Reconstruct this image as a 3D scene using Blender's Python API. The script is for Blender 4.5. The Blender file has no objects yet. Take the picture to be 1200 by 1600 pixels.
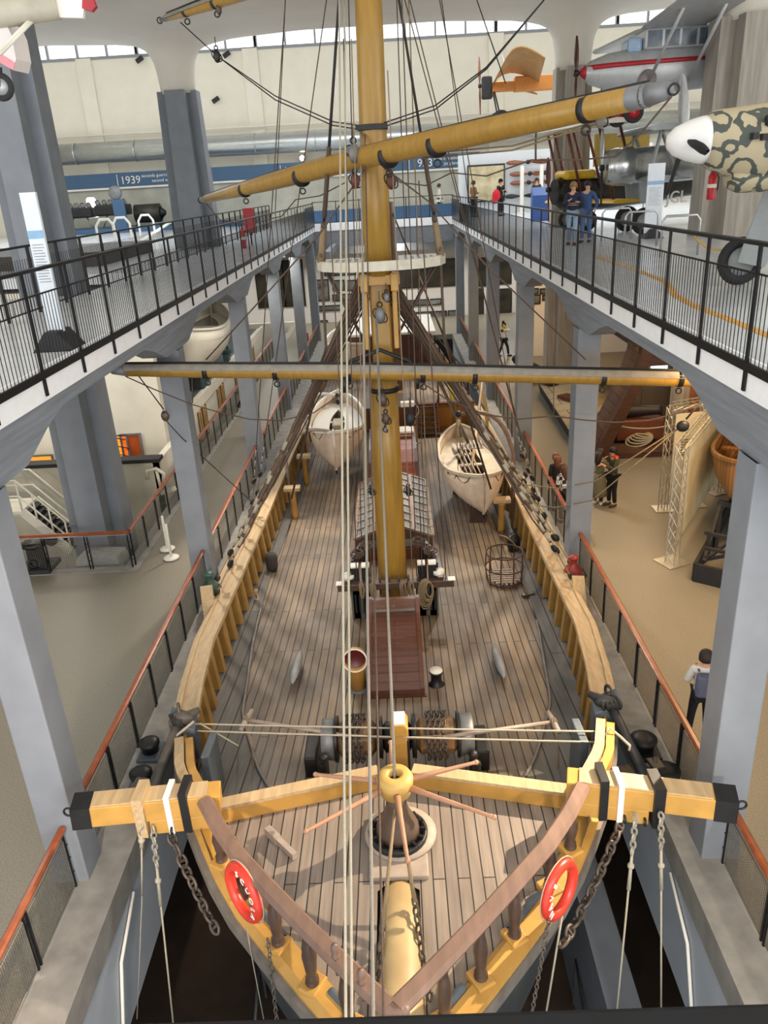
import bpy, math, random
import numpy as np
from mathutils import Vector, Matrix
random.seed(7)
SC = bpy.context.scene
COL = SC.collection
PI = math.pi
# ------------------------------------------------------------------ camera model
FPX = 1222.0
def _ray(px, py):
    v = np.array([px-600., py-800., FPX]); return v/np.linalg.norm(v)
_dy = _ray(606, 290); _dz = -_ray(770, 3750)
_dz = _dz-_dy*np.dot(_dy, _dz); _dz /= np.linalg.norm(_dz)
_dx = np.cross(_dy, _dz)
RM = np.stack([_dx, _dy, _dz])
CAM = np.array([.38, 0, 8.6])
def at(px, py, x=None, y=None, z=None):
    """point of the place seen at a pixel, on the plane x=, y= or z="""
    d = RM @ _ray(px, py)
    if x is not None: t = (x-CAM[0])/d[0]
    elif y is not None: t = (y-CAM[1])/d[1]
    else: t = (z-CAM[2])/d[2]
    return Vector(CAM+t*d)
def ip(x, xs, ys): return float(np.interp(x, xs, ys))
def on_curve(px, py, ys, zs, off=0):
    y = 15.
    for i in range(50):
        q = at(px, py, z=ip(y, ys, zs)+off); y = .5*y+.5*q.y
    return q
# ------------------------------------------------------------------ materials
MATS = {}
def mat(name, col, rough=.6, metal=0., var=.12, scale=6., bump=0., col2=None, aniso=None, spec=.5, detail=4.):
    if name in MATS: return MATS[name]
    m = bpy.data.materials.new(name); m.use_nodes = True
    nt = m.node_tree; b = nt.nodes['Principled BSDF']
    b.inputs['Roughness'].default_value = rough; b.inputs['Metallic'].default_value = metal
    b.inputs['Specular IOR Level'].default_value = spec
    tc = nt.nodes.new('ShaderNodeTexCoord'); mp = nt.nodes.new('ShaderNodeMapping')
    nt.links.new(tc.outputs['Object'], mp.inputs['Vector'])
    if aniso: mp.inputs['Scale'].default_value = aniso
    n = nt.nodes.new('ShaderNodeTexNoise'); n.inputs['Scale'].default_value = scale; n.inputs['Detail'].default_value = detail
    nt.links.new(mp.outputs['Vector'], n.inputs['Vector'])
    r = nt.nodes.new('ShaderNodeValToRGB')
    c1 = [max(0, c*(1-var)) for c in col]; c2 = list(col2) if col2 else [min(1, c*(1+var)) for c in col]
    r.color_ramp.elements[0].position = .3; r.color_ramp.elements[1].position = .7
    r.color_ramp.elements[0].color = (*c1, 1); r.color_ramp.elements[1].color = (*c2, 1)
    nt.links.new(n.outputs['Fac'], r.inputs['Fac']); nt.links.new(r.outputs['Color'], b.inputs['Base Color'])
    if bump:
        bp = nt.nodes.new('ShaderNodeBump'); bp.inputs['Strength'].default_value = bump; bp.inputs['Distance'].default_value = .02
        nt.links.new(n.outputs['Fac'], bp.inputs['Height']); nt.links.new(bp.outputs['Normal'], b.inputs['Normal'])
    MATS[name] = m; return m
def plank_mat(name, cA, cB, seam, width, length, seamw=.012, axis='y', rough=.6, stain=None, bump=.3):
    """boards running along an axis, with dark seams"""
    m = bpy.data.materials.new(name); m.use_nodes = True
    nt = m.node_tree; b = nt.nodes['Principled BSDF']; b.inputs['Roughness'].default_value = rough
    L = nt.links.new
    tc = nt.nodes.new('ShaderNodeTexCoord'); sp = nt.nodes.new('ShaderNodeSeparateXYZ'); cb = nt.nodes.new('ShaderNodeCombineXYZ')
    L(tc.outputs['Object'], sp.inputs[0])
    a, c = {'y': ('Y', 'X'), 'x': ('X', 'Y'), 'yz': ('Y', 'Z'), 'xz': ('X', 'Z'), 'zx': ('Z', 'X'), 'zy': ('Z', 'Y')}[axis]
    L(sp.outputs[a], cb.inputs[0]); L(sp.outputs[c], cb.inputs[1])
    br = nt.nodes.new('ShaderNodeTexBrick'); br.offset = .37; br.offset_frequency = 2
    br.inputs['Scale'].default_value = 1.; br.inputs['Brick Width'].default_value = length; br.inputs['Row Height'].default_value = width
    br.inputs['Mortar Size'].default_value = seamw; br.inputs['Mortar Smooth'].default_value = .1; br.inputs['Bias'].default_value = 0
    br.inputs['Color1'].default_value = (*cA, 1); br.inputs['Color2'].default_value = (*cB, 1); br.inputs['Mortar'].default_value = (*seam, 1)
    L(cb.outputs[0], br.inputs['Vector'])
    n = nt.nodes.new('ShaderNodeTexNoise'); n.inputs['Scale'].default_value = 5.; n.inputs['Detail'].default_value = 6
    mp = nt.nodes.new('ShaderNodeMapping'); mp.inputs['Scale'].default_value = (.25, 4., 1.)
    L(cb.outputs[0], mp.inputs[0]); L(mp.outputs[0], n.inputs['Vector'])
    mx = nt.nodes.new('ShaderNodeMix'); mx.data_type = 'RGBA'; mx.blend_type = 'MULTIPLY'; mx.inputs['Factor'].default_value = .55
    rp = nt.nodes.new('ShaderNodeValToRGB'); rp.color_ramp.elements[0].position = .25; rp.color_ramp.elements[0].color = (.45, .45, .45, 1)
    rp.color_ramp.elements[1].position = .75; rp.color_ramp.elements[1].color = (1.15, 1.15, 1.15, 1)
    L(n.outputs['Fac'], rp.inputs['Fac']); L(br.outputs['Color'], mx.inputs[6]); L(rp.outputs['Color'], mx.inputs[7])
    out = mx.outputs[2]
    if stain:
        n2 = nt.nodes.new('ShaderNodeTexNoise'); n2.inputs['Scale'].default_value = .55; n2.inputs['Detail'].default_value = 3
        L(tc.outputs['Object'], n2.inputs['Vector'])
        r2 = nt.nodes.new('ShaderNodeValToRGB'); r2.color_ramp.elements[0].position = .42; r2.color_ramp.elements[1].position = .62
        L(n2.outputs['Fac'], r2.inputs['Fac'])
        m2 = nt.nodes.new('ShaderNodeMix'); m2.data_type = 'RGBA'; m2.blend_type = 'MULTIPLY'
        L(r2.outputs['Color'], m2.inputs['Factor']); L(out, m2.inputs[6]); m2.inputs[7].default_value = (*stain, 1)
        out = m2.outputs[2]
    L(out, b.inputs['Base Color'])
    bp = nt.nodes.new('ShaderNodeBump'); bp.inputs['Strength'].default_value = bump; bp.inputs['Distance'].default_value = .01
    L(br.outputs['Fac'], bp.inputs['Height']); bp.invert = True; L(bp.outputs['Normal'], b.inputs['Normal'])
    MATS[name] = m; return m
def emit_mat(name, col, strength):
    m = bpy.data.materials.new(name); m.use_nodes = True
    nt = m.node_tree; b = nt.nodes['Principled BSDF']
    b.inputs['Base Color'].default_value = (*col, 1); b.inputs['Emission Color'].default_value = (*col, 1); b.inputs['Emission Strength'].default_value = strength
    MATS[name] = m; return m
# ------------------------------------------------------------------ mesh builder
class MB:
    def __init__(s): s.v = []; s.f = []; s.sm = []
    def add(s, vs, fs, smooth=False):
        o = len(s.v); s.v += [tuple(v) for v in vs]
        for f in fs: s.f.append([i+o for i in f]); s.sm.append(smooth)
        return s
    def box(s, c, d, rz=0, M=None):
        x, y, z = [k/2 for k in d]; c = Vector(c)
        R = M if M is not None else Matrix.Rotation(rz, 3, 'Z')
        vs = [c+R @ Vector((i*x, j*y, k*z)) for i in (-1, 1) for j in (-1, 1) for k in (-1, 1)]
        return s.add(vs, [(0, 1, 3, 2), (4, 6, 7, 5), (0, 4, 5, 1), (2, 3, 7, 6), (0, 2, 6, 4), (1, 5, 7, 3)])
    def bb(s, x0, x1, y0, y1, z0, z1):
        return s.box(((x0+x1)/2, (y0+y1)/2, (z0+z1)/2), (abs(x1-x0), abs(y1-y0), abs(z1-z0)))
    def bar(s, p, q, w, h, up=(0, 0, 1)):
        """rectangular bar from p to q: w across, h along up"""
        p, q = Vector(p), Vector(q); d = q-p; L = d.length
        if L < 1e-6: return s
        t = d/L; u = Vector(up); sd = t.cross(u)
        if sd.length < 1e-4: sd = t.cross(Vector((1, 0, 0)))
        sd.normalize(); u = sd.cross(t)
        M = Matrix((sd, t, u)).transposed()
        return s.box((p+q)/2, (w, L, h), M=M)
    def tube(s, pts, r, n=8, closed=False, cap=True):
        pts = [Vector(p) for p in pts]; N = len(pts)
        rs = r if isinstance(r, (list, tuple)) else [r]*N
        vs = []; prev = None
        for i, p in enumerate(pts):
            if closed: t = pts[(i+1) % N]-pts[i-1]
            else: t = pts[min(i+1, N-1)]-pts[max(i-1, 0)]
            if t.length < 1e-9: t = Vector((0, 0, 1))
            t.normalize()
            if prev is None:
                a = Vector((0, 0, 1)) if abs(t.z) < .9 else Vector((1, 0, 0))
                u = t.cross(a).normalized()
            else:
                u = prev-t*prev.dot(t)
                u = u.normalized() if u.length > 1e-6 else t.orthogonal().normalized()
            prev = u; w = t.cross(u)
            for k in range(n):
                a = 2*PI*k/n; vs.append(p+(u*math.cos(a)+w*math.sin(a))*rs[i])
        fs = []
        for i in range(N if closed else N-1):
            j = (i+1) % N
            for k in range(n): fs.append((i*n+k, i*n+(k+1) % n, j*n+(k+1) % n, j*n+k))
        if cap and not closed:
            fs.append(tuple(range(n-1, -1, -1))); fs.append(tuple((N-1)*n+k for k in range(n)))
        return s.add(vs, fs, n > 5)
    def cyl(s, p, q, r0, r1=None, n=16):
        return s.tube([p, q], [r0, r0 if r1 is None else r1], n)
    def lathe(s, prof, c=(0, 0, 0), n=20, axis=(0, 0, 1), smooth=True, a0=0, a1=2*PI, sq=None):
        """prof: [(r, h)...] about an axis through c"""
        ax = Vector(axis).normalized(); u = ax.orthogonal().normalized(); w = ax.cross(u); c = Vector(c)
        if abs(ax.z) > .999: u = Vector((1, 0, 0)); w = Vector((0, ax.z, 0))
        vs = []; full = abs(a1-a0-2*PI) < 1e-6; m = n if full else n+1
        for r, h in prof:
            for k in range(m):
                a = a0+(a1-a0)*k/n; vs.append(c+ax*h+(u*math.cos(a)+w*math.sin(a))*r)
        fs = []
        for i in range(len(prof)-1):
            for k in range(n):
                k2 = (k+1) % m; fs.append((i*m+k, i*m+k2, (i+1)*m+k2, (i+1)*m+k))
        if full:
            if prof[0][0] > 1e-5: fs.append(tuple(range(m-1, -1, -1)))
            if prof[-1][0] > 1e-5: fs.append(tuple((len(prof)-1)*m+k for k in range(m)))
        return s.add(vs, fs, smooth)
    def ball(s, c, r, n=12, sc=(1, 1, 1)):
        c = Vector(c); m = max(6, n//2); vs = []; fs = []
        for i in range(m+1):
            t = PI*i/m
            for k in range(n):
                a = 2*PI*k/n
                vs.append(c+Vector((r*sc[0]*math.sin(t)*math.cos(a), r*sc[1]*math.sin(t)*math.sin(a), r*sc[2]*math.cos(t))))
        for i in range(m):
            for k in range(n): fs.append((i*n+k, (i+1)*n+k, (i+1)*n+(k+1) % n, i*n+(k+1) % n))
        return s.add(vs, fs, True)
    def torus(s, c, R, r, axis=(0, 0, 1), n=24, m=8, sc=1.):
        ax = Vector(axis).normalized(); u = ax.orthogonal().normalized(); w = ax.cross(u); c = Vector(c)
        return s.tube([c+(u*math.cos(2*PI*k/n)*sc+w*math.sin(2*PI*k/n))*R for k in range(n)], r, m, closed=True)
    def grid(s, rows, smooth=True, closed=False):
        n = len(rows[0]); vs = [p for r in rows for p in r]; fs = []
        for i in range(len(rows)-1):
            for k in range(n if closed else n-1):
                fs.append((i*n+k, i*n+(k+1) % n, (i+1)*n+(k+1) % n, (i+1)*n+k))
        return s.add(vs, fs, smooth)
    def prism(s, poly, fn0, fn1):
        """polygon (2-D) placed by two functions at its two ends"""
        n = len(poly); vs = [fn0(*p) for p in poly]+[fn1(*p) for p in poly]
        fs = [tuple(range(n-1, -1, -1)), tuple(range(n, 2*n))]+[(i, (i+1) % n, n+(i+1) % n, n+i) for i in range(n)]
        return s.add(vs, fs)
    def sweep(s, pts, sect, side=None, smooth=False, cap=True):
        """section [(across, up)...] carried along a path; across is level unless side(i) is given"""
        pts = [Vector(p) for p in pts]; N = len(pts); rows = []
        for i, p in enumerate(pts):
            t = (pts[min(i+1, N-1)]-pts[max(i-1, 0)]).normalized()
            sd = side(i) if side else Vector((t.y, -t.x, 0)).normalized()
            up = sd.cross(t).normalized()
            sc = 1.
            rows.append([p+sd*a*sc+up*b for a, b in sect])
        n = len(sect); o = len(s.v)
        s.grid(rows, smooth, closed=True)
        if cap:
            s.f.append([o+k for k in range(n)]); s.sm.append(False)
            s.f.append([o+(N-1)*n+k for k in reversed(range(n))]); s.sm.append(False)
        return s
    def build(s, name, material, parent=None, world=True, bevel=0, kind=None, label=None, sub=0, solid=0):
        me = bpy.data.meshes.new(name)
        off = Vector((0, 0, 0))
        if parent is not None and world:
            p = parent
            while p is not None: off += p.location; p = p.parent
        me.from_pydata([tuple(Vector(v)-off) for v in s.v], [], s.f)
        me.polygons.foreach_set('use_smooth', s.sm)
        if isinstance(material, (list, tuple)):
            for m in material: me.materials.append(m)
        else: me.materials.append(material)
        me.validate(); me.update()
        o = bpy.data.objects.new(name, me); COL.objects.link(o)
        if parent is not None: o.parent = parent
        if bevel:
            b = o.modifiers.new('bevel', 'BEVEL'); b.width = bevel; b.segments = 2; b.limit_method = 'ANGLE'
        if solid:
            b = o.modifiers.new('thick', 'SOLIDIFY'); b.thickness = solid; b.offset = 0
        if sub:
            b = o.modifiers.new('sub', 'SUBSURF'); b.levels = sub; b.render_levels = sub
        if kind: o['kind'] = kind
        if label: o['label'] = label
        return o
def tag(o, label, cat, group=None, kind=None):
    o['label'] = label; o['category'] = cat
    if group: o['group'] = group
    if kind: o['kind'] = kind
    return o
def thing(name, label, cat, loc=(0, 0, 0), rz=0, group=None):
    o = bpy.data.objects.new(name, None); COL.objects.link(o); o.location = Vector(loc); o.rotation_euler = (0, 0, rz)
    o.empty_display_size = .2
    return tag(o, label, cat, group)
def struct(name, mb, m, **k):
    o = mb.build(name, m, **k); o['kind'] = 'structure'; return o
KIDS = {}
def copy_tree(o, parent=None):
    c = o.copy(); COL.objects.link(c)
    if parent is not None: c.parent = parent
    for ch in list(o.children): copy_tree(ch, c)
    return c
def catenary(p, q, sag, n=14):
    p, q = Vector(p), Vector(q)
    return [p.lerp(q, i/n)+Vector((0, 0, -sag*4*(i/n)*(1-i/n))) for i in range(n+1)]
def rope(name, pts, r, m, label, cat='rope', group=None, n=6):
    b = MB(); b.tube(pts, r, n); o = b.build(name, m); return tag(o, label, cat, group)
def text_mesh(name, txt, size, m, parent, loc, rot, depth=.004, align='LEFT', xscale=1.):
    """lettering turned into a mesh part"""
    cu = bpy.data.curves.new(name, 'FONT'); cu.body = txt; cu.size = size; cu.extrude = depth; cu.align_x = align; cu.resolution_u = 3
    o = bpy.data.objects.new(name, cu); COL.objects.link(o)
    dg = bpy.context.evaluated_depsgraph_get(); me = bpy.data.meshes.new_from_object(o.evaluated_get(dg))
    bpy.data.objects.remove(o); bpy.data.curves.remove(cu)
    me.name = name; me.materials.clear(); me.materials.append(m)
    ob = bpy.data.objects.new(name, me); COL.objects.link(ob)
    off = Vector((0, 0, 0)); p = parent
    while p is not None: off += p.location; p = p.parent
    ob.parent = parent; ob.location = Vector(loc)-off; ob.rotation_euler = rot; ob.scale = (xscale, 1, 1)
    return ob
# ------------------------------------------------------------------ colours
def lin(h):
    h = h.lstrip('#'); c = [int(h[i:i+2], 16)/255 for i in (0, 2, 4)]
    return tuple(x/12.92 if x <= .04045 else ((x+.055)/1.055)**2.4 for x in c)
M_floor = mat('terrazzo floor', lin('#837d6f'), .45, var=.22, scale=38, detail=10)
M_upfloor = mat('polished gallery floor', lin('#d8dbde'), .2, var=.07, scale=2)
M_conc = mat('grey painted concrete', lin('#7f848b'), .75, var=.08, scale=2.2, bump=.15)
M_beam = mat('board marked concrete', lin('#7c8188'), .8, var=.16, scale=3, bump=.35, aniso=(1, .25, 6))
M_ledge = mat('worn concrete ledge', lin('#8d8a84'), .8, var=.2, scale=3, bump=.2)
M_rawconc = mat('raw board marked concrete', lin('#a39c92'), .8, var=.2, scale=2.5, bump=.4, aniso=(4, 4, .3))
M_fascia = mat('white fascia paint', lin('#f6f7f9'), .6, var=.03)
M_wall = mat('cream wall paint', lin('#e8e2d2'), .8, var=.03, scale=1)
M_shell = mat('white ceiling plaster', lin('#ddd7cc'), .85, var=.04, scale=.6)
M_black = mat('black painted steel', (.009, .009, .010), .45, var=.2, spec=.25)
M_dark = mat('recess shade colour', (.012, .014, .02), .8, var=.2)  # near black puts the shade of the pit recess and slots into the colour
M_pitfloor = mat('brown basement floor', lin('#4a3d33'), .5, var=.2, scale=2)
M_blue = mat('blue sign paint', lin('#3d5f80'), .5, var=.04)
M_redwood = mat('varnished handrail wood', lin('#8f4a2a'), .3, var=.2, scale=8)
M_mesh = mat('grey wire mesh', lin('#6d6a62'), .5, metal=.3, var=.1)
M_steel = mat('brushed steel', lin('#b9bcc0'), .3, metal=.9, var=.08)
M_white = mat('white paint', lin('#ece8de'), .5, var=.03)
M_glass = bpy.data.materials.new('window glass'); M_glass.use_nodes = True
_b = M_glass.node_tree.nodes['Principled BSDF']; _b.inputs['Transmission Weight'].default_value = 1; _b.inputs['Roughness'].default_value = .02; _b.inputs['IOR'].default_value = 1.02; _b.inputs['Base Color'].default_value = (.97, .98, 1, 1)
# window light: thin panes pass light straight through
_nt = M_glass.node_tree; _tr = _nt.nodes.new('ShaderNodeBsdfTransparent'); _gl = _nt.nodes.new('ShaderNodeBsdfGlossy'); _mx = _nt.nodes.new('ShaderNodeMixShader')
_mx.inputs[0].default_value = .06; _gl.inputs['Roughness'].default_value = .03
_nt.links.new(_tr.outputs[0], _mx.inputs[1]); _nt.links.new(_gl.outputs[0], _mx.inputs[2]); _nt.links.new(_mx.outputs[0], _nt.nodes['Material Output'].inputs[0])

W = 4.23; ZU = 6.65; ZF = 6.25; YF = 50.5; YW = 59.95; ZPIT = -5.0
# ------------------------------------------------------------------ floors
def slab(name, x0, x1, y0, y1, z0, z1, m): return struct(name, MB().bb(x0, x1, y0, y1, z0, z1), m)
# lower hall floor, around the ship pit (x -3.75..3.9) and the second pit on the left
slab('floor_left_front', -30, -4.35, -4, 17.9, -.3, 0, M_floor)
slab('floor_left_walk', -6.35, -4.35, 17.9, YF+6, -.3, 0, M_floor)
slab('floor_right', 4.45, 30, -4, YF+6, -.3, 0, M_floor)
slab('floor_far', -4.35, 4.45, 48.5, YF+6, -.3, 0, M_floor)
slab('trim_ledge_left', -4.35, -3.74, -4, 48.5, -.45, .012, M_ledge)
slab('trim_ledge_right', 3.9, 4.45, -4, 48.5, -.45, .012, M_ledge)
slab('trim_curb_left', -9.9, -6.35, 17.55, 17.9, -.3, .02, M_ledge)
slab('trim_curb_walk', -6.75, -6.35, 17.9, YF+6, -.3, .02, M_ledge)
slab('floor_pit', -30, 12, -4, 60, ZPIT-.3, ZPIT, M_pitfloor)
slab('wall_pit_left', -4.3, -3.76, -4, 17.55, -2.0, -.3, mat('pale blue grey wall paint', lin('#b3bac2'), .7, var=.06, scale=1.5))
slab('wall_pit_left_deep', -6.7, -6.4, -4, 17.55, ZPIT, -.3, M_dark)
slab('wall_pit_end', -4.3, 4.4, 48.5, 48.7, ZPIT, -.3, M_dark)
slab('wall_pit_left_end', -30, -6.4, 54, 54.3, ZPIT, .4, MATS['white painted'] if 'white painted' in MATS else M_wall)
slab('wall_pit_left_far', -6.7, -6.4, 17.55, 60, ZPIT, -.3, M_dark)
slab('wall_pit_right', 3.92, 4.4, -4, 48.5, -2.0, -.45, MATS['pale blue grey wall paint'])
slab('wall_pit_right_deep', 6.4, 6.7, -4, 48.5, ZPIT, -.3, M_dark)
# ------------------------------------------------------------------ galleries (upper floor)
def gallery(side):
    s = side
    b = MB(); b.bb(s*W, s*(6.9 if s < 0 else 30), -3, YW, ZF+.1, ZU)
    if s < 0: b.bb(-6.9, -30, 24, YW, ZF+.1, ZU); b.bb(-6.9, -30, -3, 18.5, ZF+.1, ZU)
    n = 'left' if s < 0 else 'right'
    struct('floor_gallery_'+n, b, M_upfloor)
    b = MB(); b.bb(s*(W-.03), s*W, -3, YF, ZF, ZU+.02)
    struct('trim_fascia_'+n, b, M_fascia)
    # arched edge beam: one haunched span after another
    ycols = [-.2, 8.2, 16.7, 24.7, 32.7, 40.7, 48.7]; zc, zm = 5.25, 6.02
    poly = [(-3, ZF+.1)]; rows = []
    ys = np.arange(-3, YF+1.2, .15)
    def zb(y):
        d = min(abs(y-c) for c in ycols)
        return ip(d, [0, .95, 1.3, 1.75, 2.3, 9], [5.62, 5.64, 5.76, 5.92, 6.05, 6.06])
    b = MB(); top = ZF+.1
    for x in (s*(W+.01), s*(W+.5)):
        rows.append([(x, y, zb(y)) for y in ys]); rows.append([(x, y, top) for y in ys])
    v0, v1, v2, v3 = rows
    b.grid([v1, v0, v2, v3], smooth=False)
    b.bb(s*(W+.5), s*(W+1.0), -3, YF+1, 6.2, 6.3)
    struct('trim_beam_'+n, b, M_beam)
    # cross beams under the slab
    for k, yc in enumerate(ycols):
        bb = MB(); bb.bb(s*(W+.5), s*(6.9 if s < 0 else 14), yc-.25, yc+.25, 5.7, 6.25); struct('trim_crossbeam_%s_%d' % (n, k), bb, M_beam)
    for k, yc in enumerate(ycols[1:]):
        b = MB(); c0 = .5
        xi = W-.06; w = .5
        pl = lambda x0, x1, y0, y1, z: [(s*x0, y0, z), (s*x1, y0, z), (s*x1, y1, z), (s*x0, y1, z)]
        b.grid([pl(xi, xi+w, yc-.25, yc+.25, -.3), pl(xi+.02, xi+w, yc-.25, yc+.25, 5.64)], smooth=False, closed=True)
        struct('trim_column_%s_%d' % (n, k+1), b, M_conc, bevel=.02)
gallery(-1); gallery(1)
b = MB(); b.bb(-W, W, YF, YW, ZF+.1, ZU); struct('floor_gallery_far', b, M_upfloor)
b = MB(); b.bb(-W, W, YF-.03, YF, ZF, ZU+.05); struct('trim_fascia_far', b, M_fascia)
b = MB(); b.bb(-W, W, YF, YF+.5, 5.3, ZF+.1); struct('trim_beam_far', b, M_beam)
b = MB(); b.bb(-3.2, -2.9, 44, YF, 5.2, 5.5); b.bb(-14, 14, 54.0, 54.4, 4.6, 5.5); struct('trim_beam_under', b, M_conc)
# near gallery under the photographer
b = MB(); b.bb(-W-1, W+1, -3, .2, ZF, ZU); struct('floor_gallery_near', b, M_upfloor)
# ------------------------------------------------------------------ big hall shell
YFW = 60.0
b = MB(); b.bb(-40, 40, YFW, YFW+.4, -1, 17.5); struct('wall_far', b, M_wall)
for k, x in enumerate((-31, -19.6, -8.4, 8.0, 19, 30)):
    struct('trim_pilaster_%d' % k, MB().bb(x-.5, x+.5, YFW-.22, YFW, 6.65, 17.5), M_wall)
b = MB(); b.bb(-40, 40, 55.6, 55.8, 0, 6.3); struct('wall_lower_far', b, mat('white gallery wall', lin('#e9e5e0'), .8, var=.02))
struct('ceiling_far', MB().bb(-40, 40, 40, YFW+1, 20.8, 21.1), M_shell)
struct('wall_left', MB().bb(-30.4, -30, -4, YFW, -5, 19.3), M_wall)
struct('wall_right', MB().bb(30, 30.4, -4, YFW, -5, 19.3), M_wall)
# clerestory windows: a band of panes above the far wall
n = 0
M_frame = mat('grey window frame', lin('#8c8f94'), .5, var=.05)
for x0 in range(-40, 40, 8):
    n += 1
    w = MB(); w.bb(x0, x0+8, YFW+.1, YFW+.13, 17.5, 20.9); wo = struct('window_%d' % n, w, M_glass)
    f = MB()
    for k in range(5):
        f.bb(x0+2*k-.06 if k else x0-.12, x0+2*k+.06 if k else x0+.12, YFW, YFW+.25, 17.5, 20.8)
    f.bb(x0, x0+8, YFW-.05, YFW+.25, 17.42, 17.6); f.build('window_frame', M_frame, wo)
# vaulted ceiling on mushroom columns
CAPC = [(-7.75, 19.6), (-7.6, 34.4), (10.6, 25.6), (7.7, 34.4), (-22, 19.6), (-22, 34.4), (22, 34.4), (23, 20), (-7.75, 5), (9, 5)]
CAPS = ([.60, .64, .72, .86, 1.05, 1.35, 1.8, 2.5, 5], [12.35, 12.9, 13.4, 13.72, 13.9, 14.06, 14.2, 14.32, 14.45])
def shell_z(x, y):
    d = min(math.hypot(x-cx, y-cy) for cx, cy in CAPC)
    return ip(max(d, 1.7), *CAPS)
b = MB(); xs = list(np.arange(-30, 30.1, .5)); ys = list(np.arange(-2, 35.6, .5))
b.grid([[(x, y, shell_z(x, y)) for x in xs] for y in ys])
for cx, cy in CAPC: b.lathe([(r, ip(r, *CAPS)) for r in (.6, .62, .66, .72, .8, .9, 1.05, 1.25, 1.5, 1.8, 2.2)], (cx, cy, 0), n=28)
struct('ceiling', b, M_shell, solid=.12)
def fluted(name, x, y, z0, z1, m, w=.88):
    p = []
    c = w*.5
    prof = [(-w, -c), (-c*1.1, -c*.8), (-c, -w), (c, -w), (c*1.1, -c*.8), (w, -c), (w, c), (c*1.1, c*.8), (c, w), (-c, w), (-c*1.1, c*.8), (-w, c)]
    b = MB(); b.prism(prof, lambda u, v: (x+u, y+v, z0), lambda u, v: (x+u*.86, y+v*.86, z1)); struct(name, b, m)
fluted('trim_pillar_left_near', -7.86, 19.6, ZPIT, 12.4, M_conc, w=.76)
fluted('trim_pillar_left_far', -7.6, 34.4, ZU-.3, 12.4, M_conc)
fluted('trim_pillar_right_near', 10.72, 25.6, 0, 12.4, M_rawconc, w=1.1)
fluted('trim_pillar_right_far', 7.7, 34.4, 0, 12.4, M_rawconc, w=.8)
# ------------------------------------------------------------------ camera
cd = bpy.data.cameras.new('camera'); cam = bpy.data.objects.new('camera', cd); COL.objects.link(cam)
cd.sensor_fit = 'VERTICAL'; cd.sensor_height = 36; cd.sensor_width = 27; cd.lens = 36*FPX/1600; cd.clip_start = .05; cd.clip_end = 300
Mw = Matrix([[RM[i][0], -RM[i][1], -RM[i][2], CAM[i]] for i in range(3)]+[[0, 0, 0, 1]]); cam.matrix_world = Mw
SC.camera = cam
SC.view_settings.view_transform = 'Standard'; SC.view_settings.look = 'None'; SC.view_settings.gamma = 1; SC.view_settings.use_curve_mapping = False
SC.view_settings.exposure = 0.5
# ------------------------------------------------------------------ light
wd = bpy.data.worlds.new('sky'); SC.world = wd; wd.use_nodes = True
wd.node_tree.nodes['Background'].inputs[0].default_value = (.93, .97, 1, 1); wd.node_tree.nodes['Background'].inputs[1].default_value = 1.5
def lamp(name, kind, loc, tgt, energy, col, size=.3, spot=60, blend=.5):
    l = bpy.data.lights.new(name, kind); l.energy = energy; l.color = col
    if kind == 'AREA': l.shape = 'RECTANGLE'; l.size = size if not isinstance(size, tuple) else size[0]; l.size_y = size if not isinstance(size, tuple) else size[1]
    else: l.shadow_soft_size = size
    if kind == 'SPOT': l.spot_size = math.radians(spot); l.spot_blend = blend
    o = bpy.data.objects.new(name, l); COL.objects.link(o); o.location = loc
    o.rotation_euler = (Vector(tgt)-Vector(loc)).to_track_quat('-Z', 'Y').to_euler(); return o
WARM = (1, .8, .58); WARM2 = (1, .88, .74); COOL = (.9, .95, 1)
lamp('daylight', 'AREA', (0, 46, 20), (0, 34, 5), 5200, COOL, (50, 6))
lamp('hall_light', 'AREA', (0, 16, 14.5), (0, 20, 0), 600, (1, .97, .93), (16, 40))
lamp('bow_fill', 'AREA', (1.2, .5, 5.9), (-.6, 7, 0), 110, (1, .9, .8), (3, .6))
lamp('hall_light_left', 'AREA', (-14, 12, 14.5), (-8, 16, 6), 1900, (1, .97, .93), (10, 30))
lamp('hall_light_right', 'AREA', (14, 12, 14.5), (8, 16, 6), 1900, (1, .97, .93), (10, 30))
lamp('bow_spot', 'SPOT', (5.8, 0.6, 5.9), (-2.6, 8, .5), 650, WARM2, .12, 85)
lamp('column_spot_left', 'SPOT', (-2.4, .3, 5.9), (-4.4, 8, 2.0), 1700, (1, .82, .68), .15, 50)
lamp('column_spot_right', 'SPOT', (3.2, .3, 5.9), (4.5, 8, 2.0), 900, WARM2, .15, 50)
lamp('bow_spot_aft', 'SPOT', (6.3, 10.6, 5.3), (.6, 6.9, .9), 4200, WARM, .04, 46)
lamp('deck_spot_left', 'SPOT', (-3.4, 22, 6.1), (-1.2, 17.5, -.5), 1300, WARM2, .2, 80)
lamp('deck_spot_right', 'SPOT', (3.4, 24, 6.1), (1.6, 19, -.5), 1100, WARM2, .2, 80)
lamp('deck_spot_far', 'SPOT', (3.4, 33, 6.1), (0, 29, -.5), 1000, WARM2, .2, 90)
for i, (x, y, e) in enumerate([(8.5, 6, 60), (7.4, 14.6, 240), (7.5, 20, 150), (7.5, 28, 90), (7.5, 37, 160), (9, 25.9, 60), (9.2, 24.9, 30)]):  # the low one is added under the hull section's deck to brighten its inside
    lamp('lamp_and_fill_right', 'AREA', (x, y, 5.6 if e != 30 else 2.8), (x, y, 0), e, (1, .66, .33), 2.0)
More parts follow.
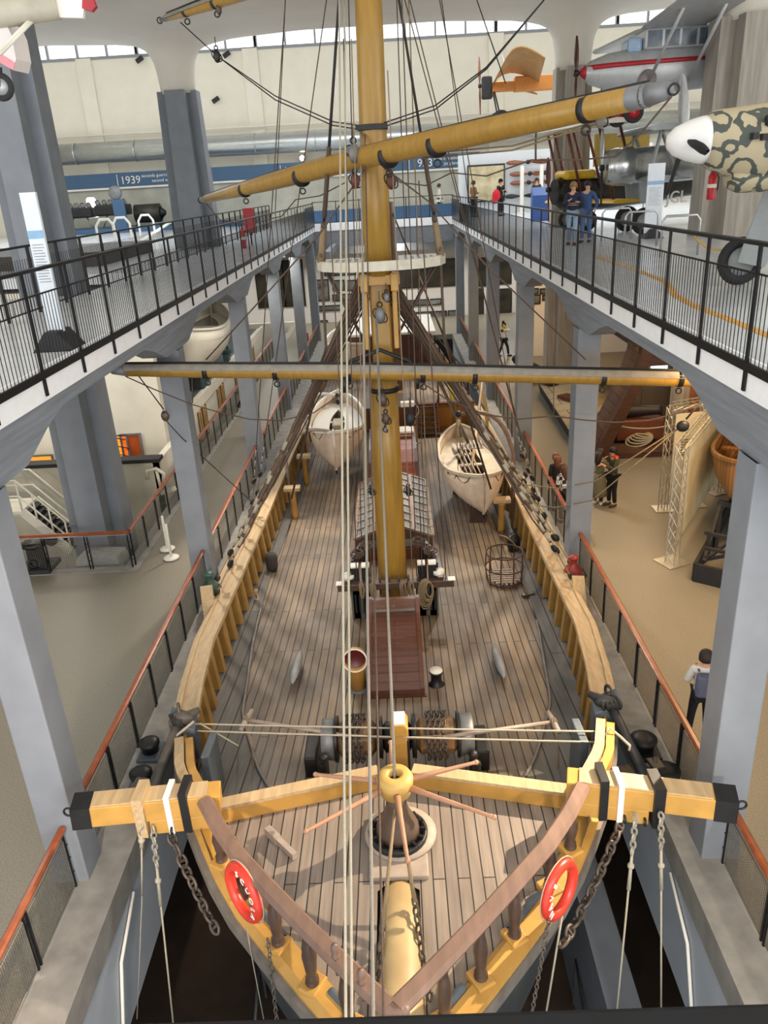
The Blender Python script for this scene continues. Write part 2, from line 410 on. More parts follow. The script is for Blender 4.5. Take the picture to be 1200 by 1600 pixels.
for i, (x, y, e) in enumerate([(-9, 4, 60), (-8, 12, 75), (-5.6, 22, 60), (-5.4, 31, 80), (-5.5, 40, 110), (0, 53, 260), (-8, 53, 200), (8, 53, 240), (-11, 22.4, 120)]):  # those by the end wall are added to brighten it and its pictures
    lamp('lamp_and_fill_left', 'AREA', (x, y, 5.6), (x, y, 0), e, (1, .95, .87), 2.0)
# ------------------------------------------------------------------ gallery railings
def gallery_rail(side):
    s = side; x = s*(W-.05); word = 'left' if s < 0 else 'right'
    r = thing('gallery_railing', 'long black upright-bar railing along the edge of the %s upper gallery' % word, 'railing', (x, -1, ZU))
    b = MB(); b.bar((x, -2, ZU+1.2), (x, YF, ZU+1.2), .07, .045); b.build('handrail', M_black, r, bevel=.008)
    b = MB(); b.bar((x, -2, ZU-.07), (x, YF, ZU-.07), .03, .10); b.build('bottom_bar', M_black, r)
    b = MB(); b.bar((x, -2, ZU+.9), (x, YF, ZU+.9), .02, .02); b.build('middle_bar', M_black, r)
    y0 = 8.45-1.38*7 if s > 0 else 10.02-1.39*8
    n = int((YF-y0)/1.385)+1
    for k in range(n):
        y = y0+1.385*k
        b = MB(); b.bb(x-.012, x+.012, y-.03, y+.03, ZF+.06, ZU+1.18); b.build('post', M_black, r)
        if y+1.385 < YF+.2:
            p = MB()
            for j in range(1, 14): p.bb(x-.004, x+.004, y+j*1.385/14-.004, y+j*1.385/14+.004, ZU-.03, ZU+.9)
            p.build('bar_panel', M_black, r)
gallery_rail(-1); gallery_rail(1)
def back_rail(name, label, p, q, zb, h=1.25, post=1.4, bars=.1, top=None, panel_h=.95):
    p, q = Vector(p), Vector(q); L = (q-p).length; t = (q-p)/L
    r = thing(name, label, 'railing', (p.x, p.y, zb))
    up = lambda v, z: (v.x, v.y, z)
    MB().bar(up(p, zb+h), up(q, zb+h), .06, .04).build('handrail', top or M_black, r)
    MB().bar(up(p, zb+.08), up(q, zb+.08), .02, .03).build('bottom_bar', M_black, r)
    n = max(1, round(L/post)); d = L/n
    for k in range(n+1):
        c = p+t*d*k; MB().box((c.x, c.y, zb+h/2), (.05, .05, h)).build('post', M_black, r)
        if k < n and bars:
            b = MB(); m = int(d/bars)
            for j in range(1, m):
                a = c+t*d*j/m; b.box((a.x, a.y, zb+.08+panel_h/2), (.008, .008, panel_h))
            b.build('bar_panel', M_black, r)
    return r
back_rail('gallery_railing', 'black bar railing along the far side of the left gallery walkway, before the grey pillars', (-6.62, 2, ZU), (-6.62, 49, ZU), ZU)
back_rail('gallery_railing', 'black railing closing the far end of the ship hall, backed by a blue board', (-W, YF+.1, ZU), (W, YF+.1, ZU), ZU, bars=.14)
b = MB(); b.bb(-W, W, YF+.9, YF+1.0, ZU, ZU+.75); tag(b.build('blue_parapet', M_blue), 'low blue panel behind the railing at the far end of the gallery', 'panel')
for s, w in ((-1, 'left'), (1, 'right')):
    b = MB(); b.bb(s*(W-.09), s*(W-.07), YF-5.5, YF-.1, ZU, ZU+1.05); tag(b.build('dark_panel', mat('dark panel', (.012, .014, .022), .4, var=.1)), 'dark panel fixed over the far end of the %s gallery railing' % w, 'panel')
# the photographer's own railing, across the bottom of the view
r = thing('near_railing', 'black flat-topped railing running across in front of the photographer', 'railing', (0, .52, ZU))
MB().bar((-W+.1, .4925, 7.83), (W-.1, .4925, 7.83), .055, .04).build('handrail', M_black, r, bevel=.006)
for x in (-3.4, -2.0, -.7, .9, 2.2, 3.5): MB().bb(x-.03, x+.03, .22, .26, ZF, ZU).bb(x-.03, x+.03, .24, .53, 6.5, 6.54).bb(x-.03, x+.03, .50, .53, 6.5, 7.82).build('post', M_black, r)
# ------------------------------------------------------------------ lower railings: wooden handrail, wire mesh panels
def mesh_railing(label, p, q, zb=0, h=1.0, panel=1.12, fine=.045, rails=True, solid_h=.78, group=None, name='mesh_railing'):
    p, q = Vector((p[0], p[1], zb)), Vector((q[0], q[1], zb)); L = (q-p).length; t = (q-p)/L
    r = thing(name, label, 'railing', p, group=group); Z = Vector((0, 0, 1))
    MB().sweep([p+Z*h, q+Z*h], [(-.045, -.03), (.045, -.03), (.05, .01), (.025, .035), (-.025, .035), (-.05, .01)]).build('handrail', M_redwood, r)
    MB().bar(p+Z*(h-.07), q+Z*(h-.07), .03, .02).build('flat_bar', M_steel, r)
    n = max(1, round(L/panel)); d = L/n
    for k in range(n+1):
        c = p+t*d*k
        b = MB()
        for o in ((-.035, .035) if 0 < k < n else (.035,) if k == 0 else (-.035,)):
            b.box(c+t*o+Z*(h-.06)/2, (.028, .028, h-.06))
        for z in (.25, .5, .72): b.box(c+Z*z, (.02, .02, .02)) if not (0 < k < n) else b.bar(c+t*-.035+Z*z, c+t*.035+Z*z, .016, .016)
        b.build('post', M_black, r)
        if k < n:
            a0, a1 = c+t*.07, c+t*(d-.07); z0, z1 = .07, .07+solid_h
            b = MB()
            b.tube([a0+Z*z0, a1+Z*z0, a1+Z*z1, a0+Z*z1], .011, 5, closed=True)
            m = max(4, int((a1-a0).length/fine)); e = .006 if fine < .06 else .007
            for j in range(1, m): b.bar(a0.lerp(a1, j/m)+Z*z0, a0.lerp(a1, j/m)+Z*z1, e, e, up=(1, 0, 0))
            m = max(4, int(solid_h/fine))
            for j in range(1, m): b.bar(a0+Z*(z0+solid_h*j/m), a1+Z*(z0+solid_h*j/m), e, e)
            b.build('mesh_panel', M_mesh, r)
    return r
ycol = [8.2, 16.7, 24.7, 32.7, 40.7, 48.7]
ords = ['before the nearest column', 'between the two nearest columns', 'between second and third columns', 'between third and fourth columns', 'between fourth and fifth columns', 'between the two farthest columns']
for s, w, x in ((-1, 'left', -4.32), (1, 'right', 4.42)):
    for k in range(6):
        y0 = (ycol[k-1]+.3) if k else 4.2
        mesh_railing('wooden handrail over wire mesh %s of the ship, %s' % (w, ords[k]), (x, y0), (x, ycol[k]-.3), fine=.04 if k < 2 else .08)
mesh_railing('mesh railing with red-brown handrail across the front of the left pit, facing us', (-9.75, 17.75), (-6.5, 17.75), fine=.05)
mesh_railing('mesh railing running away along the white liner beside the left walkway', (-6.5, 17.85), (-6.5, 46), fine=.09)
# ------------------------------------------------------------------ the ship
M_deck = plank_mat('weathered deck planks', lin('#98846c'), lin('#847362'), (.015, .013, .012), .155, 5.2, .011, 'y', .6, stain=(.55, .57, .6))
M_fdeck = plank_mat('forecastle deck planks', lin('#978a7e'), lin('#887c72'), (.012, .011, .01), .15, 9., .008, 'y', .6)
M_margin = plank_mat('grey margin planks', lin('#75726d'), lin('#65625e'), (.02, .018, .016), .26, 7., .012, 'y', .75, stain=(.7, .7, .7))
M_tan = mat('bare pale wood rail', lin('#b79e78'), .55, var=.16, scale=3, aniso=(6, .5, 6))
M_ochre = mat('ochre varnished wood', lin('#bb8f47'), .42, var=.14, scale=3)
M_ochre2 = mat('aged ochre wood', lin('#9c793f'), .5, var=.18, scale=3)
M_mast = mat('yellow varnished mast', lin('#a27d36'), .3, var=.14, scale=3, aniso=(4, 4, .4))
M_railwood = mat('weathered brown rail wood', lin('#7d6457'), .45, var=.18, scale=3, aniso=(3, .6, 3))
M_hull = mat('dark hull paint', lin('#3c3f40'), .6, var=.25, scale=2)
M_iron = mat('black iron', (.02, .02, .021), .45, metal=.3, var=.2)
M_greyiron = mat('grey galvanised iron', lin('#7e8082'), .5, metal=.4, var=.15)
M_turned = mat('dark turned wood', lin('#4e3d33'), .35, var=.2)
M_mahog = mat('mahogany varnish', lin('#5f3828'), .28, var=.2, scale=5, aniso=(8, 1, 8))
M_orange = mat('orange varnished boards', lin('#a8582c'), .35, var=.15, scale=4)
M_pale = mat('pale dry wood', lin('#a4968a'), .6, var=.15)
M_bluegrey = mat('blue grey paint', lin('#565f66'), .55, var=.12)
M_cream = mat('cream mast paint', lin('#b59e74'), .45, var=.12, scale=2)
M_rope = mat('tarred brown rope', lin('#5a4a3e'), .9, var=.2, scale=40)
M_dkrope = mat('black rigging wire', (.02, .018, .017), .7, var=.2, scale=40)
M_hemp = mat('tan hemp rope', lin('#8d7a5e'), .9, var=.15, scale=40)
M_whrope = mat('white rope', lin('#a8a18e'), .85, var=.08, scale=40)
M_grrope = mat('grey rope', lin('#8a8378'), .85, var=.1, scale=40)
M_chain = mat('rusty iron chain', lin('#5d544c'), .55, metal=.5, var=.25, scale=12)
M_capgold = mat('buff painted capstan head', lin('#c9a45c'), .4, var=.08)
DY = [4, 8.5, 10, 12, 14, 16.4, 20, 25, 31, 50]; DZ = [.6, .42, .18, -.1, -.33, -.5, -.62, -.68, -.65, -.65]
RY = [4.6, 5.0, 6.5, 7.6, 8.5, 10, 12, 14, 16.4, 20, 25, 31, 36, 42, 48]; RZ = [1.87, 1.85, 1.75, 1.62, 1.4, 1.06, .76, .54, .36, .25, .2, .25, .5, .9, 1.2]
HY = [4.66, 4.8, 5.0, 5.25, 5.5, 6.05, 6.5, 7.1, 7.6, 8.5, 10, 11.4, 13, 15, 17, 20, 25, 31, 36, 41, 45, 47.4, 48]
HW = [.0, .16, .33, .57, .8, 1.28, 1.68, 2.08, 2.36, 2.83, 3.26, 3.49, 3.68, 3.72, 3.72, 3.68, 3.6, 3.4, 3.0, 2.45, 1.8, 1.0, .0]
XC = .08
dz = lambda y: ip(y, DY, DZ); rz = lambda y: ip(y, RY, RZ); hw = lambda y: ip(y, HY, HW)
def deck(px, py, off=0): return on_curve(px, py, DY, DZ, off)
ship = thing('sailing_ship', 'large wooden sailing ship with plank deck and ochre rails filling the hall', 'ship', (XC, 16, ZPIT))
sarr = list(np.arange(8.0, 47.9, .5))
# hull shell
b = MB(); ysn = [4.66, 4.9, 5.25, 5.6, 6.05, 6.6, 7.2, 8, 9, 10, 12, 14, 17, 20, 25, 31, 36, 41, 45, 47.6]
for s in (-1, 1):
    rows = []
    for y in ysn:
        top = min(rz(y)-.1, .95 if y < 8.0 else rz(y)-.1); row = []
        for f, k in ((0, 1.0), (.12, 1.01), (.3, .96), (.5, .86), (.7, .68), (.86, .4), (1, .05)):
            z = top+(ZPIT+.4-top)*f
            fore = max(0, 1-(y-4.6)/6); kk = k*(1-.55*fore*f) if f else k
            row.append((XC+s*(hw(y)+.10)*kk, y+.9*fore*f*f, z))
        rows.append(row)
    b.grid(rows)
b.build('hull', M_hull, ship)
# decks
b = MB(); b.grid([[(XC+k*(hw(y)-.08), y, dz(y)) for k in (-1, -.5, 0, .5, 1)] for y in np.arange(7.9, 31.01, .3)]); b.build('main_deck', M_deck, ship)
GY = [8.6, 9.3, 9.9, 11.5, 14.3, 16, 18, 21, 25, 31]; GW = [1.5, 1.95, 2.22, 2.75, 3.06, 3.16, 3.2, 3.12, 3.02, 2.85]
b = MB()
for s in (-1, 1):
    b.grid([[(XC+s*(ip(y, GY, GW)), y, dz(y)), (XC+s*(ip(y, GY, GW)), y, dz(y)+.035), (XC+s*(hw(y)-.07), y, dz(y)+.04)] for y in np.arange(8.6, 31, .3)], smooth=False)
b.build('margin_planks', M_margin, ship)
for s in (-1, 1):
    b = MB(); b.tube([(XC+s*(ip(y, GY, GW)), y, dz(y)+.05) for y in np.arange(9.2, 16.5 if s < 0 else 15, .3)], .03, 6); b.build('deck_pipe', mat('grey lead pipe', lin('#6f6c68'), .6), ship)
# forecastle deck in two halves, with the bowsprit slot between them
SL0, SL1 = -.14, .36
fz = lambda y: .85+.012*(8-y)
vback = lambda x: 8.72-abs(x-.1)*.27
for s in (-1, 1):
    b = MB(); xin = SL0 if s < 0 else SL1; rows = []
    for y in list(np.arange(4.85, 8.01, .2)):
        h = hw(y)-.1; xo = XC+s*h
        if y < 7.05: xi = xin
        else: xi = XC
        if s*(xo-xi) < .02: xo = xi+s*.02
        rows.append([(xi, y, fz(y)), (xo, y, fz(y))])
    xo = XC+s*2.5
    rows.append([(XC, vback(XC), fz(8.7)), (xo, vback(xo), fz(8))])
    b.grid(rows, smooth=False)
    b.grid([[(XC, vback(XC), fz(8.7)), (XC+s*2.5, vback(XC+s*2.5), fz(8))], [(XC, vback(XC), .3), (XC+s*2.5, vback(XC+s*2.5), .3)]], smooth=False)
    b.build('forecastle_deck', M_fdeck, ship)
MB().bb(SL0-.02, SL1+.02, 4.8, 7.1, .2, .3).bb(SL0-.05, SL0, 4.8, 7.1, .2, .84).bb(SL1, SL1+.05, 4.8, 7.1, .2, .84).bb(SL0, SL1, 7.05, 7.12, .2, .84).build('bowsprit_slot', M_dark, ship)
b = MB(); b.lathe([(.255, 0), (.26, .6), (.25, 2.0), (.235, 4.5), (.22, 6.0)], (.13, 7.0, .62), n=20, axis=(-.01, -1, .16)); b.build('bowsprit', M_cream, ship)
# breakwater V on the forecastle
for s in (-1, 1):
    A = Vector((.1+s*.24, vback(.3)-.02, fz(8.6)+.13)); B = Vector((XC+s*2.42, vback(XC+s*2.42)+.02, fz(8)+.13))
    b = MB(); b.bar(A, B, .14, .26); o = b.build('breakwater', M_ochre, ship, bevel=.01)
    MB().bar(A+Vector((0, 0, .14)), B+Vector((0, 0, .14)), .19, .05).build('cap_rail', M_tan, o)
# bulwarks aft of the forecastle
for s in (-1, 1):
    ys = list(np.arange(8.9, 47.5, .5))
    b = MB(); b.grid([[(XC+s*(hw(y)-.03), y, dz(y)-.05), (XC+s*(hw(y)+.02), y, rz(y)-.05)] for y in ys], smooth=True); b.build('bulwark_planking', M_ochre2, ship, solid=.05)
    path = [(XC+s*hw(y), y, rz(y)) for y in np.arange(9.95, 30.6, .35)]
    b = MB(); b.sweep(path, [(-.2, -.045), (.2, -.045), (.2, .03), (-.2, .03)]); rc = b.build('rail_cap', M_tan, ship)
    for o in (-.17, .12):
        b = MB(); b.sweep([(XC+s*(hw(y)+o), y, rz(y)+.045) for y in np.arange(9.95, 30.6, .35)], [(-.035, -.02), (.035, -.02), (.03, .02), (-.03, .02)]); b.build('rail_moulding', M_tan, rc)
    y = 10.4
    while y < 30:
        h = hw(y); z0, z1 = dz(y), rz(y)-.04
        b = MB(); x0 = XC+s*(h-.27); x1 = XC+s*(h-.06); xt = XC+s*(h-.2)
        b.prism([(x0, z0), (x1, z0), (x1, z1), (xt, z1)], lambda u, v, y=y: (u, y-.085, v), lambda u, v, y=y: (u, y+.085, v)); b.build('stanchion', M_ochre2, ship)
        y += .72
    # rail piece between the forward post and the cathead
    path = [(XC+s*(hw(y)+.02), y, rz(y)+.02) for y in np.arange(7.85, 9.6, .25)]
    b = MB(); b.sweep(path, [(-.13, -.1), (.0, -.1), (.0, .05), (-.13, .05)]); b.build('forward_rail', M_tan, ship)
    b = MB(); b.sweep([(p[0]+s*.0, p[1], p[2]) for p in path], [(.02, -.16), (.13, -.16), (.13, .01), (.02, .01)]); b.build('forward_rail', M_ochre, ship)
    # slanted post where the long rail ends
    c = Vector((XC+s*(hw(9.8)), 9.8, rz(9.8)))
    b = MB(); b.prism([(-.22, -.55), (.2, -.55), (.2, .0), (-.22, .16)], lambda u, v: (c.x+s*u*-1*.9, c.y-.13, c.z+v+.02), lambda u, v: (c.x+s*u*-1*.9, c.y+.13, c.z+v+.14)); b.build('rail_post', M_bluegrey, ship, bevel=.015)
    b = MB(); y = 9.2; b.prism([(-.06, 0), (.06, 0), (.06, 1), (-.06, 1)], lambda u, v: (XC+s*(hw(y)-.34)+u, y-.3, dz(y)+v*.95), lambda u, v: (XC+s*(hw(y)-.34)+u, y+.3, dz(y)+v*.9)); b.build('knee_plate', M_bluegrey, ship, bevel=.02)
# bow rail on turned balusters
by = [7.62, 7.1, 6.6, 6.05, 5.6, 5.2, 4.9, 4.7]
for s in (-1, 1):
    path = [(XC+s*max(hw(y)-.02, .03), y, rz(y)+.02) for y in by]
    b = MB(); b.sweep(path, [(-.085, -.05), (.085, -.05), (.1, .0), (.06, .05), (-.06, .05), (-.1, .0)], smooth=False); b.build('bow_rail', M_railwood, ship)
    b = MB(); b.sweep([(XC+s*(hw(y)+.0), y, .93) for y in (8.0, 7.6, 7.1, 6.6, 6.05, 5.6, 5.2, 4.95)], [(-.16, -.06), (.13, -.09), (.13, -.02), (.05, .05), (-.16, .05)]); ww = b.build('waterway', M_ochre, ship)
    for y in (7.28, 6.72, 6.1, 5.62, 5.18):
        x = XC+s*(hw(y)-.03); z0 = .98; z1 = rz(y)-.02; h = z1-z0
        MB().box((x, y, .96), (.22, .26, .1), rz=s*.5).build('baluster_block', M_ochre, ww, bevel=.02)
        MB().lathe([(.075, 0), (.075, .05), (.055, .07), (.07, .1), (.05, .14), (.06, .2), (.08, .36*h/.8+.06), (.05, .6*h/.8), (.04, h-.14), (.055, h-.1), (.04, h-.05), (.06, h)], (x, y, z0), n=14).build('baluster', M_turned, ship)
    for y, yl in ((6.4, .35), (5.4, .22)):
        x = XC+s*(hw(y)-.16); MB().box((x, y, .93), (.1, yl*2, .16), rz=-s*.75).build('chock', M_bluegrey, ww, bevel=.04)
    b = MB(); b.sweep([(XC+s*(hw(y)+.17), y, .78) for y in (9.6, 9, 8.3, 7.6, 7.1, 6.6, 6.05, 5.6, 5.2, 4.9)], [(-.05, -.12), (.06, -.1), (.06, .08), (-.05, .1)]); b.build('wale', mat('weathered grey wale', lin('#6f6860'), .7, var=.2), ship)
MB().box((XC+.02, 4.72, 1.86), (.26, .16, .12)).build('bow_rail_joint', M_railwood, ship, bevel=.03)
for i, (px, py) in enumerate(((525, 1497), (566, 1537))):
    p = at(px, py, z=1.9); MB().lathe([(.02, -.22), (.02, 0), (.042, .03), (.03, .05), (.045, .12), (.035, .17), (0, .19)], p, n=10).build('belaying_pin', M_railwood, ship)
MB().lathe([(.04, 0), (.03, .015), (0, .02)], at(652, 1539, z=1.88), n=10).build('rail_bolt', M_iron, ship)
# catheads
for s in (-1, 1):
    pin = Vector((XC+s*2.2, 7.82, 1.50)); pout = Vector((at(115, 1268, y=7.55) if s < 0 else at(1150, 1257, y=7.35))); pout.x = pout.x
    d = (pout-pin).normalized()
    up = Vector((0, 0, 1)); L = (pout-pin).length
    b = MB(); b.bar(pin, pin+d*(L*.985), .3, .3); c = b.build('cathead', M_ochre, ship, bevel=.015)
    MB().bar(pin+d*.15+Vector((0, .0, .16)), pin+d*(L*.86)+Vector((0, 0, .155)), .26, .03).build('top_board', M_tan, c)
    MB().bar(pin+d*(L*.87), pout, .315, .315).build('end_cap', M_iron, c)
    MB().torus(pout+d*.06, .06, .014, axis=(0, 1, 0), n=14, m=6).build('end_ring', M_iron, c)
    MB().bar(pin+d*.05+Vector((0, -.02, -.25)), pin+d*(L*.5)+Vector((0, -.02, -.25)), .26, .22).build('lower_chock', M_ochre, c, bevel=.015)
    q = pin+d*.42
    MB().box(q+Vector((0, -.0, -.05)), (.1, .36, .62)).build('iron_strap', M_iron, c)
    MB().box(pin+d*(.62)+Vector((0, 0, -.07)), (.07, .34, .58)).build('white_band', M_white, c)
    q = pin+d*(L*.535); MB().box(q+Vector((0, 0, -.06)), (.13, .38, .6)).build('iron_band', M_iron if s > 0 else M_tan, c)
    for f in (.34, .46): 
        q = pin+d*(L*f)+Vector((0, -.16, -.3)); MB().torus(q, .05, .016, axis=(1, 0, 0), n=12, m=6).build('eye_bolt', M_iron, c)
# break of the poop and the poop deck
YP = 30.8
b = MB(); zpd = .38
b.grid([[(XC+s*(hw(y)-.05), y, zpd+max(0, y-36)*.035) for s in (-1, 0, 1)] for y in (YP, 33, 36, 39, 42, 45, 47.3)]); b.build('poop_deck', M_deck, ship)
M_panel = mat('yellow brown panelling', lin('#8a5a24'), .4, var=.15, scale=4, aniso=(6, 1, .6))
b = MB(); b.bb(XC-hw(YP)+.05, XC+hw(YP)-.05, YP-.06, YP, dz(YP), zpd+.02); bk = b.build('poop_bulkhead', M_panel, ship)
for k in range(8):
    x = XC-3.0+k*.85
    MB().bb(x-.36, x+.36, YP-.09, YP-.06, dz(YP)+.12, zpd-.16).build('bulkhead_panel', mat('panel field wood', lin('#9c6a2c'), .35, var=.15, scale=4, aniso=(6, 1, .6)), bk)
MB().bb(XC-hw(YP)+.05, XC+hw(YP)-.05, YP-.14, YP+.1, zpd, zpd+.06).build('deck_edge_beam', M_mahog, ship)
# ------------------------------------------------------------------ deck fittings, from the bow aft
M_buff = M_capgold
# capstan
cp = at(622, 1345, z=.9); cp = Vector((.12, 7.62, .86))
cap = thing('capstan', 'capstan with buff drum head and wooden bars standing on the forecastle deck', 'capstan', cp)
MB().box(cp+Vector((0, -.1, .03)), (.72, 1.05, .07)).build('base_plank', M_pale, cap, bevel=.015)
MB().lathe([(.46, .06), (.46, .10), (.34, .11)], cp+Vector((.03, .05, 0)), n=28).build('base_plate', M_pale, cap)
b = MB().lathe([(.37, .10), (.38, .17), (.33, .19), (.32, .15), (.28, .15)], cp, n=28)
for k in range(14):
    a = 2*PI*k/14; b.box(cp+Vector((.32*math.cos(a), .32*math.sin(a), .17)), (.07, .03, .09), rz=a)
b.build('pawl_ring', M_iron, cap)
MB().lathe([(.28, .14), (.27, .26), (.22, .38), (.16, .5), (.13, .62), (.125, .8)], cp, n=24).build('drum', mat('dark brown capstan barrel', lin('#5a4a40'), .4, var=.15), cap)
hd = MB().lathe([(.14, .78), (.19, .8), (.2, .9), (.22, .93), (.23, 1.02), (.2, 1.07), (.12, 1.085), (.085, 1.08), (.08, .98), (0, .98)], cp, n=28).build('drum_head', M_buff, cap)
MB().lathe([(.075, .985), (.075, .99), (0, .99)], cp, n=16).build('socket', M_dark, hd)
ends = [((478, 1299), .05), ((493, 1210), -.02), ((744, 1191), .0), ((772, 1277), .0), ((637, 1345), -.06), ((610, 1160), .08)]
for (px, py), dzz in ends:
    e = at(px, py, z=cp.z+.94+dzz); c = cp+Vector((0, 0, .94)); d = (e-c).normalized(); L = min((e-c).length, 1.5)
    MB().tube([c+d*.18, c+d*.5, c+d*(L-.05), c+d*L], [.045, .032, .022, .03], 10).ball(c+d*L, .034, 8).build('capstan_bar', mat('reddish capstan bar wood', lin('#b08468'), .5, var=.12), cap)
# pawl post and windlass
wl = Vector((.12, 9.75, .22))
w = thing('windlass', 'horizontal anchor windlass with chain wraps behind the forecastle', 'windlass', wl)
r0 = .30; zc = .72; yc = 9.85; M_brw = mat('brown windlass wood', lin('#8a6a48'), .5, var=.25, scale=4)
MB().cyl((-1.05, yc, zc), (1.3, yc, zc), .1, n=12).build('shaft', M_iron, w)
for x0, x1, r, m, nm in ((-1.05, -.82, .33, M_greyiron, 'gypsy_head'), (1.07, 1.3, .33, M_greyiron, 'gypsy_head'), (-.8, -.2, .27, M_brw, 'barrel'), (.42, 1.05, .28, M_brw, 'barrel'), (-.2, -.1, .33, M_iron, 'ratchet_wheel'), (.34, .42, .34, M_iron, 'ratchet_wheel'), (-.1, .34, .24, M_iron, 'pawl_barrel'), (-.84, -.79, .36, M_iron, 'side_bitt_ring'), (1.04, 1.08, .36, M_iron, 'side_bitt_ring')):
    h = x1-x0; MB().lathe([(r*.7, 0), (r, h*.1), (r*.94, h*.5), (r, h*.9), (r*.7, h)], (x0, yc, zc), n=24 if nm != 'barrel' else 10, axis=(1, 0, 0), smooth=nm != 'barrel').build(nm, m, w)
def chain_pts(pts, link):
    """evenly spaced places along a path"""
    pts = [Vector(p) for p in pts]; out = []; L = [0]
    for i in range(1, len(pts)): L.append(L[-1]+(pts[i]-pts[i-1]).length)
    n = int(L[-1]/link); j = 0
    for k in range(n+1):
        s = min(k*link, L[-1]-1e-6)
        while L[j+1] < s: j += 1
        f = (s-L[j])/(L[j+1]-L[j]); out.append((pts[j].lerp(pts[j+1], f), (pts[j+1]-pts[j]).normalized()))
    return out
def chain_mesh(b, pts, link, wire, stud=False, n=10, m=5):
    for k, (p, t) in enumerate(chain_pts(pts, link)):
        a = t.orthogonal().normalized(); a2 = t.cross(a)
        u = a if k % 2 else a2
        l2 = link*.62; w2 = link*.36
        b.tube([p+t*(l2*math.cos(2*PI*i/n))+u*(w2*math.sin(2*PI*i/n)) for i in range(n)], wire, m, closed=True)
        if stud: b.bar(p-u*w2, p+u*w2, wire*1.3, wire*1.3)
    return b
for x in (-.55, .72):
    for k in range(4):
        xx = x-.13+k*.085
        b = MB(); chain_mesh(b, [(xx+.02*math.sin(a*2), yc+.34*math.cos(a), zc+.34*math.sin(a)) for a in np.linspace(-.9, PI+.9, 16)], .12, .016, n=8, m=4); b.build('chain_wrap', M_chain, w)
for x in (-1.22, 1.42):
    b = MB(); b.bb(x-.1, x+.1, yc-.3, yc+.35, dz(9.8)-.02, .62); b.build('side_bitt', M_iron, w, bevel=.03)
for (px, py) in ((506, 1208), (745, 1205), (507, 1195), (740, 1190)):
    p = at(px, py, y=yc-.45); p.z = max(p.z, dz(9.4)+.02); MB().lathe([(.07, -.3), (.065, .05), (.05, .08), (.075, .12), (.06, .18), (0, .2)], p, n=14).build('bitt_head', M_iron, w)
pp = Vector((.17, 9.3, dz(9.3)))
t = thing('pawl_post', 'yellow square post with rounded white-worn head before the windlass', 'post', pp)
MB().bb(.06, .28, 9.2, 9.42, dz(9.3), 1.28).build('post', M_ochre, t, bevel=.02)
MB().bb(.28, .31, 9.2, 9.42, dz(9.3), 1.15).build('iron_side', M_iron, t)
b = MB(); b.prism([(-.13, 0), (.13, 0), (.13, .12), (.08, .2), (-.08, .2), (-.13, .12)], lambda u, v: (.17+u, 9.16, 1.26+v), lambda u, v: (.17+u, 9.5, 1.26+v)); b.build('head', M_ochre, t, bevel=.015)
MB().bb(.08, .26, 9.18, 9.48, 1.462, 1.47).build('worn_top', M_white, t)
# windlass levers lying across
for k, (a, bq, c) in enumerate((((385, 1125), (545, 1150), 'left'), ((865, 1128), (690, 1152), 'right'))):
    p, q = at(*a, z=1.0), at(*bq, z=.95)
    t = thing('windlass_lever', 'grey wooden windlass lever with crosswise grip at its %s end' % c, 'lever', p)
    MB().tube([p, q], .03, 8).build('pole', M_pale, t)
    d = (q-p).normalized(); sd = Vector((.25 if k == 0 else -.18, .9, .1)).normalized()
    MB().tube([p-sd*.22, p, p+sd*.22], [.035, .045, .035], 10).build('grip', M_pale, t)
    b = MB()
    for j in (-1, 0, 1): b.torus(p+d*.02*j, .06, .012, axis=d+Vector((0, .3*j, 0)), n=12, m=5)
    b.build('lashing', M_hemp, t)
    e = Vector((p.x+.05, p.y-.2, dz(p.y-.2)+.02)); MB().tube([p, (p+e)/2+Vector((.03, 0, 0)), e], .015, 5).build('lashing', M_hemp, t)
b = MB(); b.tube(catenary(at(545, 1148, z=1.0), at(690, 1150, z=1.0), .05), .025, 6); tag(b.build('rope_lashing', M_rope), 'brown rope lashing strung over the windlass between its levers', 'rope')
# white lines from rail post to rail post
P0 = [at(305, 1131, z=1.25), at(309, 1142, z=1.2)]; P1 = [at(935, 1143, z=1.3), at(950, 1160, z=1.25)]
for k, (p, q) in enumerate(zip(P0, P1)):
    rope('white_rope', catenary(p, q, .01), .014, M_whrope, ['upper', 'lower'][k]+' of the two white ropes stretched across the bow between the rail posts', 'rope')
b = MB(); p = at(935, 1140, z=1.27)
for (px, py, z) in ((965, 1160, 1.2),):
    pass
tag(MB().tube([at(312, 1130, z=1.3), at(372, 1165, z=.9), at(372, 1168, z=.25)], .012, 6).build('white_rope', M_whrope), 'slack white rope from left rail post down to a deck ring', 'rope')
tag(MB().tube([at(258, 1175, z=.9), at(275, 1150, z=1.15), at(303, 1127, z=1.36)], .02, 6).build('white_rope', M_whrope), 'thick white rope over the anchor at left rail post', 'rope')
tag(MB().tube([at(940, 1160, z=1.2), at(953, 1137, z=1.4), at(970, 1152, z=1.3), at(984, 1165, z=1.15), at(983, 1173, z=1.1)], .02, 6).build('white_rope', M_whrope), 'thick white rope tied over black anchor stock at right rail post', 'rope')
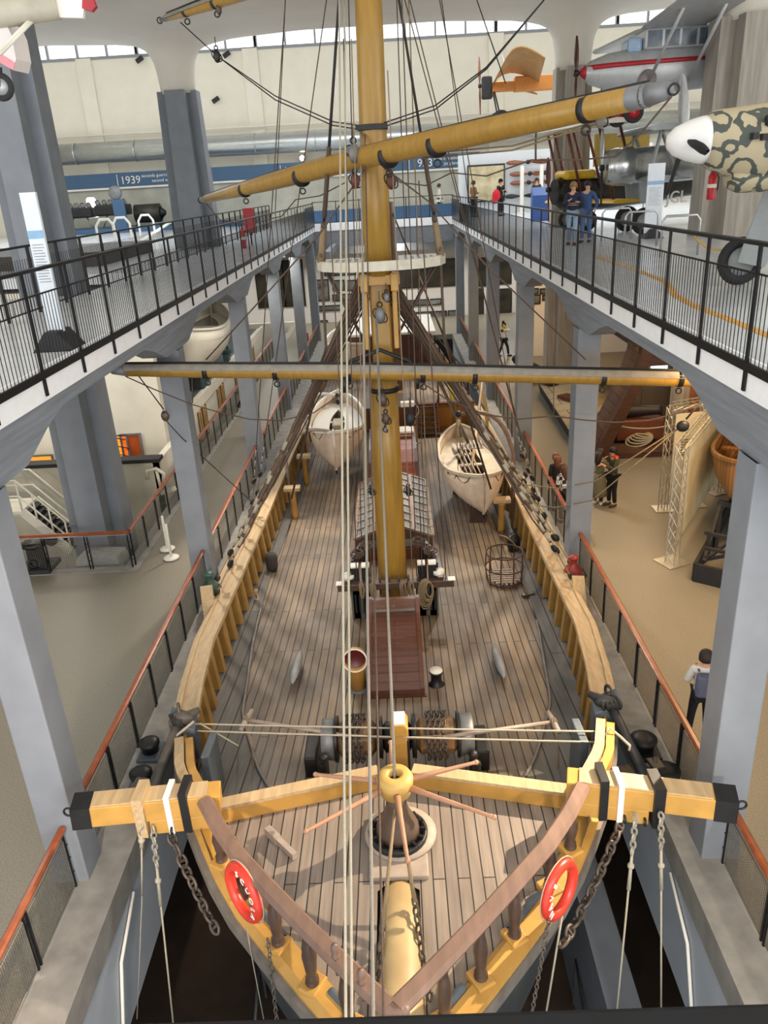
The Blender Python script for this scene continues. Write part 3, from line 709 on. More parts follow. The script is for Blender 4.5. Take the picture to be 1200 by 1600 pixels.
# anchors lashed outside the bow
def anchor(side, name, label):
    s = side; m = mat('black anchor iron', (.03, .03, .032), .5, metal=.3, var=.3) if s > 0 else mat('grey brown anchor iron', lin('#5e5851'), .6, metal=.3, var=.25)
    c = Vector((XC+s*3.32, 9.55, 1.2)); t = thing(name, label, 'anchor', c)
    sh = Vector((XC+s*3.25, 9.7, 1.28)); e = Vector((XC+s*3.66, 8.75, .42))
    MB().tube([sh, sh.lerp(e, .5), e], [.07, .08, .1], 8).build('shank', m, t)
    MB().tube([sh+Vector((-.3*s, .12, .12)), sh, sh+Vector((.14*s, -.05, .0))], [.05, .1, .05], 10).ball(sh+Vector((-.06*s, .02, .05)), .15, 12, (1.25, .7, .75)).build('stock', m, t)
    MB().torus(sh+Vector((0, .1, .14)), .1, .025, axis=(1, .3, 0), n=14, m=6).build('ring', m, t)
    a = [e+Vector((-.3*s, .45, .1)), e+Vector((-.2*s, .1, .03)), e, e+Vector((.14*s, .15, .08)), e+Vector((.16*s, .5, .2))]
    MB().tube(a, [.03, .075, .1, .07, .04], 8).build('arm', m, t)
    for q, d in ((a[0], Vector((-.2*s, 1, 0))), (a[-1], Vector((.1*s, 1, .2)))):
        MB().box(q-d*.1, (.2, .26, .05), rz=.2*s).build('fluke', m, t, bevel=.02)
    b = MB()
    for k in range(5): b.torus(sh+Vector((-.1*s+.05*k*s, 0, .02)), .1, .02, axis=(1, .2*k-.3, .2), n=12, m=5)
    b.build('lashing', M_dkrope, t)
anchor(-1, 'anchor', 'grey brown anchor hung outside the left bow rail beside the post')
anchor(1, 'anchor', 'black anchor lashed outside the right bow rail with white rope')
for k, (px, py, w_) in enumerate(((1005, 1165, .42), (1040, 1215, .42), (235, 1170, .34), (222, 1218, .36))):
    c = at(px, py, z=.12); lab = ['round black mooring head on the ledge right of the bow, the farther one', 'round black mooring head on the ledge right of the bow, the nearer one', 'dark fairlead block on the ledge left of the bow, the farther one', 'dark brown scrap of iron on the ledge left of the bow, the nearer one'][k]
    t = thing('fairlead', lab, 'bollard', (c.x, c.y, .012))
    MB().box((c.x, c.y, .05), (w_*1.1, w_*1.4, .07)).build('base', M_bluegrey if k > 1 else M_iron, t, bevel=.02)
    MB().lathe([(w_*.4, .08), (w_*.42, .2), (w_*.5, .22), (w_*.5, .27), (w_*.2, .29), (0, .29)], (c.x, c.y, 0), n=20).build('drum', M_iron, t)
# life rings on the bow rail
def life_ring(px, py, txt, label, s):
    y = 6.45
    nrm = Vector((s*.74, -.66, .06)).normalized()
    c = at(px, py, y=y-.12)
    t = thing('life_ring', label, 'life ring', c)
    R, r = .29, .06
    rg = MB().torus(c, R, r, axis=nrm, n=36, m=12).build('ring', mat('red orange life ring paint', lin('#cf3b2a'), .35, var=.1), t)
    MB().torus(c-nrm*.02, R+r+.012, .007, axis=nrm, n=30, m=5).build('grab_line', M_whrope, t)
    up = Vector((0, 0, 1)); up = (up-nrm*up.dot(nrm)).normalized(); rt = up.cross(nrm)
    n = len(txt)
    for i, ch in enumerate(txt):
        a = PI/2+(.5*(n-1)-i)*.42 if s > 0 else PI/2+(.5*(n-1)-i)*.4
        a += (1.3 if s > 0 else -.95)
        rad = rt*math.cos(a)+up*math.sin(a); tan = rt*math.sin(a)-up*math.cos(a)
        o = text_mesh('letter', ch, .11, M_white, t, (0, 0, 0), (0, 0, 0), .004, 'CENTER')
        M3 = Matrix((tan, rad, nrm)).transposed(); o.matrix_basis = Matrix.Translation(c-t.location+rad*(R-.045)+nrm*(r+.002)) @ M3.to_4x4()
life_ring(381, 1394, 'SCUOLA', 'red life ring lettered in white on the left bow rail', -1)
life_ring(874, 1390, 'NAVE', 'orange-red life ring lettered NAVE on the right bow rail', 1)
# plank scrap on forecastle deck
a, b2 = at(418, 1297, z=.93), at(461, 1338, z=.93)
t = thing('wooden_wedge', 'small notched grey stick of wood lying on the left forecastle deck', 'wood', (a.x, a.y, .87))
MB().bar(a, b2, .07, .09).build('stick', M_pale, t); MB().bar(a, a.lerp(b2, .4), .09, .12).build('thick_end', M_pale, t)
# chains
b = MB(); chain_mesh(b, catenary(at(968, 1292, y=7.7), Vector((XC+hw(6.35)+.28, 6.25, .55)), .12, 12), .155, .021, stud=True, n=12, m=6); tag(b.build('stud_chain', M_chain), 'heavy stud-link chain from the right cathead down to the bow', 'chain')
b = MB(); chain_mesh(b, catenary(at(262, 1293, y=7.7), Vector((XC-hw(6.9)-.22, 6.75, .35)), .12, 12), .15, .02, stud=True, n=12, m=6); tag(b.build('stud_chain', M_chain), 'heavy stud-link chain from the left cathead down to the bow', 'chain')
for (a, c, lab, r) in (((857, 1440), (833, 1572), 'thin chain hanging below the right life ring into the pit', 6.0), ((419, 1470), (432, 1590), 'thin chain hanging from the left bow into the pit', 6.0)):
    p = at(*a, y=5.9); q = at(*c, y=5.75); b = MB(); chain_mesh(b, [p, q, q+(q-p)*.5], .06, .008, n=8, m=4); tag(b.build('thin_chain', M_chain), lab, 'chain')
# ropes from the catheads
for k, (top, bot, lab) in enumerate((((993, 1278), (965, 1566), 'inner of two white stay ropes dropping from the right cathead'), ((1033, 1275), (1033, 1562), 'outer of two white stay ropes dropping from the right cathead'), ((239, 1296), (270, 1592), 'long white stay rope dropping from the left cathead'), ((221, 1290), (222, 1400), 'short white rope pendant hanging from the left cathead'), ((880, 1420), (856, 1566), 'pale rope hanging under the right life ring'))):
    yy = [7.35, 7.3, 7.5, 7.5, 6.4][k]; p = at(*top, y=yy); q = at(*bot, y=yy-[.5, .2, .2, 0, .2][k])
    if k != 3: q = q+(q-p)*.25
    t = thing('stay_rope', lab, 'rope', p)
    MB().tube([p+(q-p)*.28 if k != 4 else p, q], .013, 6).build('rope', M_whrope, t)
    if k != 4:
        d = (q-p).normalized()
        b = MB(); chain_mesh(b, [p, p+(q-p)*.14], .09, .014, n=10, m=5); b.build('shackle_chain', mat('pale galvanised chain', lin('#a8a294'), .5, metal=.4, var=.2), t)
        b = MB(); b.tube([p+(q-p)*.13, p+(q-p)*.3], [.016, .028], 8); b.ball(p+(q-p)*.2, .045, 8); b.build('splice', M_whrope, t)
for (a, c, lab) in (((222, 1400), (214, 1592), 'thin dark wire running down the pit wall at left'), ((385, 1450), (412, 1592), 'thin grey wire below the left life ring')):
    rope('hanging_wire', [at(*a, y=7.0 if a[0] < 300 else 6.2), at(*c, y=6.6 if a[0] < 300 else 6.0)], .007, M_grrope, lab, 'wire')
# bob chains beside the bowsprit
for k, (pts, lab) in enumerate(((((617, 1265), (607, 1370), (598, 1450)), 'tan rope with chain tail on the left of the bowsprit'), (((625, 1265), (640, 1370), (648, 1410)), 'tan rope with chain tail on the right of the bowsprit'))):
    p = at(*pts[0], z=1.75); q = at(*pts[2], z=1.05)
    t = thing('bowsprit_tackle', lab, 'rope', q)
    MB().tube([p, q], [.018, .026], 8).build('rope', M_hemp, t)
    e = at(585 if k == 0 else 672, 1560, z=1.0); b = MB(); chain_mesh(b, [q, q.lerp(e, .5)+Vector((0, 0, -.1)), e], .1, .015, n=10, m=5); b.build('chain_tail', M_chain, t)
# cleats on deck
for k, (a, c, lab) in enumerate((((458, 1078), (471, 1030), 'long grey wooden cleat on the left side of the foredeck'), ((788, 1070), (770, 1020), 'long grey wooden cleat on the right side of the foredeck'))):
    p = deck(*a); q = deck(*c); p, q = p+Vector((0, 0, .16)), q+Vector((0, 0, .2)); m_ = (p+q)/2
    t = thing('deck_cleat', lab, 'cleat', (m_.x, m_.y, dz(m_.y)))
    MB().tube([p, p.lerp(q, .25), m_, p.lerp(q, .8), q], [.03, .085, .1, .075, .02], 6).build('horn', mat('grey cleat wood', lin('#8f9396'), .5, var=.15), t)
    MB().bar(p.lerp(q, .3)-Vector((0, 0, .12)), p.lerp(q, .7)-Vector((0, 0, .12)), .1, .2).build('foot', M_bluegrey, t)
# ventilator and bollard
def cowl_vent(px, py, r, h, label):
    p = deck(px, py); t = thing('cowl_ventilator', label, 'ventilator', p)
    MB().lathe([(r*1.5, 0), (r*1.5, .03), (r*1.05, .04)], p, n=20).build('base_flange', M_greyiron, t)
    n = 18; rows = []
    for (y, z, a, rr) in ((0, .03, 0, 1), (0, h*.62, 0, 1), (-.02, h*.74, .25, 1.05), (-.10*r/.14, h*.9, .75, 1.15), (-.22*r/.14, h, 1.2, 1.35), (-.30*r/.14, h+.0, 1.35, 1.45)):
        rows.append([p+Vector((r*rr*math.cos(2*PI*k/n), y+r*rr*math.sin(2*PI*k/n)*math.cos(a), z+r*rr*math.sin(2*PI*k/n)*math.sin(a))) for k in range(n)])
    b = MB(); b.grid(rows, closed=True); b.build('cowl', M_ochre, t, solid=.012)
    e = rows[-1]; c = sum((Vector(v) for v in e), Vector())/n
    b = MB(); b.tube(e, .014, 6, closed=True); b.build('rim', M_white, t)
    b = MB(); b.add([c+(Vector(v)-c)*.97+Vector((0, .06, -.02)) for v in e]+[c+Vector((0, .16, -.05))], [(k, (k+1) % n, n) for k in range(n)], True); b.build('mouth', mat('dark red enamel', lin('#551214'), .4, var=.2), t)
cowl_vent(560, 1075, .15, .82, 'yellow cowl ventilator with dark red mouth left of the front companion hatch')
p = deck(682, 1070); t = thing('deck_bollard', 'small black bollard with white top right of the front companion hatch', 'bollard', p)
MB().lathe([(.15, 0), (.15, .02), (.1, .03), (.1, .26), (.13, .28), (.13, .31)], p, n=20).build('body', M_iron, t)
MB().lathe([(.125, .31), (.12, .335), (0, .34)], p, n=20).build('top', M_white, t)
# companion hatches
M_hplank = plank_mat('hatch planking', lin('#6b4538'), lin('#5e3b2f'), (.05, .02, .015), .14, 6, .006, 'x', .28)
def hatch(x, y0, w, L, H, zb, label, m, name='companion_hatch'):
    t = thing(name, label, 'hatch', (x, y0, zb))
    prof = [(0, 0), (.02, .22), (.12, .42), (.3, .66), (.5, .83), (.72, .94), (.95, 1), (1, 1), (1, 0)]
    top = [(y0+L*u, zb+H*v) for u, v in prof]
    b = MB(); b.grid([[(x-w/2, y, z), (x+w/2, y, z)] for y, z in top[:-1]], smooth=False); b.build('planked_roof', m, t, solid=.04)
    for s in (-1, 1):
        b = MB(); b.prism(top, lambda u, v, s=s: (x+s*(w/2-.02), u, v), lambda u, v, s=s: (x+s*(w/2+.03), u, v)); b.build('side_board', M_mahog, t)
        b = MB(); b.sweep([(x+s*(w/2-.01), y, z+.015) for y, z in top[:-1]], [(-.04, -.01), (.04, -.01), (.04, .035), (-.04, .035)], side=lambda i: Vector((1, 0, 0))); b.build('edge_batten', M_mahog, t)
    MB().bb(x-w/2+.08, x+w/2-.08, top[5][0], top[5][0]+.09, top[5][1]+.02, top[5][1]+.09).build('grip_batten', M_turned, t)
    MB().bb(x-w/2-.06, x+w/2+.06, y0-.05, y0+.04, zb, zb+.12).build('sill', M_mahog, t)
    MB().bb(x-w/2+.02, x+w/2-.02, y0+L-.03, y0+L, zb, zb+H*.97).build('back_board', M_mahog, t)
hatch(.1, 12.0, .98, 2.2, .95, dz(12.6)-.02, 'mahogany companion hatch with curved planked roof in front of the mast', M_hplank)
# fife rail round the mast
fx0, fx1 = at(533, 957, z=.45), at(707, 948, z=.45)
yb = 15.35; t = thing('fife_rail', 'dark fife rail with white-topped posts and belaying pins round the mast foot', 'fife rail', (.08, yb, dz(16)))
MB().bb(-1.15, 1.42, yb-.09, yb+.09, .38, .54).build('crossbar', M_turned, t, bevel=.01)
for x in (-1.1, 1.37): MB().box((x, yb, .545), (.16, .17, .02)).build('white_end', M_white, t)
for s in (-1, 1):
    for o in (.62, .86):
        x = .1+s*o; MB().bb(x-.085, x+.085, yb+.1, yb+.3, dz(yb), .85).build('post', M_iron, t, bevel=.01); MB().bb(x-.085, x+.085, yb+.1, yb+.3, .852, .89).build('post_top', M_white, t)
    MB().bb(.1+s*.48, .1+s*.98, yb+.1, yb+.45, dz(yb), .3).build('sheave_block', mat('grey green sheave block', lin('#5c5b4e'), .6, var=.15), t, bevel=.01)
    for k in range(5): MB().bb(.1+s*(.53+.09*k)-.012, .1+s*(.53+.09*k)+.03, yb+.085, yb+.1, dz(yb)+.15, .2).build('sheave_slot', M_dark, t)
    pts = [(.1+s*1.0, yb+.15, .62), (.1+s*.98, yb+.6, .64), (.1+s*.9, yb+1.1, .66), (.1+s*.7, yb+1.7, .66)]
    b = MB(); b.sweep(pts, [(-.09, -.05), (.09, -.05), (.09, .05), (-.09, .05)]); b.build('side_rail', M_turned, t)
    MB().lathe([(.13, 0), (.13, .09), (0, .095)], (pts[0][0], pts[0][1], .6), n=16).build('white_end', M_white, t)
    for k in range(6):
        q = Vector(pts[0]).lerp(Vector(pts[3]), (k+.6)/6.5); MB().lathe([(.018, -.2), (.018, .06), (.03, .08), (.022, .1), (.03, .17), (0, .2)], q, n=8).build('belaying_pin', M_iron, t)
    MB().bb(pts[3][0]-.08, pts[3][0]+.08, pts[3][1]-.1, pts[3][1]+.1, dz(17), .62).build('post', M_iron, t)
for k in range(6):
    x = -.42+.21*k; MB().lathe([(.018, -.22), (.018, .09), (.03, .11), (.022, .14), (.03, .22), (0, .24)], (x, yb, .45), n=8).build('belaying_pin', M_turned, t)
def coil(c, R, H, label, m, n=6, ax=(0, 1, 0), group=None):
    t = MB()
    for k in range(n):
        a = random.uniform(-.15, .15); f = 1-.07*k+random.uniform(-.06, .06)
        pts = []
        for i in range(18):
            an = 2*PI*i/18; pts.append(Vector(c)+Vector((R*f*math.sin(an)+random.uniform(-.008, .008)+.012*(k-n/2), -.02*k+ax[0]*0, -H*f*(1-math.cos(an))/2+.02)))
        t.tube(pts, .014, 5, closed=True)
    return tag(t.build('rope_coil', m), label, 'rope', group)
coil((.83, yb-.12, .6), .17, .78, 'large tan rope coil hanging on the right of the fife rail', M_hemp, 9)
coil((.3, yb-.12, .58), .05, .4, 'narrow tan rope coil on the fife rail right of the mast', M_hemp, 5)
coil((.48, yb-.12, .58), .05, .36, 'narrow tan rope coil on the fife rail beside the large coil', M_hemp, 5)
coil((-.35, yb-.12, .58), .05, .4, 'narrow tan rope coil on the fife rail left of the mast', M_hemp, 5)
coil((-.6, yb-.12, .58), .04, .4, 'narrow rope coil at the left end of the fife rail', M_hemp, 4)
for k, (x, y, lab) in enumerate(((-.72, 16.3, 'brown rope coil lying over the pins left of the mast'), (.95, 16.3, 'brown rope coil lying over the pins at the right end'), (.7, 16.8, 'brown rope coil behind the right side of the mast'), (-.55, 16.7, 'brown rope coil behind the left side of the mast'))):
    b = MB()
    for j in range(6): b.torus((x+random.uniform(-.03, .03), y+random.uniform(-.03, .03), .78+.02*j), .15-.012*j, .016, axis=(random.uniform(-.2, .2), random.uniform(-.2, .2), 1), n=16, m=5)
    tag(b.build('rope_coil', M_rope), lab, 'rope')
# skylight
sk = thing('skylight', 'mahogany skylight with barred panes and low gable roof behind the mast', 'skylight', (.1, 19, dz(19)))
y0, y1 = 18.75, 22.9; zb = dz(19); hwk = 1.02; ze, zr = zb+.62, zb+1.0
MB().bb(.1-hwk-.06, .1+hwk+.06, y0-.05, y1+.05, zb, zb+.34).build('coaming', M_mahog, sk, bevel=.01)
M_panes = mat('dull skylight glass', lin('#6d7476'), .25, var=.2)
b = MB(); b.prism([(-hwk, zb+.34), (hwk, zb+.34), (hwk, ze), (0, zr), (-hwk, ze)], lambda u, v: (.1+u, y0, v), lambda u, v: (.1+u, y1, v)); b.build('body', M_turned, sk)
for s in (-1, 1):
    MB().box((.1+s*.55, y0-.015, zb+.48), (.62, .02, .2)).build('front_pane', M_panes, sk)
    fr = MB(); sl = Vector((s*hwk, 0, ze-zr)); ln = sl.length; u = sl/ln; nz = Vector((-u.z*1 if s > 0 else u.z, 0, abs(u.x))); nz.normalize()
    nz = Vector((s*(zr-ze), 0, hwk)).normalized()
    R0 = Vector((.1, y0, zr)); N = 8; dl = (y1-y0)/N
    for k in range(N+1): fr.bar(R0+Vector((0, dl*k, 0))+nz*.03, R0+Vector((0, dl*k, 0))+sl*1.03+nz*.03, .09, .06, up=nz)
    for f in (.02, .5, .99): fr.bar(R0+sl*f+nz*.03, R0+sl*f+nz*.03+Vector((0, y1-y0, 0)), .09, .06, up=nz)
    fr.build('sash_frame', mat('grey brown sash wood', lin('#7d6a5e'), .5, var=.15), sk)
    for k in range(N):
        for f0, f1 in ((.06, .47), (.54, .95)):
            p = MB(); a = R0+Vector((0, dl*(k+.5), 0))+nz*.012
            p.bar(a+sl*f0, a+sl*f1, dl*.82, .02, up=nz); po = p.build('pane', M_panes, sk)
            g = MB()
            for j in range(5): g.bar(a+sl*(f0+(f1-f0)*(j+.5)/5)+nz*.025-Vector((0, dl*.4, 0)), a+sl*(f0+(f1-f0)*(j+.5)/5)+nz*.025+Vector((0, dl*.4, 0)), .012, .012)
            g.build('guard_bars', M_greyiron, po)
MB().bar((.1, y0-.05, zr+.05), (.1, y1+.05, zr+.05), .14, .06).build('ridge_board', M_pale, sk)
hatch(.12, 23.3, 1.55, 3.6, 1.25, dz(24), 'orange varnished companion hatch with white top behind the skylight', plank_mat('orange hatch planking', lin('#b3592e'), lin('#8d3f22'), (.08, .02, .01), .16, 6, .008, 'x', .3))
MB().bb(-.66, .9, 26.2, 26.95, dz(25)+1.27, dz(25)+1.3); tag(MB().bb(-.64, .88, 26.3, 26.95, dz(25)+1.262, dz(25)+1.33).build('canvas_cover', M_white), 'white cover on top of the orange companion hatch', 'cover')
cowl_vent(644, 692, .2, 1.4, 'yellow cowl ventilator behind the orange hatch, right of the mast')
# barrel cage
cg = deck(790, 908); cg = Vector((2.78, 17.1, dz(17)))
t = thing('hoop_cage', 'round open cage of rusty hoops and slats on the right of the deck', 'cage', cg); M_rust = mat('rusty hoop iron', lin('#4d342a'), .6, metal=.2, var=.25)
R = .42
for z, rr in ((.06, .42), (.42, .46), (.8, .44)): MB().torus(cg+Vector((0, 0, z)), rr, .018, n=28, m=6).build('hoop', M_rust, t)
for k in range(9):
    a = 2*PI*k/9+.2; MB().tube([cg+Vector((.42*math.cos(a), .42*math.sin(a), .02)), cg+Vector((.46*math.cos(a), .46*math.sin(a), .42)), cg+Vector((.44*math.cos(a), .44*math.sin(a), .82))], .016, 5).build('upright', M_rust, t)
b = MB()
for k in range(-3, 4):
    l = math.sqrt(max(.01, .4**2-(k*.11)**2)); b.box(cg+Vector((k*.11, 0, .12)), (.05, 2*l, .03)); b.box(cg+Vector((0, k*.11, .15)), (2*l, .045, .02))
b.build('grating', M_pale, t)
# small odds on deck
p = deck(825, 932); tag(MB().box(p+Vector((0, 0, .04)), (.3, .1, .08), rz=.4).build('wood_block', M_turned), 'small dark wood block on deck right of the cage', 'block')
p = deck(402, 938); t = thing('deck_eye', 'small brass-brown deck fitting with ring near the left rail', 'fitting', p)
MB().lathe([(.07, 0), (.06, .04), (.03, .06), (.03, .22), (.045, .24), (.045, .29), (0, .3)], p, n=12).build('stem', M_tan, t); MB().torus(p+Vector((0, 0, .12)), .05, .012, axis=(1, 0, 0), n=12, m=5).build('ring', M_iron, t)
p = deck(401, 893); p.x = XC-hw(p.y)+.5; t = tag(MB().lathe([(.12, 0), (.16, .2), (.17, .4), (.13, .5), (0, .5)], p, n=14).build('fender', mat('dark leather fender', lin('#3a3634'), .7)), 'dark rounded fender against the left bulwark', 'fender')
p = deck(812, 860); p.x = XC+hw(p.y)-.5; tag(MB().lathe([(.14, 0), (.18, .2), (.18, .35), (.12, .48), (0, .5)], p, n=14).build('fender', M_iron), 'black rounded fender with rope against the right bulwark', 'fender')
b = MB()
for k in range(4): b.torus(p+Vector((-.15, -.1, .35-.02*k)), .2+.03*k, .013, axis=(.7, .5, .6), n=18, m=5)
tag(b.build('rope_coil', M_hemp), 'pale rope coil hanging by the black fender at the right bulwark', 'rope')
M_px = [(423, 700+75), (466, 716)]
for k, (px, py, s, lab) in enumerate(((433, 790, -1, 'ochre bitt post with crosshead by the left rail, the nearer one'), (460, 735, -1, 'ochre bitt post with crosshead by the left rail, the farther one'), (786, 810, 1, 'ochre bitt post by the right rail under the boat stem'))):
    p = deck(px, py+20); p.x = XC+s*(hw(p.y)-.62); t = thing('bitt', lab, 'bitt', (p.x, p.y, dz(p.y)))
    MB().lathe([(.11, 0), (.1, .1), (.09, .8), (.12, .83), (.12, .9)], (p.x, p.y, dz(p.y)), n=12).build('post', M_ochre, t); MB().box((p.x, p.y, dz(p.y)+.96), (.5, .3, .12)).build('crosshead', M_tan, t, bevel=.02)
# ------------------------------------------------------------------ mast, top and yards
MX, MY = .06, 16.4
ms = thing('foremast', 'thick yellow varnished mast rising from the deck through the middle of the view', 'mast', (MX, MY, dz(MY)))
MB().tube([(MX, MY, dz(MY)), (MX, MY, .4), (MX+.01, MY, 3), (MX+.03, MY, 5.0)], [.335, .335, .32, .29], 16).build('lower_mast', M_mast, ms)
MB().box((MX+.05, MY+.06, 6.05), (.42, .42, 2.3)).build('masthead', M_mast, ms, bevel=.05)
for s in (-1, 1): MB().box((MX+.05+s*.3, MY-.12, 6.25), (.1, .3, 1.5)).build('cheek_batten', M_ochre, ms, bevel=.02)
MB().box((MX+.06, MY-.1, 6.88), (.82, .5, .2)).build('trestle_tree', M_ochre, ms, bevel=.02)
for s in (-1, 1): MB().box((MX+.06+s*.3, MY-.36, 6.84), (.16, .16, .36)).build('trestle_end', M_ochre, ms, bevel=.03)
MB().tube([(MX+.05, MY-.12, 6.95), (MX+.07, MY-.1, 8.5), (MX+.12, MY-.02, 11), (MX+.17, MY+.03, 14.3)], [.27, .265, .25, .22], 16).build('topmast', M_mast, ms)
for z, r in ((.05, .345), (.0, .345), (4.62, .32), (4.95, .33), (9.62, .285)): MB().cyl((MX+.01*max(0, z)/1.0*.9, MY-(.06 if z > 8 else 0), z-.05), (MX+.01*max(0, z)*.9, MY-(.06 if z > 8 else 0), z+.05), r, n=20).build('iron_band', M_iron, ms)
tag_o = MB().box((MX+.07, MY-.31, 9.62), (.6, .08, .09)).build('band_lugs', M_iron, ms)
for x in (-.06, .13): MB().box((MX+x, MY-.31, 9.18), (.06, .02, .09)).build('paper_tag', M_white, ms)
tp = thing('mast_top', 'white half-round platform with slotted floor at the mast head', 'platform', (MX+.1, 16.2, 7.1))
pl = [(-1.22, 17.2), (-1.25, 16.5), (-1.12, 16.05), (-.8, 15.75), (-.4, 15.62), (0, 15.58), (.4, 15.62), (.8, 15.75), (1.12, 16.05), (1.25, 16.5), (1.22, 17.2)]
hole = [(-.36, 17.2), (-.36, 16.1), (.36, 16.1), (.36, 17.2)]
b = MB(); n_ = 14
for s in (-1, 1):
    pts = [(s*.36, 17.2), (s*1.22, 17.2), (s*1.25, 16.5), (s*1.12, 16.05), (s*.8, 15.75), (s*.36, 15.62)]
    b.prism(pts if s > 0 else pts[::-1], lambda u, v: (MX+.11+u, v, 7.13), lambda u, v: (MX+.11+u, v, 7.24))
b.bb(MX-.25, MX+.47, 15.6, 15.95, 7.13, 7.24); b.build('floor', M_white, tp)
b = MB(); b.sweep([(MX+.11+u, v, 7.2) for u, v in pl], [(-.05, -.1), (.05, -.1), (.05, .08), (-.05, .08)]); b.build('rim', mat('worn white rim', lin('#cfc9b8'), .6, var=.12), tp)
for s in (-1, 1):
    for k in range(5): MB().box((MX+.11+s*(.5+.13*k), 16.45, 7.242), (.06, .75, .01), rz=0).build('slot', mat('slot grey', lin('#9aa0a6'), .6), tp)
def yard(name, label, p, c, q, r, tip=(.6, .5), bands=(), strip=True, tipm=None):
    p, c, q = Vector(p), Vector(c), Vector(q)
    t = thing(name, label, 'yard', c)
    pts = [p.lerp(c, f) for f in (0, .25, .5, .75)]+[c.lerp(q, f) for f in (0, .25, .5, .75, 1)]
    rs = [r*tip[0], r*(tip[0]+(1-tip[0])*.5), r*.93, r, r, r, r*.95, r*(tip[1]+(1-tip[1])*.55), r*tip[1]]
    MB().tube(pts, rs, 18).build('spar', M_mast, t)
    up = Vector((0, 0, 1))
    if strip:
        b = MB(); b.tube([v+up*(rr+.01)+Vector((0, -rr*.25, 0)) for v, rr in zip(pts, rs)], .035, 5); b.build('jackstay', M_iron, t)
        b = MB(); b.sweep([v+up*(rr*.80) for v, rr in zip(pts, rs)], [(r*1.03*math.cos(a), r*(1.03*math.sin(a)-.8)) for a in np.linspace(.25, PI-.25, 9)]); b.build('worn_top', mat('dusty grey yard top', lin('#8f8a80'), .7, var=.15), t)
    d = (q-p).normalized()
    for f in bands:
        v = p.lerp(q, f); i = f*8; j = min(7, int(i)); rr = rs[j]+(rs[j+1]-rs[j])*(i-j)
        bo = MB().cyl(v-d*.05, v+d*.05, rr*1.08, n=18).build('iron_band', M_iron, t)
        MB().torus(v-up*(rr+.09), .055, .016, axis=(0, 1, 0), n=12, m=6).build('band_ring', M_iron, bo)
    for e, rr, dd in ((p, rs[0], -d), (q, rs[-1], d)):
        MB().cyl(e-dd*.05, e+dd*.3, rr*1.04, rr*.7, 16).build('yardarm_cap', tipm or M_greyiron, t)
        MB().torus(e+dd*.36, .06, .015, axis=(0, 1, .3), n=12, m=6).build('yardarm_ring', M_iron, t)
    return t
LYp, LYc, LYq = at(197, 578, y=16.05), at(598, 581, y=15.74), at(1090, 592, y=15.4)
yard('lower_yard', 'long yellow lower yard lying level across the hall under both galleries', LYp, LYc, LYq, .165, (.8, .95), (.145, .27, .40, .53, .62, .84, .97))
UYp, UYc, UYq = at(322, 311, y=21.3), at(563, 247, y=15.55), at(1012, 149, y=10.5)
ut = yard('upper_yard', 'yellow upper yard slanting up to the right in front of the mast', UYp, UYc, UYq, .185, (.5, .72), (.17, .37, .60, .70, .93), strip=False)
MB().tube([v+Vector((0, 0, .165)) for v in (UYp+Vector((0, 0, -.07)), UYp.lerp(UYc, .5), UYc, UYc.lerp(UYq, .5), UYq+Vector((0, 0, -.03)))], .03, 6).build('jackstay', M_iron, ut)
d = (UYq-UYc).normalized(); MB().cyl(UYq-d*.75, UYq+d*.02, .143, .135, 18).build('grey_arm', M_greyiron, ut)
TYp = at(262, 28, y=20.6); TYq = at(352, -1, y=18.9); TYe = TYp+(TYq-TYp)*3.4
yard('highest_yard', 'yellow yard end crossing the top left corner of the view', TYp, TYp.lerp(TYe, .5), TYe, .13, (.5, .5), (.1, .25))
b = MB(); c = at(342, 14, y=19); b.ball(c, .1, 10, (.6, .5, 1.2)); tag(b.build('block', M_turned), 'wooden block hanging under the highest yard at top left', 'block')
# truss irons holding the lower yard
t = thing('truss_iron', 'curved black iron truss holding the lower yard to the mast', 'iron', (MX, 16, 5.0))
MB().tube([(MX-.75, 15.72, 4.98), (MX-.6, 15.85, 5.35), (MX, 16.0, 5.52), (MX+.6, 15.85, 5.28), (MX+.72, 15.7, 4.88)], .045, 8).build('bow', M_iron, t)
for x in (-.75, .72): MB().cyl((MX+x-.05, 15.74, 4.92), (MX+x+.05, 15.74, 4.92), .19, n=18).build('hoop', M_iron, t)
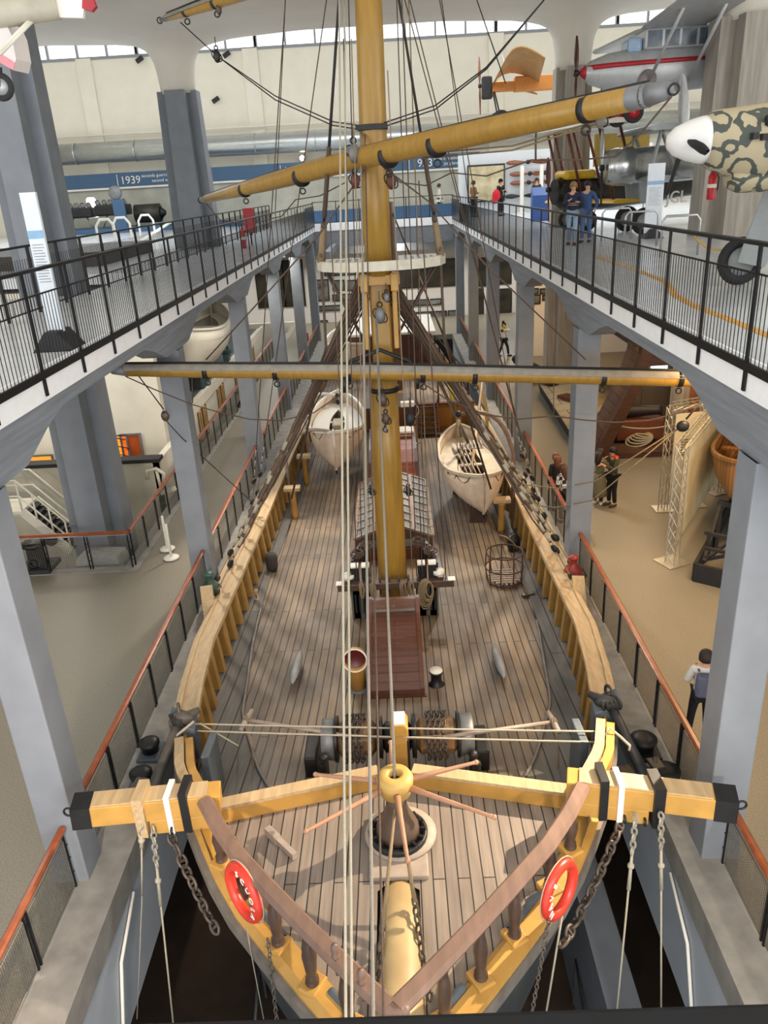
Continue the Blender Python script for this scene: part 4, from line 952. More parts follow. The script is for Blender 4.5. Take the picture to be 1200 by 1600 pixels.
# ------------------------------------------------------------------ standing rigging
def vplane(p0, px, py):
    """point on the pixel's ray lying in the upright plane through p0 and the mast"""
    p0 = Vector(p0); n = Vector((MY-p0.y, -(MX-p0.x), 0)); d = Vector(RM @ _ray(px, py)); o = Vector(CAM)
    return o+d*((p0-o).dot(n)/d.dot(n))
M_served = mat('served shroud rope', lin('#6a5748'), .9, var=.25, scale=30)
def deadeye_shroud(s, y, topz, label, group, lab2=None, xo=.27, through=None, r=.031):
    p = Vector((XC+s*(hw(y)+xo), y, rz(y)+.02)); e = Vector((MX+s*(.22+.12*math.sin(y*5)), MY+.1+.1*math.cos(y*7), topz))
    if through: e = vplane(p, *through); e = p+(e-p)*((14.25-p.z)/(e.z-p.z))
    d = (e-p).normalized(); t = thing('shroud', label, 'shroud', p, group=group)
    MB().tube([p+d*1.0, e], r if r < .03 else .022, 6).build('wire', M_rope if r < .03 else M_served, t)
    if r > .03: MB().tube([p+d*1.0, p+d*1.6+Vector((s*-.09, .02, 0)), e+Vector((s*-.1, 0, .05))], .018, 6).build('wire', M_rope, t)
    for h in (.12, .85):
        c = p+d*h; MB().lathe([(.03, -.035), (.085, -.03), (.1, 0), (.085, .03), (.03, .035)], c, n=14, axis=(s*.9, .4, .3)).build('deadeye', M_iron, t)
    sd = Vector((0, 1, 0)); b = MB()
    for k in (-1, 0, 1): b.bar(p+d*.14+sd*.05*k, p+d*.83+sd*.05*k*-1, .018, .018)
    b.build('lanyard', M_hemp, t)
    for h in ((1.05, 1.35, 1.7) if r < .03 else (1.05, 1.3, 1.6, 2.1, 2.8, 3.6)): MB().cyl(p+d*h, p+d*(h+.2), r*1.25, n=8).build('seizing', M_whrope, t)
    MB().tube([p+d*.05, p-Vector((0, 0, .6))], .018, 5).build('chain_plate', M_iron, t)
    return t
o2 = ['nearest', 'second', 'third', 'fourth', 'fifth', 'sixth', 'seventh', 'farthest']
for s, w in ((-1, 'left'), (1, 'right')):
    for k in range(8): deadeye_shroud(s, 15.1+.78*k, 7.0-.05*k, 'brown shroud with deadeyes from the %s rail to the mast head, %s from the bow' % (w, o2[k]), 'shrouds on the %s side' % w, xo=.2+.16*(k % 2))
    b = MB(); path = [(XC+s*(hw(y)+.27), y, rz(y)-.02) for y in np.arange(14.9, 22.9, .5)]
    b.sweep(path, [(-.12, -.03), (.12, -.03), (.12, .03), (-.12, .03)]); tag(b.build('channel_board', M_tan), 'pale narrow board outside the %s rail carrying the deadeyes' % w, 'board')
for k, (y, th) in enumerate(((21.0, (446, 0)), (21.8, (510, 0)))):
    deadeye_shroud(-1, y, 0, ['outer', 'inner'][k]+' thin black backstay rising past the left columns', None, through=th, r=.013, xo=.4)
for k, (y, th) in enumerate(((20.2, (648, 58)), (20.9, (655, 58)), (22.2, (705, 100)))):
    deadeye_shroud(1, y, 0, ['first thin black backstay rising from the right rail', 'second thin black backstay rising from the right rail', 'third thin black backstay rising from the right rail'][k], None, through=th, r=.013, xo=.4)
# topmast shrouds with ratlines
for s, w, prs in ((-1, 'left', (((505, 398), (528, 0)), ((513, 396), (533, 0)))), (1, 'right', (((680, 396), (613, 0)), ((690, 398), (618, 0))))):
    t = thing('topmast_rigging', 'pair of dark topmast shrouds with rungs rising from the %s edge of the white platform' % w, 'shroud', (MX+s*1.2, 16.4, 7.2))
    L = []
    for j, (a, c) in enumerate(prs):
        p = Vector((MX+.11+s*(1.2-.12*0), 16.3+.35*j, 7.25)); e = Vector((MX+.15+s*.16, MY+.05*j, 14.2)); L.append((p, e))
        MB().tube([p, e], .022, 6).build('wire', M_dkrope, t)
        MB().tube([p, p+(e-p)*.1], [.07, .05], 8).build('lanyard', M_hemp, t)
        for h in (.02, .1): MB().ball(p+(e-p)*h, .085, 10, (.6, .9, 1)).build('deadeye', M_turned, t)
        MB().tube([p+(e-p)*.12, p+(e-p)*.3], .04, 6).build('service', M_rope, t)
        MB().tube([p, Vector((MX+s*.3, MY, 5.6))], .028, 6).build('futtock', M_turned, t)
    for k in range(9):
        f = .2+.085*k; MB().bar(L[0][0].lerp(L[0][1], f), L[1][0].lerp(L[1][1], f), .022, .022).build('rung', M_dkrope, t)
    MB().tube([Vector((MX+.11+s*1.18, 16.1, 7.1)), Vector((MX+.11+s*1.22, 16.2, 5.6)), Vector((XC+s*2.6, 19, 1.2))], .03, 6).build('hanging_stay', M_rope, t)
# stays running forward over the bow
def xline(name, a, c, x0, r, m, label, ext0=.3, ext1=.15):
    p, q = at(*a, x=x0), at(*c, x=x0)
    return rope(name, [p+(p-q)*ext0, p, q, q+(q-p)*ext1], r, m, label, 'rope', n=8)
xline('forestay', (530, 0), (540, 1560), -.27, .013, M_whrope, 'left of the two white ropes running down the middle of the view', .02, .04)
xline('forestay', (538, 0), (549.5, 1560), -.24, .013, M_whrope, 'right of the two white ropes running down the middle of the view', .02, .04)
xline('forestay', (562, 100), (583, 1560), -.08, .017, M_grrope, 'thick grey rope running down just right of the two white ropes', .02, .04)
xline('forestay', (570, 200), (599, 1560), .0, .011, M_rope, 'thin dark rope running down to the bow left of the bowsprit', .02, .04)
p = Vector((.12, 7.6, 1.86)); q = at(588, 500, x=.06); rope('forestay', [p, q], .02, M_grrope, 'dark stay ending in the capstan head', 'rope', n=8)
b = MB()
for k in range(2): pass
# running rigging around the mast
LN = [((645, 905), (612, 240), .012, 'first brown line right of the mast'), ((651, 900), (622, 60), .012, 'second brown line right of the mast'), ((660, 905), (630, 60), .012, 'third brown line right of the mast'), ((672, 905), (641, 60), .014, 'fourth brown line right of the mast'), ((697, 905), (661, 380), .014, 'fifth brown line right of the mast'), ((664, 905), (652, 400), .010, 'sixth brown line right of the mast'),
      ((573, 905), (553, 200), .012, 'first brown line left of the mast'), ((566, 905), (547, 100), .012, 'second brown line left of the mast'), ((557, 905), (540, 200), .012, 'third brown line left of the mast'), ((580, 905), (563, 400), .010, 'fourth brown line left of the mast'), ((547, 905), (520, 420), .012, 'fifth brown line left of the mast')]
for k, (a, c, r, lab) in enumerate(LN):
    p = at(*a, y=16.6 if k % 2 else 15.4); q = at(*c, y=16.9 if k % 2 else 15.2); rope('halyard', [p, q+(q-p)*.15], r, M_rope if k % 3 else M_hemp, lab+' running up from the fife rail', 'rope')
def block(px, py, y, h, label, m=None, hook=True):
    c = at(px, py, y=y); t = thing('tackle_block', label, 'block', c)
    MB().ball(c, h/2, 12, (.62, .5, 1)).build('shell', m or M_turned, t)
    MB().torus(c, h*.5, .012, axis=(0, 1, 0), n=18, m=5, sc=.6).build('strop', M_iron, t)
    if hook: MB().torus(c+Vector((0, 0, h*.62)), h*.15, .014, axis=(0, 1, 0), n=12, m=5).build('ring', M_iron, t); MB().tube([c+Vector((0, 0, h*.7)), c+Vector((0, 0, h*1.4))], .012, 5).build('strop_rope', M_rope, t)
    return t
M_dull = mat('dull grey iron block', lin('#7a7b7d'), .5, metal=.5, var=.15)
block(594, 493, 15.85, .34, 'grey iron block hanging on the front of the mast below the platform', M_dull)
block(604, 465, 15.95, .2, 'small shiny hook block hanging beside the mast head', M_dull)
block(598, 625, 15.6, .3, 'brown block hanging on the mast just under the lower yard')
block(603, 655, 15.6, .26, 'brown block hanging lower on the mast front')
block(602, 672, 15.7, .12, 'small hook hanging on the mast front', M_dull)
block(641, 655, 15.6, .32, 'dark double block hanging right of the mast above the orange hatch', M_iron)
block(638, 768, 15.5, .22, 'black and white block hanging right of the mast', M_iron)
block(581, 768, 15.5, .2, 'small block hanging left of the mast', M_iron)
block(611, 283, 15.6, .3, 'dark red-brown block under the upper yard right of the mast', mat('red brown block', lin('#5a3028'), .5))
block(555, 283, 15.6, .28, 'dark red-brown block under the upper yard left of the mast', MATS['red brown block'])
block(553, 240, 15.35, .34, 'grey brown block and chain on the upper yard at the mast', M_dull)
# footropes under the yards
def poly(name, pts, ys, r, m, label):
    P = [at(px, py, y=y) for (px, py), y in zip(pts, ys)]
    return rope(name, P, r, m, label, 'rope')
poly('footrope', [(196, 588), (240, 608), (300, 632), (345, 645), (390, 655), (440, 657), (490, 645), (530, 618), (548, 598)], [16.05]*9, .013, M_rope, 'dark footrope sagging under the left half of the lower yard')
poly('footrope', [(655, 595), (700, 625), (760, 648), (810, 655), (865, 650), (910, 656), (960, 660), (1015, 657), (1060, 645), (1098, 628)], [15.6]*10, .015, M_rope, 'dark footrope sagging under the right half of the lower yard')
for (a, c, y, lab) in (((300, 590), (301, 630), 16.0, 'stirrup rope at the left'), ((865, 590), (865, 650), 15.5, 'stirrup rope at the right')):
    rope('stirrup_rope', [at(*a, y=y), at(*c, y=y)], .01, M_rope, lab+' end of the lower yard footrope', 'rope')
poly('lift_rope', [(600, 262), (670, 315), (760, 415), (915, 562)], [15.6, 15.6, 15.55, 15.45], .016, M_rope, 'brown lift rope from the mast down to the right end of the lower yard')
poly('lift_rope', [(570, 265), (500, 365), (420, 455), (322, 562)], [15.6, 15.7, 15.8, 15.95], .016, M_rope, 'brown lift rope from the mast down to the left end of the lower yard')
poly('footrope', [(322, 318), (345, 345), (390, 350), (440, 338), (462, 312), (500, 306), (540, 285)], [21.2, 20.7, 19.8, 18.6, 18, 17, 16], .012, M_rope, 'dark footrope sagging under the left half of the upper yard')
poly('footrope', [(600, 262), (625, 285), (665, 290), (705, 270), (760, 275), (830, 250), (900, 250), (960, 245), (1000, 210), (1050, 150)], [15.5, 15.2, 14.8, 14.2, 13.5, 12.8, 12, 11.3, 10.8, 10.2], .012, M_rope, 'brown footrope and brace under the right half of the upper yard')
poly('stirrup_rope', [(838, 200), (837, 225), (837, 250)], [12.6, 12.6, 12.7], .016, M_rope, 'stirrup rope hanging under the right half of the upper yard')
for o, w in ((0, 'upper'), (7, 'lower')):
    poly('brace_rope', [(945, 186+o*.5), (800, 228+o), (660, 240+o)], [11.2, 13, 15], .013, M_hemp, w+' of two tan ropes from the right yardarm block to the mast')
block(938, 185, 11.2, .24, 'grey brown block on the tan ropes under the right yardarm', mat('weathered block', lin('#6a6259'), .6))
poly('stay_rope', [(1052, 150), (1010, 215), (940, 245)], [10.2, 11, 12], .013, M_hemp, 'tan rope dropping from the tip of the right yardarm') if False else None
for o, w in ((0, 'upper'), (6, 'lower')):
    poly('brace_rope', [(282, 35), (340, 88), (430, 150+o), (520, 190+o), (575, 198+o)], [20.4, 19.5, 18, 16.8, 16.1], .012, M_dkrope, w+' of two black ropes sweeping from the top left yard to the mast')
    poly('brace_rope', [(600, 192+o), (680, 165+o), (760, 105+o*.5), (850, 0)], [16.2, 15.6, 14.6, 13.4], .012, M_dkrope, w+' of two black ropes sweeping from the mast up to the top right')
block(339, 88, 19.5, .26, 'black block on the ropes near the top left yard', M_iron)
for k, (a, c, y0, y1, lab) in enumerate((((446, 0), (430, 330), 19, 20, 'thin black line left of the mast before the far wall'), ((745, 0), (790, 130), 14, 14.5, 'thin line right of the mast at the top'), ((690, 0), (735, 330), 18, 19.5, 'thin black line right of the mast before the far wall'), ((660, 300), (712, 300), 12, 12, ''))):
    if lab: rope('thin_line', [at(*a, y=y0), at(*c, y=y1)], .01, M_dkrope, lab, 'rope')
# tackles from the yard ends down to the deck
t = thing('yard_tackle', 'dark rope with a brown block hanging from the left end of the lower yard', 'tackle', at(258, 650, y=16))
MB().tube([at(217, 588, y=16.05), at(256, 640, y=16)], .013, 6).build('pendant', M_dkrope, t); MB().ball(at(258, 650, y=16), .12, 12, (.75, .55, 1)).build('block', M_turned, t)
MB().tube([at(260, 658, y=16), at(285, 685, y=16.3), at(400, 790, y=20)], .011, 6).build('fall', M_dkrope, t)
t = thing('yard_tackle', 'dark rope with a round black block hanging from the right end of the lower yard', 'tackle', at(1068, 665, y=15.2))
MB().tube([at(1096, 627, y=15.3), at(1072, 655, y=15.2)], .02, 6).build('pendant', M_dkrope, t); MB().ball(at(1067, 666, y=15.2), .15, 12, (.9, .6, .8)).build('block', M_iron, t)
for a in ((930, 752), (925, 782)):
    MB().tube([at(1062, 668, y=15.2), at(a[0], a[1], y=15.9), at(870, a[1]+11, y=17), at(815, 757 if a[1] < 770 else 788, y=18.5)], .014, 6).build('fall', M_whrope if False else M_hemp, t)
# ------------------------------------------------------------------ ship's boats
M_boat = mat('faded white boat planking', lin('#d0bda9'), .6, var=.1, scale=5)
M_boatin = mat('cream boat inside', lin('#b9ad96'), .6, var=.12, scale=4)
def boat(name, label, c, rz_, L, B, D, inner, decked=True, pitch=0, grab=True):
    t = thing(name, label, 'boat', c, rz_); N = 17
    def bw(u): return B/2*(1-abs(2*u-1)**2.6)**.8
    def shz(u): return D+.32*(abs(2*u-1)**2)*D
    rows = []
    for i in range(N):
        u = i/(N-1); y = (u-.5)*L; w = max(bw(u), .03); zt = shz(u); kz = .12*abs(2*u-1)**4*D; r = []
        for k in range(-7, 8):
            f = abs(k)/7; s = 1 if k >= 0 else -1
            x = w*math.sin(min(1, f*1.15)*PI/2)**.85*(.9+.1*f); zz = kz+(zt-kz)*f**1.9
            r.append((s*x, y*(1-.04*(1-f)), zz))
        rows.append(r)
    b = MB(); b.grid(rows); h = b.build('hull', M_boat, t, world=False, solid=.035)
    for k in range(2, 7):
        for s in (-1, 1):
            pass
    b = MB()
    for kk in (9, 10, 11, 12, 13):
        for j in (kk, 14-kk): b.tube([(p[j][0]*1.012, p[j][1], p[j][2]) for p in rows], .011, 4)
    b.build('strake_edges', mat('strake shadow wood', lin('#b39b84'), .7), h, world=False)
    for s in (-1, 1):
        b = MB(); b.sweep([Vector((s*(max(bw(i/24), .02)+.02), (i/24-.5)*L, shz(i/24)+.01)) for i in range(25)], [(-.045, -.05), (.045, -.05), (.045, .03), (-.045, .03)]); b.build('gunwale', inner, t, world=False)
    for e in (0, 1):
        y = (e-.5)*L; b = MB(); b.bar((0, y*.9, .02), (0, y*1.015, shz(e)+.08), .07, .1, up=(0, 1, 0)); b.build('stem_post', inner, t, world=False)
    b = MB(); b.bar((0, -L*.47, -.02), (0, L*.47, -.02), .07, .12); b.build('keel', M_iron, t, world=False)
    zb = D*.78
    if decked:
        for s in (-1, 1):
            b = MB(); n = 16; o = []; i_ = []
            for i in range(n+1):
                u = .06+.88*i/n; w = bw(u); z = zb+.18*(abs(2*u-1)**2)*D
                o.append((s*w*.93, (u-.5)*L, z)); i_.append((s*max(w*.93-(.46 if name != 'lifeboat' else .6)-.5*abs(2*u-1)**5, .0), (u-.5)*L, z))
            b.grid([o, i_], smooth=False); b.build('side_bench', inner if name != 'lifeboat' else M_white, t, world=False, solid=.03)
    for u in ((.3, .5, .7) if name != 'lifeboat' else (.35, .6)):
        b = MB(); b.box((0, (u-.5)*L, zb-.04), (2*bw(u)*.88, .2, .04)); b.build('thwart', inner, t, world=False)
    b = MB(); b.grid([[(s*bw(u)*.62, (u-.5)*L, .2*D) for s in (-1, 0, 1)] for u in np.linspace(.1, .9, 8)]); b.build('bottom_boards', M_turned, t, world=False)
    if grab:
        for s in (-1, 1):
            b = MB(); pts = []
            for i in range(41):
                u = .06+.88*i/40; j = (i % 5)/5; pts.append((s*(bw(u)+.03)*(1-.06*math.sin(PI*j)), (u-.5)*L, shz(u)-.06-.2*math.sin(PI*j)))
            b.tube(pts, .011, 5); b.build('grab_line', M_dkrope, t, world=False)
    return t
bl = at(521, 715, y=23.6); bz = dz(25)+.42
b1 = boat('lifeboat', 'white ship\'s boat with white benches hanging at the left davits', (-1.78, 26.3, .18), .03, 5.4, 1.85, 1.05, M_white)
p, q = at(757, 760, z=.95), at(716, 676, z=1.0); cc = (p+q)/2; ang = math.atan2((p-q).y, (p-q).x)+PI/2
MB().box((0, .3, .72), (.34, .9, .3)).build('engine_box', M_boatin, b1, world=False, bevel=.04)
b2_ = boat('rowing_boat', 'faded white clinker boat with oars inside on the right of the deck', (cc.x, cc.y, .02), ang, (p-q).length*1.02, 1.75, .95, M_boatin)
b3 = boat('white_boat', 'white boat on the left side of the poop deck far behind', (-2.0, 38.2, .75), .1, 5.0, 1.9, 1.0, M_white, grab=False)
for k in range(4):
    a = Vector((-.26+.12*k, -1.5, .86)); c2 = Vector((-.3+.14*k, 1.5, .92)); R = Matrix.Rotation(ang, 3, 'Z'); o = Vector((cc.x, cc.y, .02))
    t = thing('oar', 'pale oar lying in the right rowing boat, %s from the left' % o2[k].replace('nearest', 'first'), 'oar', o+R @ a, group=None)
    MB().tube([o+R @ a, o+R @ a.lerp(c2, .8)], .024, 6).build('loom', M_pale, t); d = R @ (c2-a).normalized()
    MB().bar(o+R @ a.lerp(c2, .78), o+R @ c2, .1, .02).build('blade', M_pale, t)
t = thing('grating_box', 'small slatted box standing in the right rowing boat', 'box', cc+Vector((.1, -.9, .65)))
for k in range(4): MB().box(cc+Vector((-.08+.1*k, -1.0, .72)), (.03, .4, .12)).build('slat', M_pale, t)
MB().box(cc+Vector((.07, -1.0, .66)), (.4, .42, .03)).build('base', M_pale, t)
rope('spar', [at(655+78, 765, y=21), at(755, 588, y=26)], .05, M_tan, 'long pale pole standing up out of the right rowing boat', 'pole')
for k, ((a, c, e, y), lab) in enumerate(((((205+250, 685), (520, 674), (448, 740), 23.7), 'grey curved davit over the near end of the left boat'), (((480, 640), (527, 618), (474, 700), 28.6), 'pale curved davit over the far end of the left boat'), (((783, 770), (716, 647), (792, 800), 20.6), 'brown curved davit over the near end of the right boat'), (((745, 640), (705, 597), (765, 690), 26), 'yellow curved davit over the far end of the right boat'))):
    H = at(*c, y=y); F = deck(*e); s = -1 if k < 2 else 1; F = Vector((XC+s*(hw(y)-.25), y, dz(y)+.01))
    m = [M_pale, M_white, M_railwood, M_capgold][k]
    t = thing('davit', lab, 'davit', F)
    pts = [F, F+Vector((0, 0, max(.6, H.z-.5-F.z)*.75))]; A = pts[-1]
    for f in np.linspace(.1, 1, 9): pts.append(A.lerp(H, f)+Vector((0, 0, .0))+Vector((s*.25*math.sin(PI*f), 0, .45*math.sin(PI*f)*(1 if H.z-A.z > .2 else .8))))
    MB().tube(pts, [.06]*len(pts[:-3])+[.052, .045, .04], 10).build('arm', m, t); MB().ball(H, .09, 10).build('head', M_iron, t)
    tgt = Vector((b1.location.x, y, 1.35)) if k < 2 else Vector((H.x+.05, H.y-.1, 1.2))
    b = MB()
    for o in (-.06, 0, .06): b.tube([H+Vector((o, 0, -.1)), tgt+Vector((o*1.5, 0, 0))], .012, 5)
    b.build('fall', M_hemp, t)
    MB().ball(H+Vector((0, 0, -.25)), .11, 12, (.6, .8, 1)).build('block', M_cream if k > 1 else M_iron, t)
tag(MB().tube([at(704, 597, y=25.5), at(707, 625, y=25.5)], [.09, .05], 8).build('yellow_rope_knot', mat('yellow rope', lin('#e2cc4a'), .8)), 'bright yellow rope knotted at the far right davit', 'rope')
# chocks under the boats
for (x, y, z, lab) in ((cc.x+.1, cc.y-1.2, .05, 'boat chock under the near end of the right boat'), (cc.x-.2, cc.y+1.2, .05, 'boat chock under the far end of the right boat'), (-2, 36.8, .78, 'boat chock under the near end of the poop boat'), (-2, 39.6, .78, 'boat chock under the far end of the poop boat')):
    zb0 = dz(y) if y < 30 else .38+max(0, y-36)*.035
    tag(MB().prism([(-.26, 0), (.26, 0), (.2, (z-zb0)+.08), (.06, (z-zb0)-.02), (-.06, (z-zb0)-.02), (-.2, (z-zb0)+.08)], lambda u, v: (x+u, y-.05, zb0+v), lambda u, v: (x+u, y+.05, zb0+v)).build('boat_chock', M_turned), 'dark '+lab, 'chock')
# ------------------------------------------------------------------ poop: ladder, deckhouse, main mast
t = thing('poop_ladder', 'dark brown wooden steps up to the poop right of the centre', 'stairs', (1.55, 30, dz(30)))
for x in (1.15, 1.95): MB().bar((x, 29.7, dz(30)), (x, 30.75, .5), .06, .16).build('stringer', M_mahog, t)
for k in range(6): MB().box((1.55, 29.75+.17*k, dz(30)+.15+.17*k), (.78, .2, .035)).build('step', M_turned, t)
for x in (1.1, 2.0): MB().tube([(x, 30.75, .4), (x, 30.75, 1.45)], .04, 8).build('rail_post', M_mahog, t)
hs = thing('deckhouse', 'mahogany deckhouse with white roof on the poop deck', 'house', (.3, 38.5, .45))
MB().bb(-1.8, 2.1, 37.4, 42, .42, 2.1).build('wall', M_mahog, hs); MB().bb(-2.0, 2.3, 37.1, 42.3, 2.1, 2.22).build('roof', M_white, hs, bevel=.03)
for x in (-1.2, -.3, .9, 1.6): MB().bb(x-.3, x+.3, 37.36, 37.4, .6, 1.95).build('door_panel', mat('dark mahogany panel', lin('#4e2418'), .35), hs)
mm = thing('mainmast', 'dark brown slim mast rising behind the foremast through the poop', 'mast', (.35, 33.6, .38))
MB().tube([(.35, 33.6, .38), (.35, 33.6, 8.0)], [.3, .22], 14).build('lower_mast', mat('dark mast wood', lin('#6b5138'), .5), mm)
t = thing('deck_shelter', 'dark red-brown cabin with white-topped lamp in front of the poop', 'house', (.0, 28.6, dz(28)))
MB().bb(-.75, .85, 28.3, 30.2, dz(28), .95).build('wall', M_mahog, t); MB().bb(-.85, .95, 28.2, 30.3, .95, 1.03).build('roof', M_turned, t); MB().box((.72, 28.25, 1.12), (.5, .3, .16)).build('white_box', M_white, t)
for s, w in ((-1, 'left'), (1, 'right')):
    back_rail('poop_railing', 'dark open railing along the %s side of the poop deck' % w, (XC+s*(hw(32)-.1), 32, .4), (XC+s*(hw(41)-.1), 41, .5), .42, h=.9, bars=0, post=1.5)
for k, (y0, z0, x1, w) in enumerate(((31.5, .5, 2.9, 'right'), (33.5, .6, 2.8, 'right'), (31.5, .5, -2.9, 'left'), (33.5, .6, -2.8, 'left'))):
    rope('main_shroud', [(x1+(.4 if x1 > 0 else -.4), y0, z0), (.35, 33.6, 8.0)], .035, M_rope, 'thick brown main shroud on the %s, the %s one' % (w, 'nearer' if k % 2 == 0 else 'farther'), 'shroud')
for s, w in ((1, 'right'),):
    rope('mainstay', [Vector((MX+s*.25, 17.2, 6.9)), Vector((XC+s*2.7, 24.5, .3))], .05, M_turned, 'thick dark brown stay sloping aft from the platform to the %s rail' % w, 'rope')
# ------------------------------------------------------------------ people
M_skin = mat('skin', lin('#c99a7d'), .5, var=.05)
def cloth(hexc): return mat('cloth '+hexc, lin(hexc), .85, var=.1, scale=20)
CHK = bpy.data.materials.new('checked cloth'); CHK.use_nodes = True
_c = CHK.node_tree.nodes.new('ShaderNodeTexChecker'); _c.inputs['Scale'].default_value = 9; _c.inputs['Color1'].default_value = (.75, .74, .72, 1); _c.inputs['Color2'].default_value = (.02, .02, .022, 1)
_t = CHK.node_tree.nodes.new('ShaderNodeTexCoord'); CHK.node_tree.links.new(_t.outputs['Object'], _c.inputs['Vector']); CHK.node_tree.links.new(_c.outputs['Color'], CHK.node_tree.nodes['Principled BSDF'].inputs['Base Color'])
def hairm(hexc): return mat('hair '+hexc, lin(hexc), .6, var=.2, scale=30)
def skin_mesh(name, V, E, R, m, parent, root=0, sub=2):
    me = bpy.data.meshes.new(name); me.from_pydata([tuple(v) for v in V], E, []); me.materials.append(m)
    o = bpy.data.objects.new(name, me); COL.objects.link(o); o.parent = parent
    mod = o.modifiers.new('skin', 'SKIN'); mod.use_smooth_shade = True; mod.branch_smoothing = .3
    if not me.skin_vertices: 
        bpy.context.view_layer.objects.active = o
    for i, r in enumerate(R):
        d = me.skin_vertices[0].data[i]; d.radius = r if isinstance(r, tuple) else (r, r); d.use_root = (i == root)
    s = o.modifiers.new('sub', 'SUBSURF'); s.levels = sub; s.render_levels = sub
    return o
def person(label, pos, rz, H, top, bottom, hair, hands=None, feet=None, lean=0., head=(0, 0), long_hair=False, coat=0, shoes='#1a1a1c', backpack=None, cap=None, hood=None, stripes=None, group=None, skirt=None, detail=True, crown=0):
    t = thing('person', label, 'person', pos, rz, group); k = H/1.7
    hands = hands or ((-.24, .06, .82), (.24, .06, .82)); feet = feet or ((-.1, 0), (.1, .04))
    S = lambda x, y, z: Vector((x*k, (y+lean*max(0, z-.9))*k, z*k))
    V = [S(0, 0, .95), S(0, .0, 1.08), S(0, .0, 1.27), S(0, -.01, 1.42), S(0, .0, 1.5), S(head[0]*.3, .015+head[1]*.3, 1.57), S(head[0]*.6, .02+head[1]*.6, 1.66)]
    E = [(0, 1), (1, 2), (2, 3), (3, 4), (4, 5), (5, 6)]
    R = [(.15*k, .11*k), (.135*k, .1*k), (.15*k, .11*k), (.1*k, .08*k), .052*k, (.078*k, .09*k), (.07*k, .082*k)]
    arms = []; legs = []
    for s, h in ((-1, hands[0]), (1, hands[1])):
        sh = S(s*.165, -.01, 1.40); w = S(*h); mid = (sh+w)/2; L = (w-sh).length; l = .56*k
        bend = math.sqrt(max(.0004, (l/2)**2-(L/2)**2)) if L < l else .01
        dirv = Vector((s*.5, -.8, -.35)); ax = (w-sh).normalized(); dirv = (dirv-ax*dirv.dot(ax)).normalized(); el = mid+dirv*bend
        i = len(V); V += [sh, el, w]; R += [(.06*k, .06*k), .045*k, .03*k]; E += [(3, i), (i, i+1), (i+1, i+2)]; arms.append((sh, el, w))
        fd = (w-el).normalized(); sd = Vector((0, 1, 0)).cross(fd); sd = sd.normalized() if sd.length > .1 else Vector((1, 0, 0)); thumbd = fd.cross(sd).normalized()
        palm = w+fd*.07*k; V.append(palm); R.append((.036*k, .02*k)); E.append((i+2, i+3)); pi_ = i+3
        if detail:
            for q in range(4):
                b0 = palm+thumbd*(.027-.018*q)*k; f1 = b0+fd*.045*k; f2 = f1+(fd*.8+sd*-.5*s)*(.035-.004*abs(q-1))*k
                j = len(V); V += [f1, f2]; R += [.009*k, .007*k]; E += [(pi_, j), (j, j+1)]
            j = len(V); V += [w+fd*.03*k+thumbd*.045*k, w+fd*.075*k+thumbd*.06*k]; R += [.011*k, .008*k]; E += [(i+2, j), (j, j+1)]
    for s, f in ((-1, feet[0]), (1, feet[1])):
        hp = Vector((s*.09*k, 0, .9*k)); an = Vector((f[0]*k, (f[1]-.03)*k, .085*k)); kn = (hp+an)/2+Vector((0, (.03+.1*abs(f[1]))*k, .02*k)); to = an+Vector((s*.02*k, .15*k, -.05*k))
        i = len(V); V += [hp, kn, an, to]; R += [.085*k, .055*k, .038*k, .03*k]; E += [(0, i), (i, i+1), (i+1, i+2), (i+2, i+3)]; legs.append((hp, kn, an, to))
    skin_mesh('body', V, E, R, M_skin, t, 0, 2)
    hc = (V[5]+V[6])/2
    fy = Vector((0, 1, 0))
    for s in (-1, 1):
        MB().ball(hc+Vector((s*.032*k, .088*k, .005*k)), .012*k, 8).build('eye', mat('eye', (.02, .015, .012), .2), t, world=False)
        MB().ball(hc+Vector((s*.085*k, 0, -.01*k)), .025*k, 8, (.4, .8, 1.2)).build('ear', M_skin, t, world=False)
    MB().ball(hc+Vector((0, .097*k, -.022*k)), .015*k, 8, (.8, 1, 1.3)).build('nose', M_skin, t, world=False)
    MB().ball(hc+Vector((0, .086*k, -.062*k)), .022*k, 8, (1, .4, .3)).build('mouth', mat('lips', lin('#a05f55'), .5), t, world=False)
    # hair
    b = MB(); rows = []
    for i in range(7):
        a = PI/2*i/6*1.18
        rows.append([hc+Vector((.108*k*math.sin(a)*math.cos(q), -.012*k+.118*k*math.sin(a)*math.sin(q)*(1 if math.sin(q) < .3 or i < 4 else .86), .03*k+.115*k*math.cos(a)*(1.0 if math.sin(q) < .5 else .95)-(.05*k*(i/6)**2 if math.sin(q) < .2 else 0))) for q in [2*PI*j/16 for j in range(16)]])
    b.grid(rows, closed=True); b.build('hair', hairm(hair), t, world=False, solid=.014)
    if long_hair:
        b = MB(); b.tube([hc+Vector((0, -.05, .05))*k, hc+Vector((0, -.095, -.06))*k, hc+Vector((0, -.12, -.2))*k, hc+Vector((0, -.11, -.36))*k], [.1*k, .115*k, .11*k, .05*k], 12); b.build('long_hair', hairm(hair), t, world=False)
    if cap:
        b = MB(); b.lathe([(.118*k, .0), (.115*k, .06*k), (.07*k, .11*k), (0, .12*k)], hc+Vector((0, -.01, .04))*k, n=16); b.box(hc+Vector((0, .12, .045))*k, (.15*k, .1*k, .012*k)); b.build('cap', cloth(cap), t, world=False)
    # top
    m = CHK if top == 'check' else cloth(top); zb = .9 if not coat else coat
